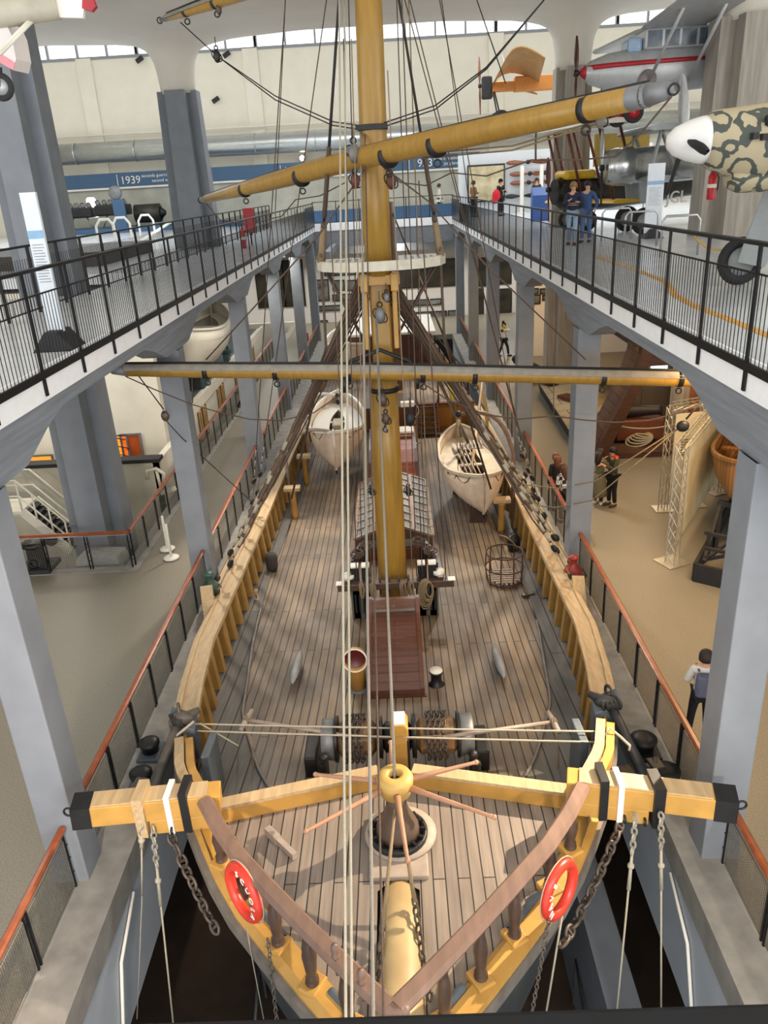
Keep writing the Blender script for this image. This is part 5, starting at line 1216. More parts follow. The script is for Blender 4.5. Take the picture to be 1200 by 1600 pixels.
    TV = [S(0, 0, .90), S(0, 0, 1.08), S(0, 0, 1.28), S(0, -.01, 1.425), S(0, -.005, 1.465)]; TE = [(0, 1), (1, 2), (2, 3), (3, 4)]; TR = [(.165*k, .125*k), (.155*k, .12*k), (.168*k, .128*k), (.105*k, .09*k), (.065*k, .06*k)]
    for sh, el, w in arms:
        i = len(TV); TV += [sh, el, w]; TR += [.075*k, .06*k, .046*k]; TE += [(3, i), (i, i+1), (i+1, i+2)]
    skin_mesh('top', TV, TE, TR, m, t, 0, 2)
    if stripes:
        for z in (1.12, 1.17): MB().torus(S(0, 0, z), .158*k, .012*k, n=24, m=6, sc=.84).build('stripe', cloth(stripes), t, world=False)
    BV = [S(0, 0, .95)]; BE = []; BR = [(.16*k, .122*k)]
    if skirt or coat:
        zl = skirt or coat
        b = MB(); b.lathe([(.165*k, .98*k), (.19*k, .8*k), (.24*k, .5*k if zl < .5 else (zl+.1)*k), (.27*k, zl*k)], (0, 0, 0), n=20); b.build('coat_skirt', cloth(top), t, world=False, solid=.01)
    for hp, kn, an, to in legs:
        i = len(BV); BV += [hp, kn, an+Vector((0, 0, .02*k))]; BR += [.1*k, .074*k, .06*k]; BE += [(0, i), (i, i+1), (i+1, i+2)]
    skin_mesh('trousers', BV, BE, BR, cloth(bottom), t, 0, 2)
    for hp, kn, an, to in legs:
        b = MB(); a = Vector((an.x, an.y-.05*k, .045*k)); b.tube([a, a+Vector((0, .06*k, 0)), Vector((to.x, to.y, .04*k)), Vector((to.x, to.y+.05*k, .03*k))], [.044*k, .05*k, .044*k, .025*k], 10); b.build('shoe', cloth(shoes), t, world=False)
    if hood: MB().torus(S(0, -.04, 1.47), .085*k, .04*k, axis=(0, -.4, 1), n=18, m=8).build('hood', cloth(hood), t, world=False)
    if backpack:
        b = MB(); b.box(S(0, -.2, 1.2), (.29*k, .17*k, .42*k)); bp = b.build('backpack', cloth(backpack), t, world=False, bevel=.05*k)
        for s in (-1, 1): MB().tube([S(s*.11, -.12, 1.05), S(s*.13, .12, 1.2), S(s*.12, .08, 1.42), S(s*.1, -.12, 1.42)], .02*k, 6).build('strap', cloth(backpack), t, world=False)
    return t
def feetpos(px, py, z): return at(px, py, z=z)
# lower hall
p = feetpos(1088, 1152, 0); person('person in white shirt with backpack standing by the right column, seen from behind', p, -.25, 1.62, '#d8d6d2', '#17181b', '#2a201c', hands=((-.14, .26, 1.12), (.2, .2, 1.0)), feet=((-.14, .06), (.14, -.06)), shoes='#e8e6e2', backpack='#5d6076')
p = feetpos(934, 788, 0); person('person with long hair in olive-grey coat hugging the taller one', p, -.95, 1.6, '#6b6850', '#2a2a2a', '#241a15', hands=((-.1, .34, 1.36), (.1, .34, 1.36)), coat=.32, shoes='#dddad4', long_hair=True)
p = feetpos(955, 790, 0)+Vector((.0, .0, 0)); person('person in dark green jacket with red hood hugging the one in the long coat', p, 2.0, 1.68, '#3c3b28', '#121214', '#15110f', hands=((-.1, .36, 1.3), (.1, .36, 1.25)), hood='#d4432e', shoes='#3a3a3c', lean=.06)
p = feetpos(880, 815, 0); person('person with long brown hair in black and white checked shirt beyond the right railing', p, .5, 1.6, 'check', '#16161a', '#5a3722', long_hair=True, lean=.12)
p = feetpos(868, 800, 0)+Vector((.05, .15, 0)); person('person with long brown hair in dark jacket leaning beside the checked shirt', p, .3, 1.6, '#1e1a1a', '#16161a', '#6a4126', long_hair=True, lean=.15)
p = feetpos(390, 680, 0); person('person in black top and khaki trousers standing on the left walkway', p, PI, 1.68, '#121214', '#4c4336', '#1b1512', hands=((-.16, .24, 1.25), (.16, .24, 1.25)))
p = feetpos(787, 557, 0); person('person in white shirt carrying a child on the shoulders far down the right side', p, -1.2, 1.7, '#dcdad6', '#23262c', '#1d1512', hands=((-.12, .12, 1.45), (.12, .12, 1.45)), feet=((-.1, -.22), (.1, .26)))
q = p+Vector((0, 0, 1.42-.93*.62*.9)); person('child in yellow top riding on an adult\'s shoulders far down the right side', p+Vector((-.04, -.02, .82)), -1.2, 1.0, '#d8c04a', '#2a2a30', '#1d1512', feet=((-.12, .3), (.12, .3)), hands=((-.12, .2, 1.35), (.12, .2, 1.35)))
p = feetpos(776, 560, 0); person('child in black walking beside the adult far down the right side', p, 1.0, 1.2, '#131316', '#131316', '#1d1512')
# upper gallery
p = feetpos(893, 383, ZU); person('boy in dark striped jumper and jeans walking on the right gallery', p, PI-.25, 1.72, '#1d2340', '#8aa0b8', '#8a6a44', hands=((-.16, .28, 1.2), (.1, .3, 1.25)), stripes='#c8b27a', shoes='#3a3d44', feet=((-.08, .1), (.1, -.16)))
p = feetpos(915, 379, ZU); person('boy in blue denim jacket and jeans walking on the right gallery', p, PI-.5, 1.72, '#34507e', '#48618a', '#17110e', hands=((-.28, .12, .95), (.25, .2, 1.05)), shoes='#222226', feet=((-.08, -.05), (.1, .12)))
p = at(687, 335, y=53.2); person('person in pale coat crossing the far end of the gallery', (p.x, p.y, ZU), -1.5, 1.85, '#d8d2c2', '#4c4a46', '#2c211b', coat=.75, feet=((-.1, -.25), (.1, .25)))
p = at(740, 322, y=48.5); p.z = ZU; person('person in brown jacket standing by the map at the far gallery', p, -1.0, 1.9, '#7a5a38', '#23242c', '#17110e', hands=((-.1, .26, 1.15), (.1, .26, 1.15)))
p = at(782, 329, y=48.0); p.z = ZU; tq = person('person in black holding a red jacket by the framed map', p, PI+.6, 1.9, '#121214', '#121214', '#17110e', cap='#101012', hands=((-.16, .26, 1.15), (.1, .28, 1.2)))
tag(MB().ball(p+Vector((-.28, -.35, 1.12)), .26, 12, (.9, .6, 1.2)).ball(p+Vector((-.38, -.36, .9)), .2, 12, (.8, .6, 1.2)).build('red_jacket', cloth('#c81f2c'), bevel=0), 'bright red jacket held by the person in black near the map', 'jacket')
p = at(838, 322, y=48.5); p.z = ZU; person('person in dark grey jacket by the wall of propellers', p, PI, 1.85, '#3a3634', '#1c1c20', '#17110e', hands=((-.14, .24, 1.15), (.14, .24, 1.15)))
# ------------------------------------------------------------------ lower hall exhibits
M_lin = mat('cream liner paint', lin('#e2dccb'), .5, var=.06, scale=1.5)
M_tblack = mat('matt black exhibit paint', (.02, .02, .021), .7, var=.2)
M_oldwood = mat('old dark hull wood', lin('#4a2c1c'), .55, var=.3, scale=3, aniso=(1, 1, 5))
M_teal = mat('teal machinery paint', lin('#47666a'), .5, var=.12)
# white liner behind the left railing
ln = thing('liner_superstructure', 'cream white ocean liner deck front with orange windows behind the left pillar', 'ship', (-11, 22, ZPIT))
MB().bb(-30, -7.15, 24.2, 25.8, -3.6, 6.2).build('house_front', M_lin, ln)
MB().bb(-7.6, -7.3, 25.8, 46, -3.6, 1.35).build('house_side', M_lin, ln)
MB().bb(-14, -7.3, 25.8, 46, 1.22, 1.34).build('boat_deck', mat('dark boat deck', lin('#5a5f5f'), .7), ln); MB().bb(-7.34, -7.22, 25.8, 46, 1.1, 1.5).build('deck_edge', M_lin, ln)
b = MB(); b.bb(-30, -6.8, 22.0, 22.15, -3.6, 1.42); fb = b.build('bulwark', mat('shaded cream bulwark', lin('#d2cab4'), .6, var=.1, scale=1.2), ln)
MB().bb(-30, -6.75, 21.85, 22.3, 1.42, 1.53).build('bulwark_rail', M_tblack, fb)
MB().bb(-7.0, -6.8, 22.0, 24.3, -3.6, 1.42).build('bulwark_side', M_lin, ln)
MB().bb(-30, -6.9, 22.15, 24.2, .3, .4).build('deck', mat('liner deck grey', lin('#85837c'), .7), ln)
M_glow = emit_mat('lit orange window', lin('#f0962c'), .8)
for k, (x0, y0, x1, y1) in enumerate(((172, 681, 196, 722), (197, 679, 217, 719), (54, 712, 80, 746))):
    a, c = at(x0, y1, y=24.18), at(x1, y0, y=24.18); w_ = MB().bb(a.x, c.x, 24.17, 24.2, a.z, c.z).build('window', M_glow if k != 1 else mat('deep orange window', lin('#b8501c'), .4), ln)
    MB().bb(a.x-.06, c.x+.06, 24.13, 24.2, c.z, c.z+.05).bb(a.x-.06, a.x, 24.13, 24.2, a.z, c.z).bb(c.x, c.x+.06, 24.13, 24.2, a.z, c.z).build('window_frame', M_greyiron, w_)
c = at(182, 704, y=24.1); b = MB(); b.tube([c+Vector((.3*(1 if k % 2 else -1)+.05*k, 0, .5-.15*k)) for k in range(8)], .03, 5); b.build('railing_zigzag', M_tblack, ln)
for k, y in enumerate((29.0, 32.6, 36.6, 41)):
    for o in (0, .75):
        w_ = MB().bb(-7.31, -7.27, y+o, y+o+.5, -.15, .95).build('window', mat('yellow lit pane', lin('#d8b878'), .3, var=.2), ln)
        MB().bb(-7.29, -7.25, y+o-.06, y+o+.56, -.2, -.14).bb(-7.29, -7.25, y+o-.06, y+o, -.2, 1.0).bb(-7.29, -7.25, y+o+.5, y+o+.56, -.2, 1.0).bb(-7.29, -7.25, y+o+.22, y+o+.28, -.2, .95).build('window_frame', mat('window wood', lin('#7d5a3c'), .5), w_)
t = boat('liner_lifeboat', 'big cream lifeboat on the deck of the white liner at left', (-8.1, 34.0, 1.95), .06, 8.8, 2.6, 1.6, M_lin, grab=False)
for ch in t.children:
    if ch.name.startswith('hull'): ch.data = ch.data.copy(); ch.data.materials[0] = M_lin
for k, y in enumerate((31.6, 36.4)):
    t = thing('boat_cradle', 'teal iron boat cradle on the liner deck, the %s one' % ('nearer', 'farther')[k], 'cradle', (-8.1, y, 1.34))
    for x in (-9.0, -8.3, -7.5): MB().box((x, y, 1.62), (.25, .5, .56)).build('foot', M_teal, t, bevel=.04)
    MB().box((-8.2, y, 1.9), (1.9, .5, .16)).build('beam', M_teal, t); MB().tube([(-7.5, y, 1.4), (-7.36, y, 1.9), (-7.45, y, 2.3)], .07, 8).build('arm', M_teal, t)
for k, y in enumerate((26.2,)):
    t = thing('deck_winch', 'teal winch with white drum on the liner deck edge', 'winch', (-7.9, y+3, 1.34)); MB().box((-7.9, y+3, 1.52), (.7, .9, .35)).build('bed', M_teal, t, bevel=.05); MB().cyl((-8.2, y+3, 1.88), (-7.6, y+3, 1.88), .26, n=18).build('drum', M_lin, t)
# anchor on the bulwark
c = at(247, 750, y=21.9); t = thing('wall_anchor', 'cream painted anchor fixed on the white liner bulwark', 'anchor', c)
MB().tube([c+Vector((0, 0, .3)), c+Vector((.05, 0, -.35))], .05, 8).build('shank', M_lin, t); MB().tube([c+Vector((-.32, 0, .05)), c+Vector((-.28, 0, .32)), c+Vector((0, 0, .36)), c+Vector((.2, 0, .2)), c+Vector((.15, 0, -.1))], .06, 8).build('arm', M_lin, t); MB().box(c+Vector((.25, 0, -.35)), (.5, .08, .12), M=Matrix.Rotation(-.3, 3, 'Y')).build('stock', M_lin, t)
# gangway stair down into the pit
t = thing('gangway', 'cream ship gangway stair with tubular rails at far left', 'stairs', (-11, 19, 0))
A, B = at(35, 800, y=19.4), at(112, 862, y=19.0); A0, B0 = at(22, 765, y=19.4), at(110, 815, y=19.4)
for o in (0, .9): MB().bar(A+Vector((0, o, 0)), B+Vector((0, o, 0)), .05, .28).build('stringer', M_lin, t)
for k in range(9): MB().box(A.lerp(B, (k+.5)/9)+Vector((0, .45, 0)), (.26, .85, .04)).build('step', M_tblack, t)
for h in (.45, .9):
    for o in (0, .9): MB().tube([A+Vector((-.8, o, h)), A+Vector((0, o, h)), B+Vector((0, o, h))], .025, 6).build('rail', M_lin, t)
for k in range(4): MB().tube([A.lerp(B, k/3), A.lerp(B, k/3)+Vector((0, 0, .9))], .025, 6).build('rail_post', M_lin, t)
for v in (A+Vector((-.5, .45, 0)),): MB().box(v, (1.0, 1.0, .08)).build('landing', M_lin, t)
# light wedge plinth in the pit by the railing
b = MB(); b.prism([(-8.9, -1.5), (-8.0, .25), (-7.0, .2), (-6.75, -1.5)], lambda u, v: (u, 18.02, v), lambda u, v: (u, 18.72, v*.8)); tag(b.build('canvas_hump', mat('grey tarpaulin', lin('#a9aaa6'), .8, var=.1)), 'pale grey covered hump below the pit railing at left', 'cover')
for k, (px, py, lab) in enumerate(((268, 872, 'white rope-barrier post on round foot by the left pit corner, front one'), (262, 858, 'white rope-barrier post on round foot by the left pit corner, back one'))):
    p = at(px, py, z=.02); t = thing('barrier_post', lab, 'post', p); MB().lathe([(.2, 0), (.2, .03), (.04, .05)], p, n=20).build('foot', M_white, t); MB().lathe([(.035, .04), (.035, .95), (0, .97)], p, n=10).build('post', M_white, t)
p = at(62, 888, z=0); t = thing('mooring_bollard', 'black cast mooring bollard on a wooden base beside the left pit', 'bollard', p)
MB().box(p+Vector((0, 0, .06)), (.85, .8, .12)).build('base', M_tblack, t, bevel=.02); MB().lathe([(.27, .12), (.23, .2), (.22, .62), (.3, .66), (.32, .72), (.24, .78), (0, .8)], p, n=22).build('bollard', M_iron, t); MB().torus(p+Vector((0, -.26, .25)), .09, .03, axis=(0, 1, 0), n=14, m=6).build('ring', M_iron, t)
MB_o = tag(MB().lathe([(.17, 0), (.17, .05), (0, .05)], at(80, 843, y=19.0), axis=(0, -1, .1), n=20).build('porthole', M_tblack), 'black round porthole disc on the left pit wall behind the railing', 'porthole')
# buoys by the railings
for (px, py, s, colr, lab) in ((313, 935, -1, '#3f5a50', 'dark green lantern-shaped buoy against the left railing'), (913, 935, 1, '#8a2f28', 'dark red lantern-shaped buoy against the right railing')):
    y = 15.55; p = Vector((s*4.08 if s > 0 else -4.02, y, .012)); m = mat('buoy '+colr, lin(colr), .4, var=.2); t = thing('ship_lantern', lab, 'lantern', p)
    MB().lathe([(.2, 0), (.21, .04), (.2, .5), (.16, .58), (.09, .64), (.09, .78), (.12, .8), (.12, .84), (0, .86)], p, n=20).build('body', m, t)
    MB().torus(p+Vector((0, 0, .3)), .205, .015, n=22, m=6).build('band', M_iron, t)
    MB().tube([p+Vector((.2, 0, .15)), p+Vector((.3, 0, .35)), p+Vector((.2, 0, .55))], .018, 6).build('handle', M_iron, t)
for (a, c, x, lab) in (((322, 915), (333, 1000), -3.75, 'tan plank leaning up on the left rail beside the green lantern'), ((903, 900), (907, 950), 3.78, 'tan plank standing on the right rail beside the red lantern')):
    p, q = at(*a, y=14.8), at(*c, y=14.3); tag(MB().bar(p, q, .26, .05, up=(0, 1, 0)).build('plank', M_tan), lab, 'plank')
# far wall pictures on the lower floor
M_pic = mat('dark painting', (.03, .035, .03), .35, var=.6, scale=1.2, col2=lin('#4a4436')); M_photo = mat('black and white photograph', lin('#3c3e40'), .4, var=.6, scale=1.5, col2=lin('#9a9a96'))
YPW = 55.55
PICS = [((612, 403, 716, 452), 'huge dark seascape painting right of the mast on the far white wall'), ((505, 425, 0, 0), None), ((493, 436, 513, 471), 'dark portrait-format photograph left of the mast on the far wall'), ((507, 420, 556, 432), 'wide dark photograph under the left platform on the far wall'), ((520, 437, 538, 455), 'upper small photograph in the left grid on the far wall'), ((541, 437, 557, 455), 'upper right small photograph in the left grid on the far wall'), ((520, 458, 557, 471), 'middle wide photograph in the left grid on the far wall'), ((496, 476, 533, 487), 'low wide photograph in the left grid on the far wall'), ((497, 500, 512, 512), 'lowest little dark photograph at left on the far wall'), ((618, 466, 690, 480), 'long dark photograph below the huge painting'), ((650, 485, 698, 514), 'dark brown photograph near the right column on the far wall'), ((700, 484, 718, 498), 'upper small dark photograph by the right column'), ((700, 501, 718, 514), 'lower small dark photograph by the right column'),
        ((404, 400, 440, 482), 'tall black panel between the far left columns'), ((446, 405, 472, 480), 'narrow black panel between the far left columns'), ((744, 402, 762, 448), 'dark panel behind the far right columns'), ((772, 395, 800, 445), 'dark green landscape panel between the right columns, upper'), ((772, 450, 800, 494), 'dark green landscape panel between the right columns, lower'), ((745, 450, 756, 494), 'narrow dark panel behind the far right columns, lower')]
for r_, lab in PICS:
    if not lab: continue
    a, c = at(r_[0], r_[3], y=YPW), at(r_[2], r_[1], y=YPW); t = thing('wall_picture', lab, 'picture', ((a.x+c.x)/2, YPW, a.z))
    MB().bb(a.x, c.x, YPW-.02, YPW+.03, a.z, c.z).build('frame', M_tblack, t); MB().bb(a.x+.08, c.x-.08, YPW-.035, YPW-.02, a.z+.08, c.z-.08).build('image', M_pic if 'photo' not in lab else M_photo, t)
c = at(476, 533, y=48.5); tag(MB().box(c, (.5, .3, .95)).build('fire_cabinet', mat('red cabinet paint', lin('#b01c22'), .4)), 'red fire cabinet on the far left column', 'cabinet')
MB_w = MB().bb(6.6, 15, 40.8, 41, 0, 4.9); struct('wall_partition', MB_w, MATS['white gallery wall'])
for r_, lab in (((827, 450, 842, 460), 'upper left photograph on the white partition'), ((843, 450, 858, 460), 'upper right photograph on the white partition'), ((826, 460, 845, 476), 'sailing ship photograph on the white partition'), ((847, 460, 860, 470), 'small dark photograph on the white partition')):
    a, c = at(r_[0], r_[3], y=40.75), at(r_[2], r_[1], y=40.75); t = thing('wall_picture', lab, 'picture', ((a.x+c.x)/2, 40.75, a.z)); MB().bb(a.x, c.x, 40.74, 40.8, a.z, c.z).build('frame', M_tblack, t); MB().bb(a.x+.07, c.x-.07, 40.73, 40.74, a.z+.07, c.z-.07).build('image', M_photo, t)
# black and beige sloping ship model platform
t = thing('sloping_platform', 'long black-sided platform topped with slanting beige boards beyond the right railing', 'platform', (6.6, 30, 0))
b = MB(); b.prism([(6.35, 0), (8.6, 0), (8.6, .8), (6.2, .5)], lambda u, v: (u+.0, 25.9, v), lambda u, v: (u+.2, 33.3, v)); b.build('black_side', M_tblack, t)
b = MB(); b.grid([[(6.2, 25.95, .53), (8.6, 25.95, .83)], [(6.4, 33.3, .53), (8.8, 33.3, .83)]]); b.build('beige_boards', plank_mat('beige sloping boards', lin('#cdbb96'), lin('#bda982'), lin('#6d5a40'), .9, 3, .02, 'x', .6), t, solid=.03)
for k, (x, y) in enumerate(((6.6, 32.4), (7.0, 29.4), (7.3, 26.7))): MB().box((x, y, .72), (.5, 1.0, .12), rz=.5).build('wood_brace', M_mahog, t)
c = at(826, 570, z=.7); t = thing('small_cannon', 'black cannon beyond the right columns', 'cannon', (c.x, c.y, 0)); MB().tube([c+Vector((-.5, 1.0, .1)), c+Vector((-.4, .8, .1)), c+Vector((.3, -.9, .0))], [.16, .24, .14], 14).build('barrel', M_iron, t); MB().box((c.x, c.y, .3), (.7, 1.2, .5)).build('carriage', M_tblack, t, bevel=.04)
c = at(850, 560, z=.3); t = thing('black_bench', 'black bench with three round heads beyond the right columns', 'bench', (7.9, 36.5, 0)); MB().bb(7.3, 9.2, 36, 36.9, .55, .68).build('top', M_tblack, t)
for x in (7.5, 9.0): MB().bb(x-.06, x+.06, 36.1, 36.8, 0, .55).build('leg', M_tblack, t)
# great wooden hull section
hs = thing('wooden_hull_section', 'huge dark wooden hull section with open ribs and deck at the right', 'ship', (9, 26, 0))
b = MB(); yb0 = 24.6
prof = [(6.75, .0), (6.9, .5), (7.3, 1.4), (7.75, 2.4), (8.0, 3.3), (8.05, 4.2)]
rows = [[(x+.0, y, z) for x, z in prof] for y in (24.6, 25.1, 25.7)]
b.grid(rows); b.build('planking', plank_mat('dark hull boards', lin('#6a4a32'), lin('#59402e'), (.02, .012, .01), .28, 4, .012, 'yz', .6), hs, solid=.12)
b = MB(); b.sweep([(x+.15, yb0-.05, z) for x, z in prof], [(-.3, -.18), (.3, -.18), (.3, .18), (-.3, .18)], side=lambda i: Vector((0, 1, 0))); b.build('cut_rib', M_oldwood, hs)
b = MB(); b.bb(6.6, 12, 24.2, 25.2, 0, .18); b.build('sill_beam', M_oldwood, hs); b = MB(); b.bb(8.0, 13, 24.4, 25, 2.95, 3.4); b.build('deck_beam', M_oldwood, hs)
MB().bb(9.75, 10.0, 24.4, 24.7, .1, 3.0).build('post', mat('orange brown post', lin('#7d4a26'), .5, var=.2), hs)
b = MB(); b.bb(8.75, 13, 27.2, 27.3, .1, 3.2); b.build('lining_boards', plank_mat('grey lining boards', lin('#6f6458'), lin('#5d544b'), (.03, .025, .02), .16, 5, .01, 'x', .35), hs)
MB().bb(8, 14, 24.5, 36, 3.4, 3.48).build('upper_deck', plank_mat('upper deck boards', lin('#7f7263'), lin('#6b6056'), (.03, .025, .02), .2, 6, .012, 'y', .35), hs); MB().bb(7.85, 8.35, 24.5, 36, 3.6, 4.4).build('bulwark_top', M_oldwood, hs)
for k in range(4): MB().lathe([(.08, 0), (.05, .1), (.08, .25), (.05, .4), (.06, .6)], (9.0+k*.9, 25.0, 3.48), n=10).build('railing_post', M_oldwood, hs)
MB().tube([(8.3, 25, 4.08), (12.5, 25, 4.08)], .05, 6).build('handrail', M_oldwood, hs)
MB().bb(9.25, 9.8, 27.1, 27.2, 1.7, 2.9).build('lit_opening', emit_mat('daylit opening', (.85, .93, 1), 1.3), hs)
t = thing('old_cannon', 'dark iron cannon lying on a brown crate inside the hull section', 'cannon', (8.4, 25.8, .18))
MB().tube([(7.7, 25.9, 1.1), (7.9, 25.9, 1.1), (8.6, 25.8, 1.12), (9.1, 25.75, 1.13), (9.25, 25.73, 1.13)], [.2, .23, .19, .15, .18], 16).build('barrel', M_iron, t); MB().tube([(7.7, 25.9, 1.1), (7.55, 25.9, 1.1)], [.06, .1], 10).build('knob', M_iron, t)
tag(MB().bb(7.75, 9.3, 25.5, 26.4, .18, .88).build('crate', mat('red brown crate', lin('#6d3a22'), .5, var=.2), bevel=.03), 'red-brown wooden crate under the old cannon', 'crate')
b = MB()
for k in range(5): b.torus((8.4+.02*k, 25.2-.02*k, .3+.04*k), .4-.045*k, .03, axis=(.1*k-.2, -.15+.06*k, 1), n=26, m=6, sc=1.25)
tag(b.build('rope_coil', M_whrope), 'thick white rope coil on the floor of the hull section', 'rope')
rope('barrier_rope', catenary((7.3, 24.9, 1.0), (9.8, 24.5, 1.15), .25), .025, M_whrope, 'white barrier rope sagging across the hull section opening', 'rope')
# truss frame with canvas
M_alu = mat('aluminium truss', lin('#c8c6be'), .35, metal=.8)
def truss(parent, p, q, w=.22):
    p, q = Vector(p), Vector(q); d = (q-p).normalized(); u = d.orthogonal().normalized(); v = d.cross(u); b = MB(); L = (q-p).length
    co = [(u*a+v*c)*w/2 for a in (-1, 1) for c in (-1, 1)]
    for c in co: b.tube([p+c, q+c], .016, 5)
    n = max(2, int(L/.3))
    for k in range(n):
        for i, j in ((0, 1), (1, 3), (3, 2), (2, 0)): b.tube([p+co[i]+d*L*k/n, p+co[j]+d*L*(k+1)/n], .008, 4)
    return b.build('truss_beam', M_alu, parent)
a, c = Vector((6.68, 16.7, 0)), Vector((9.35, 21.0, 0)); t = thing('truss_display', 'aluminium truss frame stretched with a cream printed canvas map', 'display', a)
Z = Vector((0, 0, 1)); hT = 2.9
for v in (a, c): truss(t, v, v+Z*hT); MB().box(v+Z*.015, (.6, .6, .02), rz=.4).build('base_plate', M_alu, t)
truss(t, a+Z*hT, c+Z*hT); 
d = (c-a).normalized(); b = MB(); b.bar(a+d*.3+Z*1.6, c-d*.25+Z*1.6, .02, 2.4); b.build('canvas', mat('cream canvas map', lin('#d8c69a'), .8, var=.12, scale=1.6, col2=lin('#e6dab4'), detail=9), t)
a2, c2 = Vector((7.5, 19.9, 0)), Vector((8.45, 20.1, 0))
t = thing('truss_display', 'white text panel held in a truss frame behind the canvas', 'display', a2)
for v in (a2, c2): truss(t, v, v+Z*2.9, .18); MB().box(v+Z*.015, (.5, .5, .02)).build('base_plate', M_alu, t)
truss(t, a2+Z*2.9, c2+Z*2.9+Vector((.7, .4, 0)), .18); MB().bar(a2+Vector((.12, -.05, 1.55)), c2+Vector((.25, -.05, 1.55)), .02, 2.3).build('panel', mat('cream text panel', lin('#ece4cc'), .6, var=.02), t)
for k in range(7): MB().bar(a2+Vector((.3, -.075, 2.0-.07*k)), a2+Vector((.75-.1*(k % 3), -.09, 2.0-.07*k)), .006, .02).build('text_line', M_iron, t)
# wooden boat on black stand
t = thing('display_stand', 'black steel stand with skirted base and slanting braces at the right', 'stand', (7.8, 17.5, 0))
A0 = Vector((6.85, 15.75, 0)); fx = Vector((.78, -.62, 0)); sy = Vector((.53, .85, 0)); Z5 = Vector((0, 0, .22))
MB().bar(A0+Z5, A0+fx*2.6+Z5, .08, .44).bar(A0+Z5, A0+sy*6+Z5, .08, .44).build('skirt', M_tblack, t)
S_ = lambda u, v, z: A0+fx*u+sy*v+Vector((0, 0, z))
for p_, q_ in (((.15, .2, .44), (1.1, 1.9, 1.2)), ((.15, .2, .44), (.1, 1.9, 1.2)), ((.1, 5.8, .44), (.1, 4.4, 1.2)), ((.05, .5, 1.0), (1.9, .5, 1.0)), ((.15, .25, .75), (2.3, .25, .75)), ((1.9, .3, .44), (1.9, .5, 1.05)), ((.15, .5, .44), (.15, .5, 1.05)), ((.15, .3, .44), (2.2, .6, 1.3))): MB().bar(S_(*p_), S_(*q_), .07, .07).build('brace', M_tblack, t)
b = MB()
for v in (1.9, 4.4):
    b.bar(S_(.05, v, 1.22), S_(1.2, v, 1.22), .12, .12)
    for u in (.1, 1.15): b.bar(S_(u, v, 0), S_(u, v, 1.25), .09, .09)
b.bar(S_(.6, 1.9, 1.18), S_(.6, 4.4, 1.18), .1, .1).build('trestle', M_tblack, t)
M_ply = plank_mat('varnished boat strips', lin('#a5794c'), lin('#8a6038'), lin('#4a2f1a'), .09, 4, .006, 'y', .4)
t = boat('wooden_boat', 'varnished brown wooden boat on the black stand behind the right column', (9.3, 18.9, 1.3), -.55, 5.0, 1.7, .85, M_ply, decked=False, grab=False)
for ch in t.children:
    if ch.name.startswith('hull'): ch.data = ch.data.copy(); ch.data.materials[0] = M_ply
# basement rails seen down in the pit
for k, (x, y) in enumerate(((-2.6, 6.2), (-2.4, 8.2))):
    t = thing('pit_handrail', 'grey tubular handrail down in the dark pit left of the bow, %s' % ('nearer', 'farther')[k], 'railing', (x, y, ZPIT))
    MB().tube([(x, y, ZPIT), (x, y, -3.9), (x-.15, y+1.6, -3.9), (x-.15, y+1.6, ZPIT)], .03, 8).build('tube', M_greyiron, t)
t = thing('pit_handrail', 'grey tubular handrail down in the dark pit right of the bow', 'railing', (2.9, 7.5, ZPIT)); MB().tube([(2.7, 6, ZPIT), (2.7, 6, -3.9), (3.0, 9.5, -3.9), (3.0, 9.5, ZPIT)], .03, 8).build('tube', M_greyiron, t)
tag(MB().bb(3.0, 3.5, 7.0, 12.5, ZPIT, -2.6).build('pit_partition', M_conc), 'grey boxed partition down in the pit right of the bow', 'partition')
for s, x in ((-1, -3.72), (1, 3.88)):
    b = MB(); b.tube([(x, 8.2, -.5), (x, 7.4, -.9), (x, 6.6, -2.6), (x, 6.5, -4.4)], .025, 6); tag(b.build('conduit', M_white), 'white conduit pipe running down the %s pit wall' % ('left' if s < 0 else 'right'), 'pipe')
# ------------------------------------------------------------------ upper gallery: sign band, duct, exhibits
sg = thing('timeline_sign', 'long dark blue timeline sign band across the far wall', 'sign', (0, 59.4, 9.5))
MB().bb(-24, 6.8, 59.3, 59.5, 9.5, 10.42).build('band', M_blue, sg); MB().bb(-24, 6.8, 59.28, 59.5, 9.38, 9.5).build('lower_edge', M_white, sg)
for px, py, num, l1, l2 in ((188, 283, '1939', 'seconda guerra mondiale', 'second world war'), (443, 268, '1945', 'dopoguerra', 'post war'), (644, 261, '1953', 'aerei a reazione', 'jet planes')):
    p = at(px, py, y=59.27); z = 9.68
    text_mesh('year_lettering', num, .72, M_white, sg, (p.x, 59.28, z), (PI/2, 0, 0), .01)
    MB().bb(p.x-.22, p.x-.18, 59.27, 59.3, 9.55, 10.3).build('divider', M_white, sg)
    if num != '1945':
        text_mesh('lettering', l1, .3, M_white, sg, (p.x+1.5, 59.28, z+.36), (PI/2, 0, 0), .01); text_mesh('lettering', l2, .3, M_white, sg, (p.x+2.2, 59.28, z+.03), (PI/2, 0, 0), .01)
M_duct = mat('galvanised duct', lin('#bfc3c4'), .28, metal=.85, var=.12, scale=3, aniso=(1, 8, 8))
t = thing('air_duct', 'big round galvanised air duct running along the far wall', 'duct', (0, 58.6, 11.7)); MB().cyl((-29.9, 58.6, 11.75), (29.9, 58.6, 11.55), .66, n=28).build('pipe', M_duct, t)
for k in range(15): MB().cyl((-29+4.1*k, 58.6, 11.75-.2*(1+4.1*k)/60), (-28.92+4.1*k, 58.6, 11.75-.2*(1+4.1*k)/60), .69, n=28).build('joint_ring', M_duct, t)
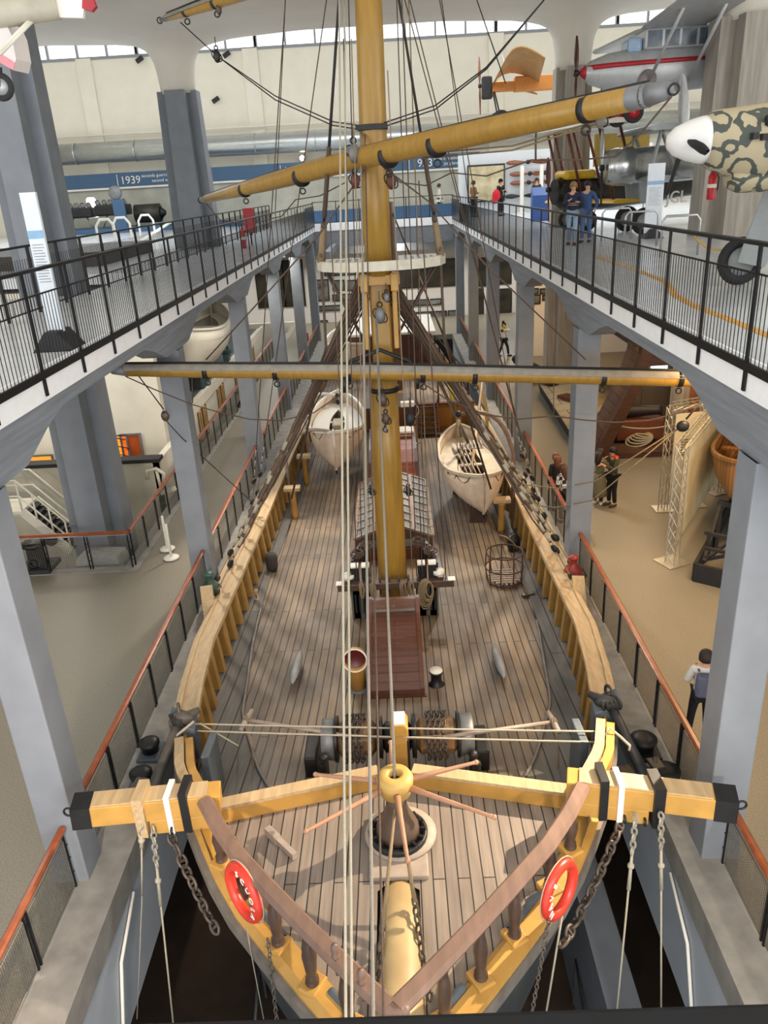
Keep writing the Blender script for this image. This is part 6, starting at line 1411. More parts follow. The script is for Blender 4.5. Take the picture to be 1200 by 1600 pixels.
tag(MB().tube([(-30, 59.3, 12.85), (30, 59.3, 12.7)], .06, 6).build('conduit', M_white), 'thin white conduit above the air duct on the far wall', 'pipe')
for k, (px, py) in enumerate(((218, 93), (337, 156), (354, 85), (395, 245), (152, 325), (473, 245))):
    p = at(px, py, y=59.7)
    if k < 3: tag(MB().box(p, (.5, .25, .25), M=Matrix.Rotation(-.5, 3, 'Y')).build('wall_spotlight', M_tblack), ['small black spotlight on the left far wall under the windows', 'small black spotlight on the far wall above the duct', 'small black spotlight right of the left mushroom column'][k], 'spotlight')
M_lampglow = emit_mat('lamp glow', (1, .82, .55), 14)
for k, (px, py, lab) in enumerate(((472, 247, 'glowing warm spot lamp above the sign left of the mast'), (674, 238, 'small glowing lamp under the upper yard'))):
    p = at(px, py, y=59.0); t = thing('spot_lamp', lab, 'lamp', p); MB().ball(p, .17 if k == 0 else .1, 12).build('bulb', M_lampglow, t); MB().bb(p.x-.2, p.x+.2, p.y+.1, p.y+.4, p.z-.15, p.z+.2).build('housing', M_tblack, t)
# display bay under the sign
M_bay = mat('grey display backing', lin('#b5b4a8'), .7, var=.12, scale=1.2)
tag(MB().bb(-24, 6.7, 59.55, 59.7, 6.65, 9.4).build('display_backing', M_bay), 'grey-green concrete-look backing under the blue sign band', 'panel')
tag(MB().bb(-24, -9, 55.2, 59.4, 6.65, 6.95).build('plinth', M_blue), 'low blue plinth under the dark engines at far left', 'plinth')
for k, (x0, x1, y0, y1, lab) in enumerate(((103, 145, 318, 346, 'leftmost black aircraft engine on the far blue plinth'), (155, 200, 312, 346, 'middle black aircraft engine on the far blue plinth'), (206, 257, 316, 346, 'right black rounded engine on the far blue plinth'))):
    a, c = at(x0, y1, y=57), at(x1, y0, y=57); cx, w_, h_ = (a.x+c.x)/2, c.x-a.x, c.z-6.95
    t = thing('aircraft_engine', lab, 'engine', (cx, 57, 6.95))
    if k < 2:
        MB().bb(cx-w_/2, cx+w_/2, 56.4, 57.6, 6.95+h_*.45, 6.95+h_*.85).build('crankcase', M_iron, t, bevel=.1)
        for j in range(5): MB().cyl((cx-w_*.4+w_*.2*j, 57, 6.95+h_*.75), (cx-w_*.42+w_*.2*j, 56.7, 6.95+h_), .16, n=10).build('cylinder', M_greyiron, t)
    else: MB().cyl((cx-w_*.35, 57, 6.95+h_*.55), (cx+w_*.35, 57, 6.95+h_*.55), h_*.42, n=20).build('drum', mat('dark engine drum', lin('#3c3a34'), .4, metal=.4), t); MB().cyl((cx+w_*.35, 57, 6.95+h_*.55), (cx+w_*.5, 57, 6.95+h_*.55), h_*.3, h_*.1, 16).build('hub', M_iron, t)
    for x in (cx-w_*.4, cx+w_*.4): MB().tube([(x, 57, 6.95), (x*.5+cx*.5, 57, 6.95+h_*.5)], .05, 6).build('stand_leg', M_steel, t)
p = at(190, 347, y=55.0); t = thing('info_post', 'blue upright information post with round grey head before the engines', 'sign', (p.x, 55, 6.65)); MB().bb(p.x-.38, p.x+.38, 54.9, 55.1, 6.65, 8.7).build('post', M_blue, t); MB().ball((p.x-.1, 55, 9.1), .45, 14, (1, .4, 1)).build('head', M_greyiron, t)
tag(MB().lathe([(.3, 0), (.42, .3), (.3, 1.2), (.2, 1.3), (0, 1.3)], at(147, 340, y=57.5), n=16).build('lit_cover', emit_mat('lit white cover', (1, .95, .8), .9)), 'white glowing cover between the two left engines', 'lamp')
for k, (px, py, h) in enumerate(((170, 388, .95), (195, 383, .95), (232, 372, .9))):
    p = at(px, py, z=ZU); t = thing('tube_barrier', 'white bent tube barrier on the far left gallery floor, %s from the left' % ['first', 'second', 'third'][k], 'barrier', p)
    R = [p+Vector((x, 0, z)) for x, z in ((-.4, 0), (-.4, h), (-.2, h+.28), (.2, h+.28), (.4, h), (.4, 0))]; MB().tube(R, .06, 8).build('tube', M_white, t)
t = thing('ramp_rails', 'slanting white tube rails on the far left gallery', 'barrier', at(235, 395, z=ZU))
for o in (0, .5): MB().tube([at(190, 400, z=ZU)+Vector((0, o, .1)), at(262, 355, z=ZU+.3)+Vector((0, o, .2)), at(275, 352, z=ZU)+Vector((0, o, .3))], .05, 6).build('rail', M_white, t)
p = at(215, 362, z=ZU); tag(MB().bb(-22, -9.2, 27, 33, ZU, ZU+.45).build('low_platform', mat('dark brown platform', lin('#3a332d'), .6)), 'low dark exhibit platform behind the left railings', 'platform')
# white totem signs
for px, py, tx, ty, lab, y_ in ((95, 545, 55, 300, 'tall white totem sign on wedge foot behind the left railing', 11.5), (1018, 372, 1026, 255, 'tall white totem sign behind the right railing by the planes', None)):
    p = at(px, py, z=ZU); top = at(tx, ty, y=p.y); h = top.z-ZU; t = thing('totem_sign', lab, 'sign', p)
    tm = mat('translucent white panel', lin('#dfe6ee'), .25, var=.03); w_ = .1 if px < 600 else .23; 
    MB().bb(p.x-w_*1.1, p.x+w_*1.1, p.y-.03, p.y+.03, ZU+.15, ZU+h).build('panel', tm, t)
    MB().bb(p.x-w_*1.1, p.x+w_*1.1, p.y-.035, p.y-.03, ZU+h*.72, ZU+h*.77).build('blue_stripe', mat('pale blue stripe', lin('#8fb4d6'), .4), t)
    for k in range(14): MB().bb(p.x-w_*.85, p.x+w_*(.8-.3*(k % 3 == 2)), p.y-.034, p.y-.03, ZU+h*(.68-.018*k), ZU+h*(.684-.018*k)).build('text_line', M_greyiron, t)
    b = MB(); b.prism([(-.34, 0), (.34, 0), (.1, .28), (-.1, .28)], lambda u, v: (p.x+u*.9, p.y-.25, ZU+v), lambda u, v: (p.x+u*.9, p.y+.25, ZU+v)); b.build('wedge_foot', M_tblack, t)
def extinguisher(p, lab, h=.6):
    t = thing('fire_extinguisher', lab, 'fire extinguisher', p); m = mat('extinguisher red', lin('#c0202a'), .3)
    MB().lathe([(.085, 0), (.09, .02), (.09, h*.75), (.05, h*.86), (.03, h*.9)], p, n=16).build('cylinder', m, t); MB().box(Vector(p)+Vector((0, -.02, h*.95)), (.05, .12, .06)).build('valve', M_iron, t)
    MB().tube([Vector(p)+Vector((.02, 0, h*.92)), Vector(p)+Vector((.13, 0, h*.7)), Vector(p)+Vector((.12, 0, h*.3))], .014, 6).build('hose', M_iron, t); MB().lathe([(.092, h*.38), (.092, h*.5)], p, n=16).build('paper_label', M_white, t)
p = at(382, 388, z=ZU); extinguisher(p, 'red fire extinguisher standing on the left gallery walkway', .85)
p = at(1107, 312, y=17.98); extinguisher(p+Vector((0, -.12, 0)), 'red fire extinguisher hung on the right concrete pillar', .62)
c = at(387, 322, y=34); t = thing('red_case', 'red upright box on the left gallery beside the pillar', 'box', (c.x, 34, ZU)); MB().box((c.x, 34, ZU+.95), (.42, .3, .95)).build('box', mat('red box', lin('#a8232b'), .4), t, bevel=.03); MB().bb(c.x-.03, c.x+.03, 33.97, 34.03, ZU, ZU+.5).build('stand', M_tblack, t)
# framed map and propellers at the far right
a, c = at(733, 317, y=50.5), at(787, 258, y=50.5); t = thing('framed_map', 'large beige relief map in black frame on the far right gallery', 'map', (a.x, 50.5, ZU)); MB().bb(a.x-.08, c.x+.08, 50.5, 50.6, max(a.z, ZU), c.z+.1).build('frame', M_tblack, t); MB().bb(a.x, c.x, 50.47, 50.5, max(a.z, ZU)+.08, c.z).build('map', mat('relief map', lin('#b8a67e'), .7, var=.3, scale=1.5, detail=9, col2=lin('#d8cba6')), t)
struct('wall_gallery_right', MB().bb(4.6, 16, 50.7, 50.9, ZU, 10.1), mat('pale grey wall', lin('#cfd2d4'), .8, var=.02))
M_prop = mat('varnished propeller wood', lin('#7d4526'), .3, var=.2)
def propeller(c, ax, L, m, label, blades=2, r0=0., w=.2, parent=None):
    c = Vector(c); ax = Vector(ax).normalized(); u = ax.orthogonal().normalized(); u = Vector((0, 0, 1)); u = (u-ax*u.dot(ax)).normalized(); v = ax.cross(u)
    t = parent or thing('propeller', label, 'propeller', c)
    for k in range(blades):
        a = r0+2*PI*k/blades; d = u*math.cos(a)+v*math.sin(a); s = ax.cross(d); rows = []
        for f, ww, tw in ((.0, .35, 1.2), (.15, .4, 1.0), (.35, .85, .7), (.6, 1, .45), (.85, .8, .3), (.97, .4, .25), (1, .1, .25)):
            e = s*math.cos(tw)+ax*math.sin(tw); n = d.cross(e); o = c+d*(L/2*f); rows.append([o+e*w*ww*.5*math.cos(q)+n*w*.14*math.sin(q) for q in [2*PI*j/8 for j in range(8)]])
        MB().grid(rows, closed=True).build('blade', m[k % len(m)] if isinstance(m, list) else m, t)
    MB().cyl(c-ax*.07, c+ax*.07, w*.42, n=14).build('hub', M_iron, t)
    return t
for k, (px, py, L, r0) in enumerate(((825, 253, 2.6, PI/2), (828, 271, 2.4, PI/2), (826, 285, 2.2, PI/2), (850, 270, 1.4, PI/2), (855, 284, 1.6, PI/2), (815, 306, 2.0, PI/2))):
    p = at(px, py, y=50.5); propeller(p, (0, -1, 0), L, M_prop if k != 5 else M_tblack, ['topmost varnished propeller mounted on the far right wall', 'second varnished propeller down on the far right wall', 'orange-brown propeller third down on the far right wall', 'short propeller at the right of the second row', 'short propeller at the right of the third row', 'black propeller lowest on the far right wall'][k], w=.3, r0=r0)
for k, px in enumerate((815, 845, 862)):
    p = at(px, 322, y=49.8); t = thing('display_pole', 'white pole standing before the wall of propellers, %s from the left' % ['first', 'second', 'third'][k], 'pole', (p.x, 49.8, ZU)); MB().bb(p.x-.1, p.x+.1, 49.7, 49.9, ZU, ZU+2.6).build('pole', M_white, t); MB().bb(p.x-.25, p.x+.25, 49.5, 50.0, ZU, ZU+.05).build('base', M_white, t)
p = at(845, 345, z=ZU); t = thing('blue_lectern', 'blue sloping information lectern beside the two boys', 'lectern', p); b = MB(); b.prism([(-.3, 0), (.3, 0), (.3, 1.5), (-.3, 1.15)], lambda u, v: (p.x-.45, p.y+u, ZU+v), lambda u, v: (p.x+.45, p.y+u, ZU+v)); b.build('body', mat('bright blue lectern paint', lin('#3a5c9c'), .5, var=.04), t)
# barriers on the right gallery
for k, (px, py) in enumerate(((962, 375), (1000, 385), (1060, 400), (985, 352))):
    p = at(px, py, z=ZU); t = thing('tube_barrier', 'steel tube hoop barrier on the right gallery, %s' % ['left of the wheel', 'in front of the white totem', 'right of the white totem', 'behind the big wheel'][k], 'barrier', p)
    MB().tube([p+Vector((x, 0, z)) for x, z in ((-.45, 0), (-.45, .8), (-.36, .92), (.36, .92), (.45, .8), (.45, 0))], .03, 8).build('tube', M_steel, t)
rope('floor_stripe', [at(px, py, z=ZU+.004) for px, py in ((1020, 420), (1058, 445), (1070, 462), (1100, 480), (1160, 505), (1230, 535))], .0, M_ochre, '', 'stripe') if False else None
b = MB(); pts = [at(px, py, z=ZU+.004) for px, py in ((930, 400), (990, 420), (1040, 440), (1056, 462), (1085, 478), (1130, 495), (1210, 528))]
for i in range(len(pts)-1): b.bar(pts[i], pts[i+1], .13, .006)
tag(b.build('floor_stripe', mat('orange floor tape', lin('#d8a24a'), .5)), 'orange guide stripe bending along the right gallery floor', 'stripe')
rope('barrier_rope', catenary(at(1085, 368, y=17.5), at(1160, 372, y=15), .25), .02, mat('yellow barrier rope', lin('#d8b23a'), .7), 'yellow barrier rope sagging before the right concrete pillar', 'rope')
# ------------------------------------------------------------------ aircraft
M_silver = mat('silver doped fabric', lin('#b9bbbc'), .4, metal=.3, var=.08); M_redp = mat('aircraft red', lin('#a8222c'), .4); M_yel = mat('aircraft yellow', lin('#e0b42c'), .45, var=.06)
M_tyre = mat('black rubber tyre', (.02, .02, .02), .8); M_fab = mat('cream wing fabric', lin('#ddd8c8'), .6, var=.05)
def fuselage(name, parent, stations, m, n=20, world=True):
    """stations: (x, y, z, half width, half height) along the body"""
    rows = []
    for x, y, z, w_, h_ in stations: rows.append([(x, y+w_*math.cos(2*PI*k/n), z+h_*math.sin(2*PI*k/n)) for k in range(n)])
    b = MB(); b.grid(rows, closed=True); o = len(b.v)
    b.f.append([k for k in range(n)]); b.sm.append(False); L = (len(rows)-1)*n; b.f.append([L+k for k in range(n)]); b.sm.append(False)
    return b.build(name, m, parent)
def wing(name, parent, root, tip, chord, thick, m, chord2=None, dx=(1, 0, 0)):
    root, tip = Vector(root), Vector(tip); dx = Vector(dx); rows = []; prof = [(0, 0), (.05, .5), (.25, .9), (.5, .75), (.8, .35), (1, .02), (.8, -.1), (.4, -.2), (.1, -.25)]
    for f in (0, .5, .9, 1.0):
        c = chord+(((chord2 or chord)-chord)*f); c *= 1 if f < .95 else .75; o = root.lerp(tip, f); rows.append([o+dx*(u*c)+Vector((0, 0, v*thick)) for u, v in prof])
    b = MB(); b.grid(rows, closed=True, smooth=False); n = len(prof); b.f.append(list(range(n))); b.sm.append(False); b.f.append([(len(rows)-1)*n+k for k in range(n)]); b.sm.append(False)
    return b.build(name, m, parent)
def wheel(parent, c, R, w_, m_hub=None, ax=(0, 1, 0)):
    ax = Vector(ax).normalized(); o = MB().torus(c, R*.78, R*.24, axis=ax, n=24, m=8).build('wheel', M_tyre, parent); c = Vector(c); MB().lathe([(R*.6, -w_*.3), (R*.55, 0), (R*.6, w_*.3)], c, n=20, axis=ax).build('hub_disc', m_hub or M_silver, o); return o
def hang(name, pts_top, c, label):
    b = MB()
    for p in pts_top: b.tube([c, p], .012, 4)
    return tag(b.build(name, M_steel), label, 'cable')
# silver high-wing aeroplane with red stripe, hung
y0 = 27; N = at(908, 114, y=y0); pl1 = thing('silver_monoplane', 'silver high-wing aeroplane with red stripe hanging at upper right', 'aeroplane', N)
X = lambda d: N.x+d
zc = N.z
fuselage('fuselage', pl1, [(X(.1), y0, zc, .18, .17), (X(.25), y0, zc-.02, .32, .32), (X(.8), y0, zc-.02, .5, .5), (X(1.6), y0, zc-.03, .58, .6), (X(2.6), y0, zc-.02, .6, .66), (X(4), y0, zc, .52, .6), (X(6), y0, zc+.1, .35, .42), (X(8.3), y0, zc+.25, .1, .2)], M_silver)
MB().bb(X(1.7), X(3.8), y0-.56, y0+.56, zc+.45, zc+1.0).build('cabin', M_silver, pl1, bevel=.08)
for k in range(4): MB().bb(X(1.78+.5*k), X(2.2+.5*k), y0-.575, y0-.56, zc+.5, zc+.92).build('window', mat('cabin window', lin('#5a6470'), .15, var=.3), pl1)
MB().bb(X(1.25), X(1.7), y0-.42, y0+.42, zc+.42, zc+.8).build('windscreen', mat('pale windscreen', lin('#9ab4d0'), .1), pl1, bevel=.1)
b = MB()
rows = []
for x, hw_ in ((.14, .14), (.3, .33), (.8, .51), (1.6, .59), (2.6, .61), (4, .53), (6, .36), (8, .14)): rows.append([(X(x), y0-hw_*1.005, zc+.02+.02*x), (X(x), y0-hw_*1.005, zc+.16+.01*x)])
b.grid(rows); b.build('red_stripe', M_redp, pl1, solid=.02)
MB().lathe([(0, -.08), (.1, -.02), (.16, .06), (.2, .12)], (X(0), y0, zc), axis=(1, 0, 0), n=18).build('nose_cap', M_redp, pl1)
wing('left_wing', pl1, (X(1.6), y0-.4, zc+1.0), (X(1.7), y0-6.0, zc+1.25), 1.9, .2, M_silver); wing('right_wing', pl1, (X(1.6), y0+.4, zc+1.0), (X(1.7), y0+6.0, zc+1.25), 1.9, .2, M_silver)
for x0_, x1_ in ((1.9, 2.0), (3.1, 3.1)):
    MB().tube([(X(x0_), y0-.5, zc-.4), (X(x1_), y0-2.9, zc+1.12)], .05, 8).build('wing_strut', M_silver, pl1); MB().tube([(X(x0_), y0+.5, zc-.4), (X(x1_), y0+2.9, zc+1.12)], .05, 8).build('wing_strut', M_silver, pl1)
for s in (-1, 1): MB().tube([(X(1.5), y0+s*.4, zc-.4), (X(1.4), y0+s*.8, zc-1.15)], .05, 8).build('undercarriage_leg', M_silver, pl1); wheel(pl1, (X(1.4), y0+s*.9, zc-1.2), .3, .16, M_redp)
wheel(pl1, (X(1.75), y0-.56, zc-.3), .001, .01) if False else None
MB().lathe([(.26, 0), (.26, .02), (0, .02)], (X(1.85), y0-.57, zc-.32), axis=(0, -1, 0), n=20).build('round_badge', mat('dull badge', lin('#8a7f80'), .5), pl1)
propeller((X(-.15), y0, zc), (-1, 0, 0), 2.0, mat('dark red propeller', lin('#4a1f1c'), .35), '', r0=.08, w=.22, parent=pl1)
tag(MB().bb(X(1.0), X(3.4), y0+2.2, y0+4.5, 8.2, 8.3).build('x', M_white), 'x', 'x') if False else None
hang('hanging_cable', [(X(2), y0-2, 14.3), (X(2.6), y0-2, 14.3)], (X(2.2), y0-2.4, zc+1.25), 'thin cables holding up the silver aeroplane')
# early wooden monoplane far away
y1 = 44; c = at(800, 135, y=y1); pl2 = thing('wooden_monoplane', 'small early aeroplane with brown fabric wing and open wooden frame hanging far back', 'aeroplane', c)
M_brownf = mat('brown wing fabric', lin('#a47a46'), .6, var=.1, scale=3); M_orw = mat('orange wood frame', lin('#c47a2c'), .5, var=.1)
A_, B_, C_, D_ = at(768, 136, y=43.8), at(842, 128, y=43.8), at(792, 90, y=40.2), at(852, 91, y=40.2)
rows = []
for j in range(9):
    f = j/8; up_ = Vector((0, 0, .55*math.sin(PI*f**.7))); rows.append([A_.lerp(B_, f)+up_, (A_.lerp(B_, f)).lerp(C_.lerp(D_, f), .5)+up_, C_.lerp(D_, f)+up_*.8])
b = MB(); b.grid(rows); b.build('wing', M_brownf, pl2, solid=.06)
b = MB(); b.grid([[Vector((v.x, 2*y1-v.y, v.z-.5)) for v in r] for r in rows]); b.build('wing', M_brownf, pl2, solid=.06)
MB().bb(c.x+.1, c.x+2.3, y1-.35, y1+.35, c.z-.25, c.z+.4).build('body', M_orw, pl2, bevel=.05); MB().bb(c.x-1.0, c.x+.1, y1-.28, y1+.28, c.z-.2, c.z+.2).build('frame', M_orw, pl2)
MB().box((c.x-1.25, y1, c.z), (.5, .5, 1.0)).build('engine', M_tblack, pl2, bevel=.08); propeller((c.x-1.6, y1, c.z+.1), (-1, 0, 0), 2.6, M_prop, '', r0=.15, w=.22, parent=pl2)
for s in (-1, 1): wheel(pl2, (c.x-.6, y1+s*.5, c.z-1.55), .5, .08); MB().tube([(c.x-.9, y1+s*.25, c.z-.2), (c.x-.6, y1+s*.5, c.z-1.5)], .04, 6).build('undercarriage_leg', M_tblack, pl2)
hang('hanging_cable', [(c.x-.5, y1, 14.2)], (c.x-.3, y1, c.z+.8), 'thin cable holding up the small wooden aeroplane')
# yellow and black touring biplane
y2 = 31.5; a = at(866, 305, y=y2); pl3 = thing('black_biplane', 'yellow and black biplane lettered in white on the right gallery', 'aeroplane', (a.x, y2, ZU)); Y = lambda d: a.x+d
M_blk = mat('glossy black fuselage', (.02, .017, .016), .25); zc = a.z
fuselage('fuselage', pl3, [(Y(0), y2, zc+.1, .4, .45), (Y(.3), y2, zc+.05, .48, .6), (Y(2), y2, zc, .5, .62), (Y(4), y2, zc, .42, .5), (Y(6), y2, zc+.02, .25, .35), (Y(7.6), y2, zc+.05, .06, .2)], M_blk)
MB().bb(Y(.2), Y(1.5), y2-.46, y2+.46, zc+.5, zc+.82).build('engine_cowl', M_yel, pl3, bevel=.12); MB().bb(Y(1.4), Y(3.2), y2-.44, y2+.44, zc+.5, zc+.7).build('white_decking', M_white, pl3, bevel=.06)
b = MB(); b.prism([(2.6, .1), (7.5, .18), (7.5, .34), (3.2, .62)], lambda u, v: (Y(u), y2-.44+.05*u, zc+v), lambda u, v: (Y(u), y2-.30+.05*u, zc+v)); b.build('yellow_flash', M_yel, pl3)
wing('upper_wing', pl3, (Y(-.4), y2-4.0, zc+2.15), (Y(-.4), y2+1.2, zc+2.15), 1.5, .14, M_fab); wing('lower_wing', pl3, (Y(.6), y2-3.0, zc-.3), (Y(.6), y2+1.9, zc-.3), 1.5, .14, M_yel)
for yy in (-2.6, -.5, .5, 1.0): MB().tube([(Y(.2), y2+yy, zc+2.1), (Y(.9), y2+yy, zc-.2)], .05, 6).build('wing_strut', mat('red brown strut', lin('#6a3426'), .5), pl3); MB().tube([(Y(1.0), y2+yy, zc+2.1), (Y(1.8), y2+yy, zc-.2)], .05, 6).build('wing_strut', MATS['red brown strut'], pl3)
MB().bb(Y(1.6), Y(3.9), y2-.05, y2+.05, zc+.9, zc+2.0).build('fin_panel', mat('tan rudder fabric', lin('#c8a84e'), .6, var=.1), pl3)
propeller((Y(-.25), y2, zc+.2), (-1, 0, 0), 2.2, mat('red brown propeller', lin('#5a2018'), .35), '', r0=.06, w=.22, parent=pl3)
p = at(1059, 319, y=y2-.6); text_mesh('white_letters', 'JGL', .62, M_white, pl3, (p.x, y2-.62, p.z), (PI/2, 0, 0), .02)
for s in (-1, 1): wheel(pl3, (Y(1.0), y2+s*.8, ZU+.36), .36, .15); MB().tube([(Y(1.0), y2+s*.45, zc-.4), (Y(1.0), y2+s*.75, ZU+.36)], .05, 6).build('undercarriage_leg', M_blk, pl3)
MB().tube([(Y(7), y2, zc-.1), (Y(7.1), y2, ZU)], .05, 6).build('tail_skid', M_blk, pl3)
pl3.rotation_euler.z = .3
# grey radial engined biplane fighter
y3 = 28.5; a = at(946, 262, y=y3); pl4 = thing('grey_biplane', 'grey biplane fighter with round metal cowling on the right gallery', 'aeroplane', (a.x, y3, ZU)); G = lambda d: a.x+d; zc = a.z; M_gry = mat('grey fighter paint', lin('#9ba0a0'), .45, var=.06); M_metal = mat('bare aluminium', lin('#c2c4c4'), .25, metal=.85, var=.08)
fuselage('cowling', pl4, [(G(0), y3, zc, .42, .42), (G(.05), y3, zc, .52, .52), (G(.3), y3, zc, .58, .58), (G(.85), y3, zc, .6, .6), (G(.95), y3, zc, .5, .5)], M_metal)
fuselage('fuselage', pl4, [(G(.9), y3, zc, .52, .55), (G(2), y3, zc+.02, .5, .58), (G(3.2), y3, zc, .42, .52), (G(5.5), y3, zc-.1, .2, .3), (G(6.8), y3, zc-.15, .05, .15)], M_metal)
wing('upper_wing', pl4, (G(.75), y3-2.0, zc+1.0), (G(.75), y3+1.7, zc+1.0), 1.5, .18, M_gry); wing('lower_wing', pl4, (G(1.0), y3-2.0, zc-.45), (G(1.0), y3+2.4, zc-.45), 1.2, .15, M_gry)
for yy in (-1.5, 1.4):
    MB().bar((G(1.0), y3+yy, zc-.4), (G(1.3), y3+yy, zc+1.0), .06, .2, up=(0, 1, 0)).build('wing_strut', M_gry, pl4); MB().bar((G(1.9), y3+yy, zc-.4), (G(1.3), y3+yy, zc+1.0), .06, .2, up=(0, 1, 0)).build('wing_strut', M_gry, pl4)
for s in (-1, 1):
    b = MB(); b.prism([(.9, -.45), (1.7, -.45), (1.45, -1.15), (1.0, -1.15)], lambda u, v, s=s: (G(u), y3+s*.72, zc+v), lambda u, v, s=s: (G(u), y3+s*.88, zc+v)); b.build('leg_fairing', M_gry, pl4); wheel(pl4, (G(1.1), y3+s*1.0, ZU+.42), .42, .2, M_gry)
propeller((G(-.12), y3, zc), (-1, 0, 0), 2.4, [mat('grey blade', lin('#a4a6a8'), .3, metal=.6), M_tblack], '', r0=.12, w=.24, parent=pl4); MB().tube([(G(6.4), y3, zc-.25), (G(6.5), y3, ZU)], .06, 6).build('tail_skid', M_gry, pl4)
# camouflaged fighter close on the right
y4 = 13.2; a = at(1041, 222, y=y4); pl5 = thing('camouflaged_fighter', 'sand and dark green camouflaged fighter with white spinner at right edge', 'aeroplane', (a.x+2, y4, ZU)); K = lambda d: a.x+d; zc = a.z
M_camo = bpy.data.materials.new('smoke ring camouflage'); M_camo.use_nodes = True; nt = M_camo.node_tree; bs = nt.nodes['Principled BSDF']; bs.inputs['Roughness'].default_value = .6
tc = nt.nodes.new('ShaderNodeTexCoord'); vo = nt.nodes.new('ShaderNodeTexVoronoi'); vo.inputs['Scale'].default_value = 3.6; vo.feature = 'F1'; nz = nt.nodes.new('ShaderNodeTexNoise'); nz.inputs['Scale'].default_value = 4; ad = nt.nodes.new('ShaderNodeMixRGB'); ad.inputs[0].default_value = .22
nt.links.new(tc.outputs['Object'], nz.inputs['Vector']); nt.links.new(tc.outputs['Object'], ad.inputs[1]); nt.links.new(nz.outputs['Color'], ad.inputs[2]); nt.links.new(ad.outputs[0], vo.inputs['Vector'])
rp = nt.nodes.new('ShaderNodeValToRGB'); rp.color_ramp.interpolation = 'CONSTANT'; e = rp.color_ramp.elements; e[0].position = 0; e[0].color = (*lin('#b8ab8c'), 1); e[1].position = .34; e[1].color = (*lin('#4b514c'), 1); e2 = rp.color_ramp.elements.new(.53); e2.color = (*lin('#b8ab8c'), 1)
nt.links.new(vo.outputs['Distance'], rp.inputs['Fac']); nt.links.new(rp.outputs['Color'], bs.inputs['Base Color'])
MB().lathe([(0, -.0), (.1, .02), (.2, .12), (.28, .3), (.33, .5), (.34, .58)], (K(0), y4, zc), axis=(1, 0, 0), n=24).build('spinner', mat('glossy white spinner', lin('#f0f0ee'), .25, var=.02), pl5)
fuselage('fuselage', pl5, [(K(.58), y4, zc, .33, .35), (K(.7), y4, zc-.02, .38, .42), (K(1.2), y4, zc-.08, .42, .52), (K(2.0), y4, zc-.1, .45, .6), (K(3.4), y4, zc-.05, .48, .68), (K(5.5), y4, zc, .36, .5), (K(8), y4, zc+.1, .08, .2)], M_camo)
fuselage('chin_cooler', pl5, [(K(1.0), y4, zc-.55, .2, .16), (K(1.15), y4, zc-.58, .24, .2), (K(2.0), y4, zc-.6, .24, .2), (K(2.4), y4, zc-.5, .15, .12)], M_camo)
for k in range(7): MB().box((K(1.15+.14*k), y4-.43, zc+.0-.02*k), (.1, .08, .09), rz=.3).build('exhaust_stub', M_tblack, pl5)
b = MB(); b.tube([(K(1.3), y4-.40, zc+.2), (K(1.7), y4-.43, zc+.2)], .07, 8); b.build('gun_trough', M_tblack, pl5)
wing('left_wing', pl5, (K(1.9), y4-.3, zc-.5), (K(2.2), y4-2.6, zc-.3), 2.1, .22, M_camo, 1.6); wing('right_wing', pl5, (K(1.9), y4+.3, zc-.5), (K(2.2), y4+5, zc-.25), 2.1, .22, M_camo, 1.4)
propeller((K(.28), y4, zc), (-1, 0, 0), 2.0, [MATS['grey blade'], M_tblack, M_tblack], '', blades=3, r0=.35, w=.22, parent=pl5)
for s in (-1, 1): MB().tube([(K(2.3), y4+s*1.0, zc-.4), (K(1.9), y4+s*1.15, ZU+.4)], .07, 8).build('undercarriage_leg', M_gry, pl5); wheel(pl5, (K(1.85), y4+s*1.2, ZU+.4), .4, .2, M_gry); MB().bar((K(2.35), y4+s*1.0-.12, zc-.4), (K(1.95), y4+s*1.15-.14, ZU+.35), .04, .5, up=(1, 0, 0)).build('leg_door', M_gry, pl5)
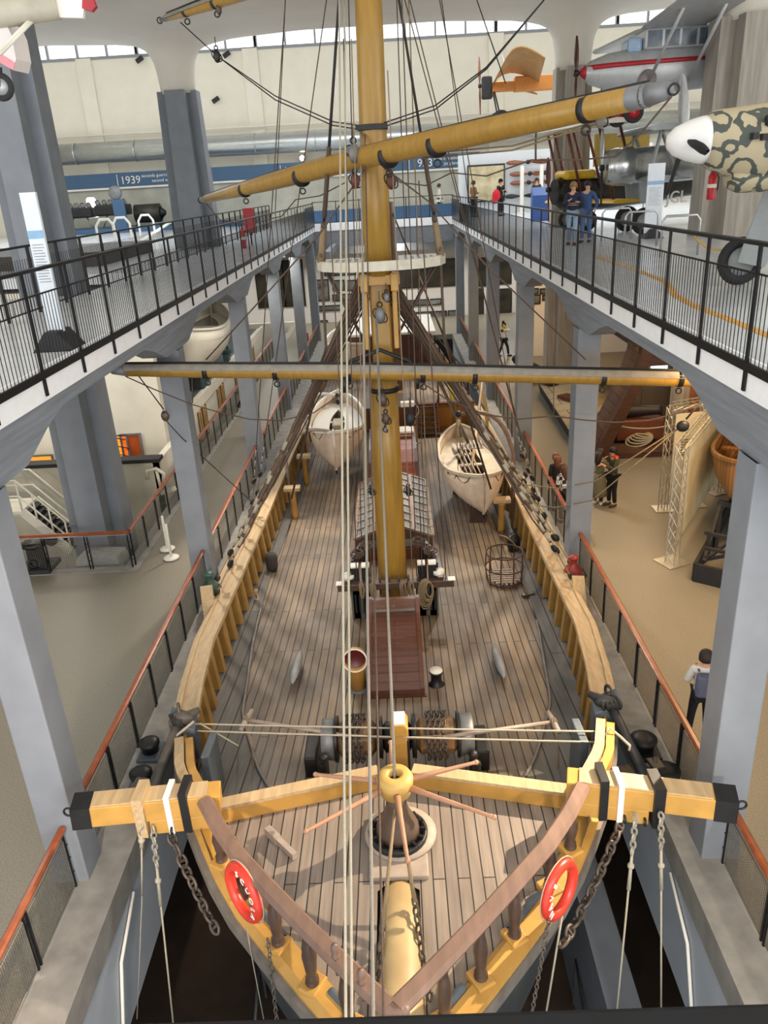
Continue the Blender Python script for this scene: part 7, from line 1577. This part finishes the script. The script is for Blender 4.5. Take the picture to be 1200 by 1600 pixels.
MB().tube([(K(7.5), y4, zc-.1), (K(7.6), y4, ZU)], .06, 6).build('tail_leg', M_gry, pl5)
# aeroplane hanging at the top left
y5 = 9.0; a = at(90, 14, y=y5); pl6 = thing('white_glider', 'part of a white and red aeroplane hanging in the top left corner', 'aeroplane', a)
MB().tube([at(-90, 34, y=y5), at(0, 22, y=y5), at(92, 12, y=y5)], [.13, .12, .1], 14).build('boom', mat('cream boom', lin('#b9b2a0'), .5), pl6)
c0 = at(108, 8, y=y5); b = MB(); b.prism([(-.15, -.1), (.12, -.12), (.26, .25), (-.05, .35)], lambda u, v: (c0.x+u, y5-.03, c0.z+v), lambda u, v: (c0.x+u, y5+.03, c0.z+v)); b.build('fin', M_white, pl6); b = MB(); b.prism([(.13, -.04), (.22, -.07), (.27, -.03), (.22, .18), (.17, .12)], lambda u, v: (c0.x+u, y5-.032, c0.z+v), lambda u, v: (c0.x+u, y5+.032, c0.z+v)); b.build('red_rudder', M_redp, pl6)
W_ = [at(px, py, y=y5) for px, py in ((-60, 30), (8, 34), (18, 55), (25, 92), (21, 110), (0, 98), (-60, 80))]
b = MB(); b.prism([(k, 0) for k in range(7)], lambda u, v: W_[u], lambda u, v: W_[u]+Vector((-.05, .5, .03))); b.build('wing', mat('white and pink wing fabric', lin('#e6dedb'), .5, var=.02), pl6)
E_ = [at(px, py, y=y5-.015) for px, py in ((-60, 66), (0, 84), (23, 98), (21, 110), (0, 98), (-60, 80))]
b = MB(); b.prism([(k, 0) for k in range(6)], lambda u, v: E_[u], lambda u, v: E_[u]+Vector((0, .012, 0))); b.build('red_edge', mat('pinkish red paint', lin('#d88a90'), .5), pl6)
for o in (0, .05): MB().tube([at(0, 80+o*100, y=y5-.2), at(56, 22+o*100, y=y5)], .02, 6).build('strut', M_fab, pl6)
wheel(pl6, at(2, 136, y=y5), .13, .06); MB().tube([at(0, 105, y=y5), at(2, 136, y=y5)], .02, 6).build('wheel_leg', M_tblack, pl6)
hang('hanging_cable', [at(-30, -60, y=y5)], at(-30, 24, y=y5), 'thin cable at the top left corner holding the white and red aeroplane')
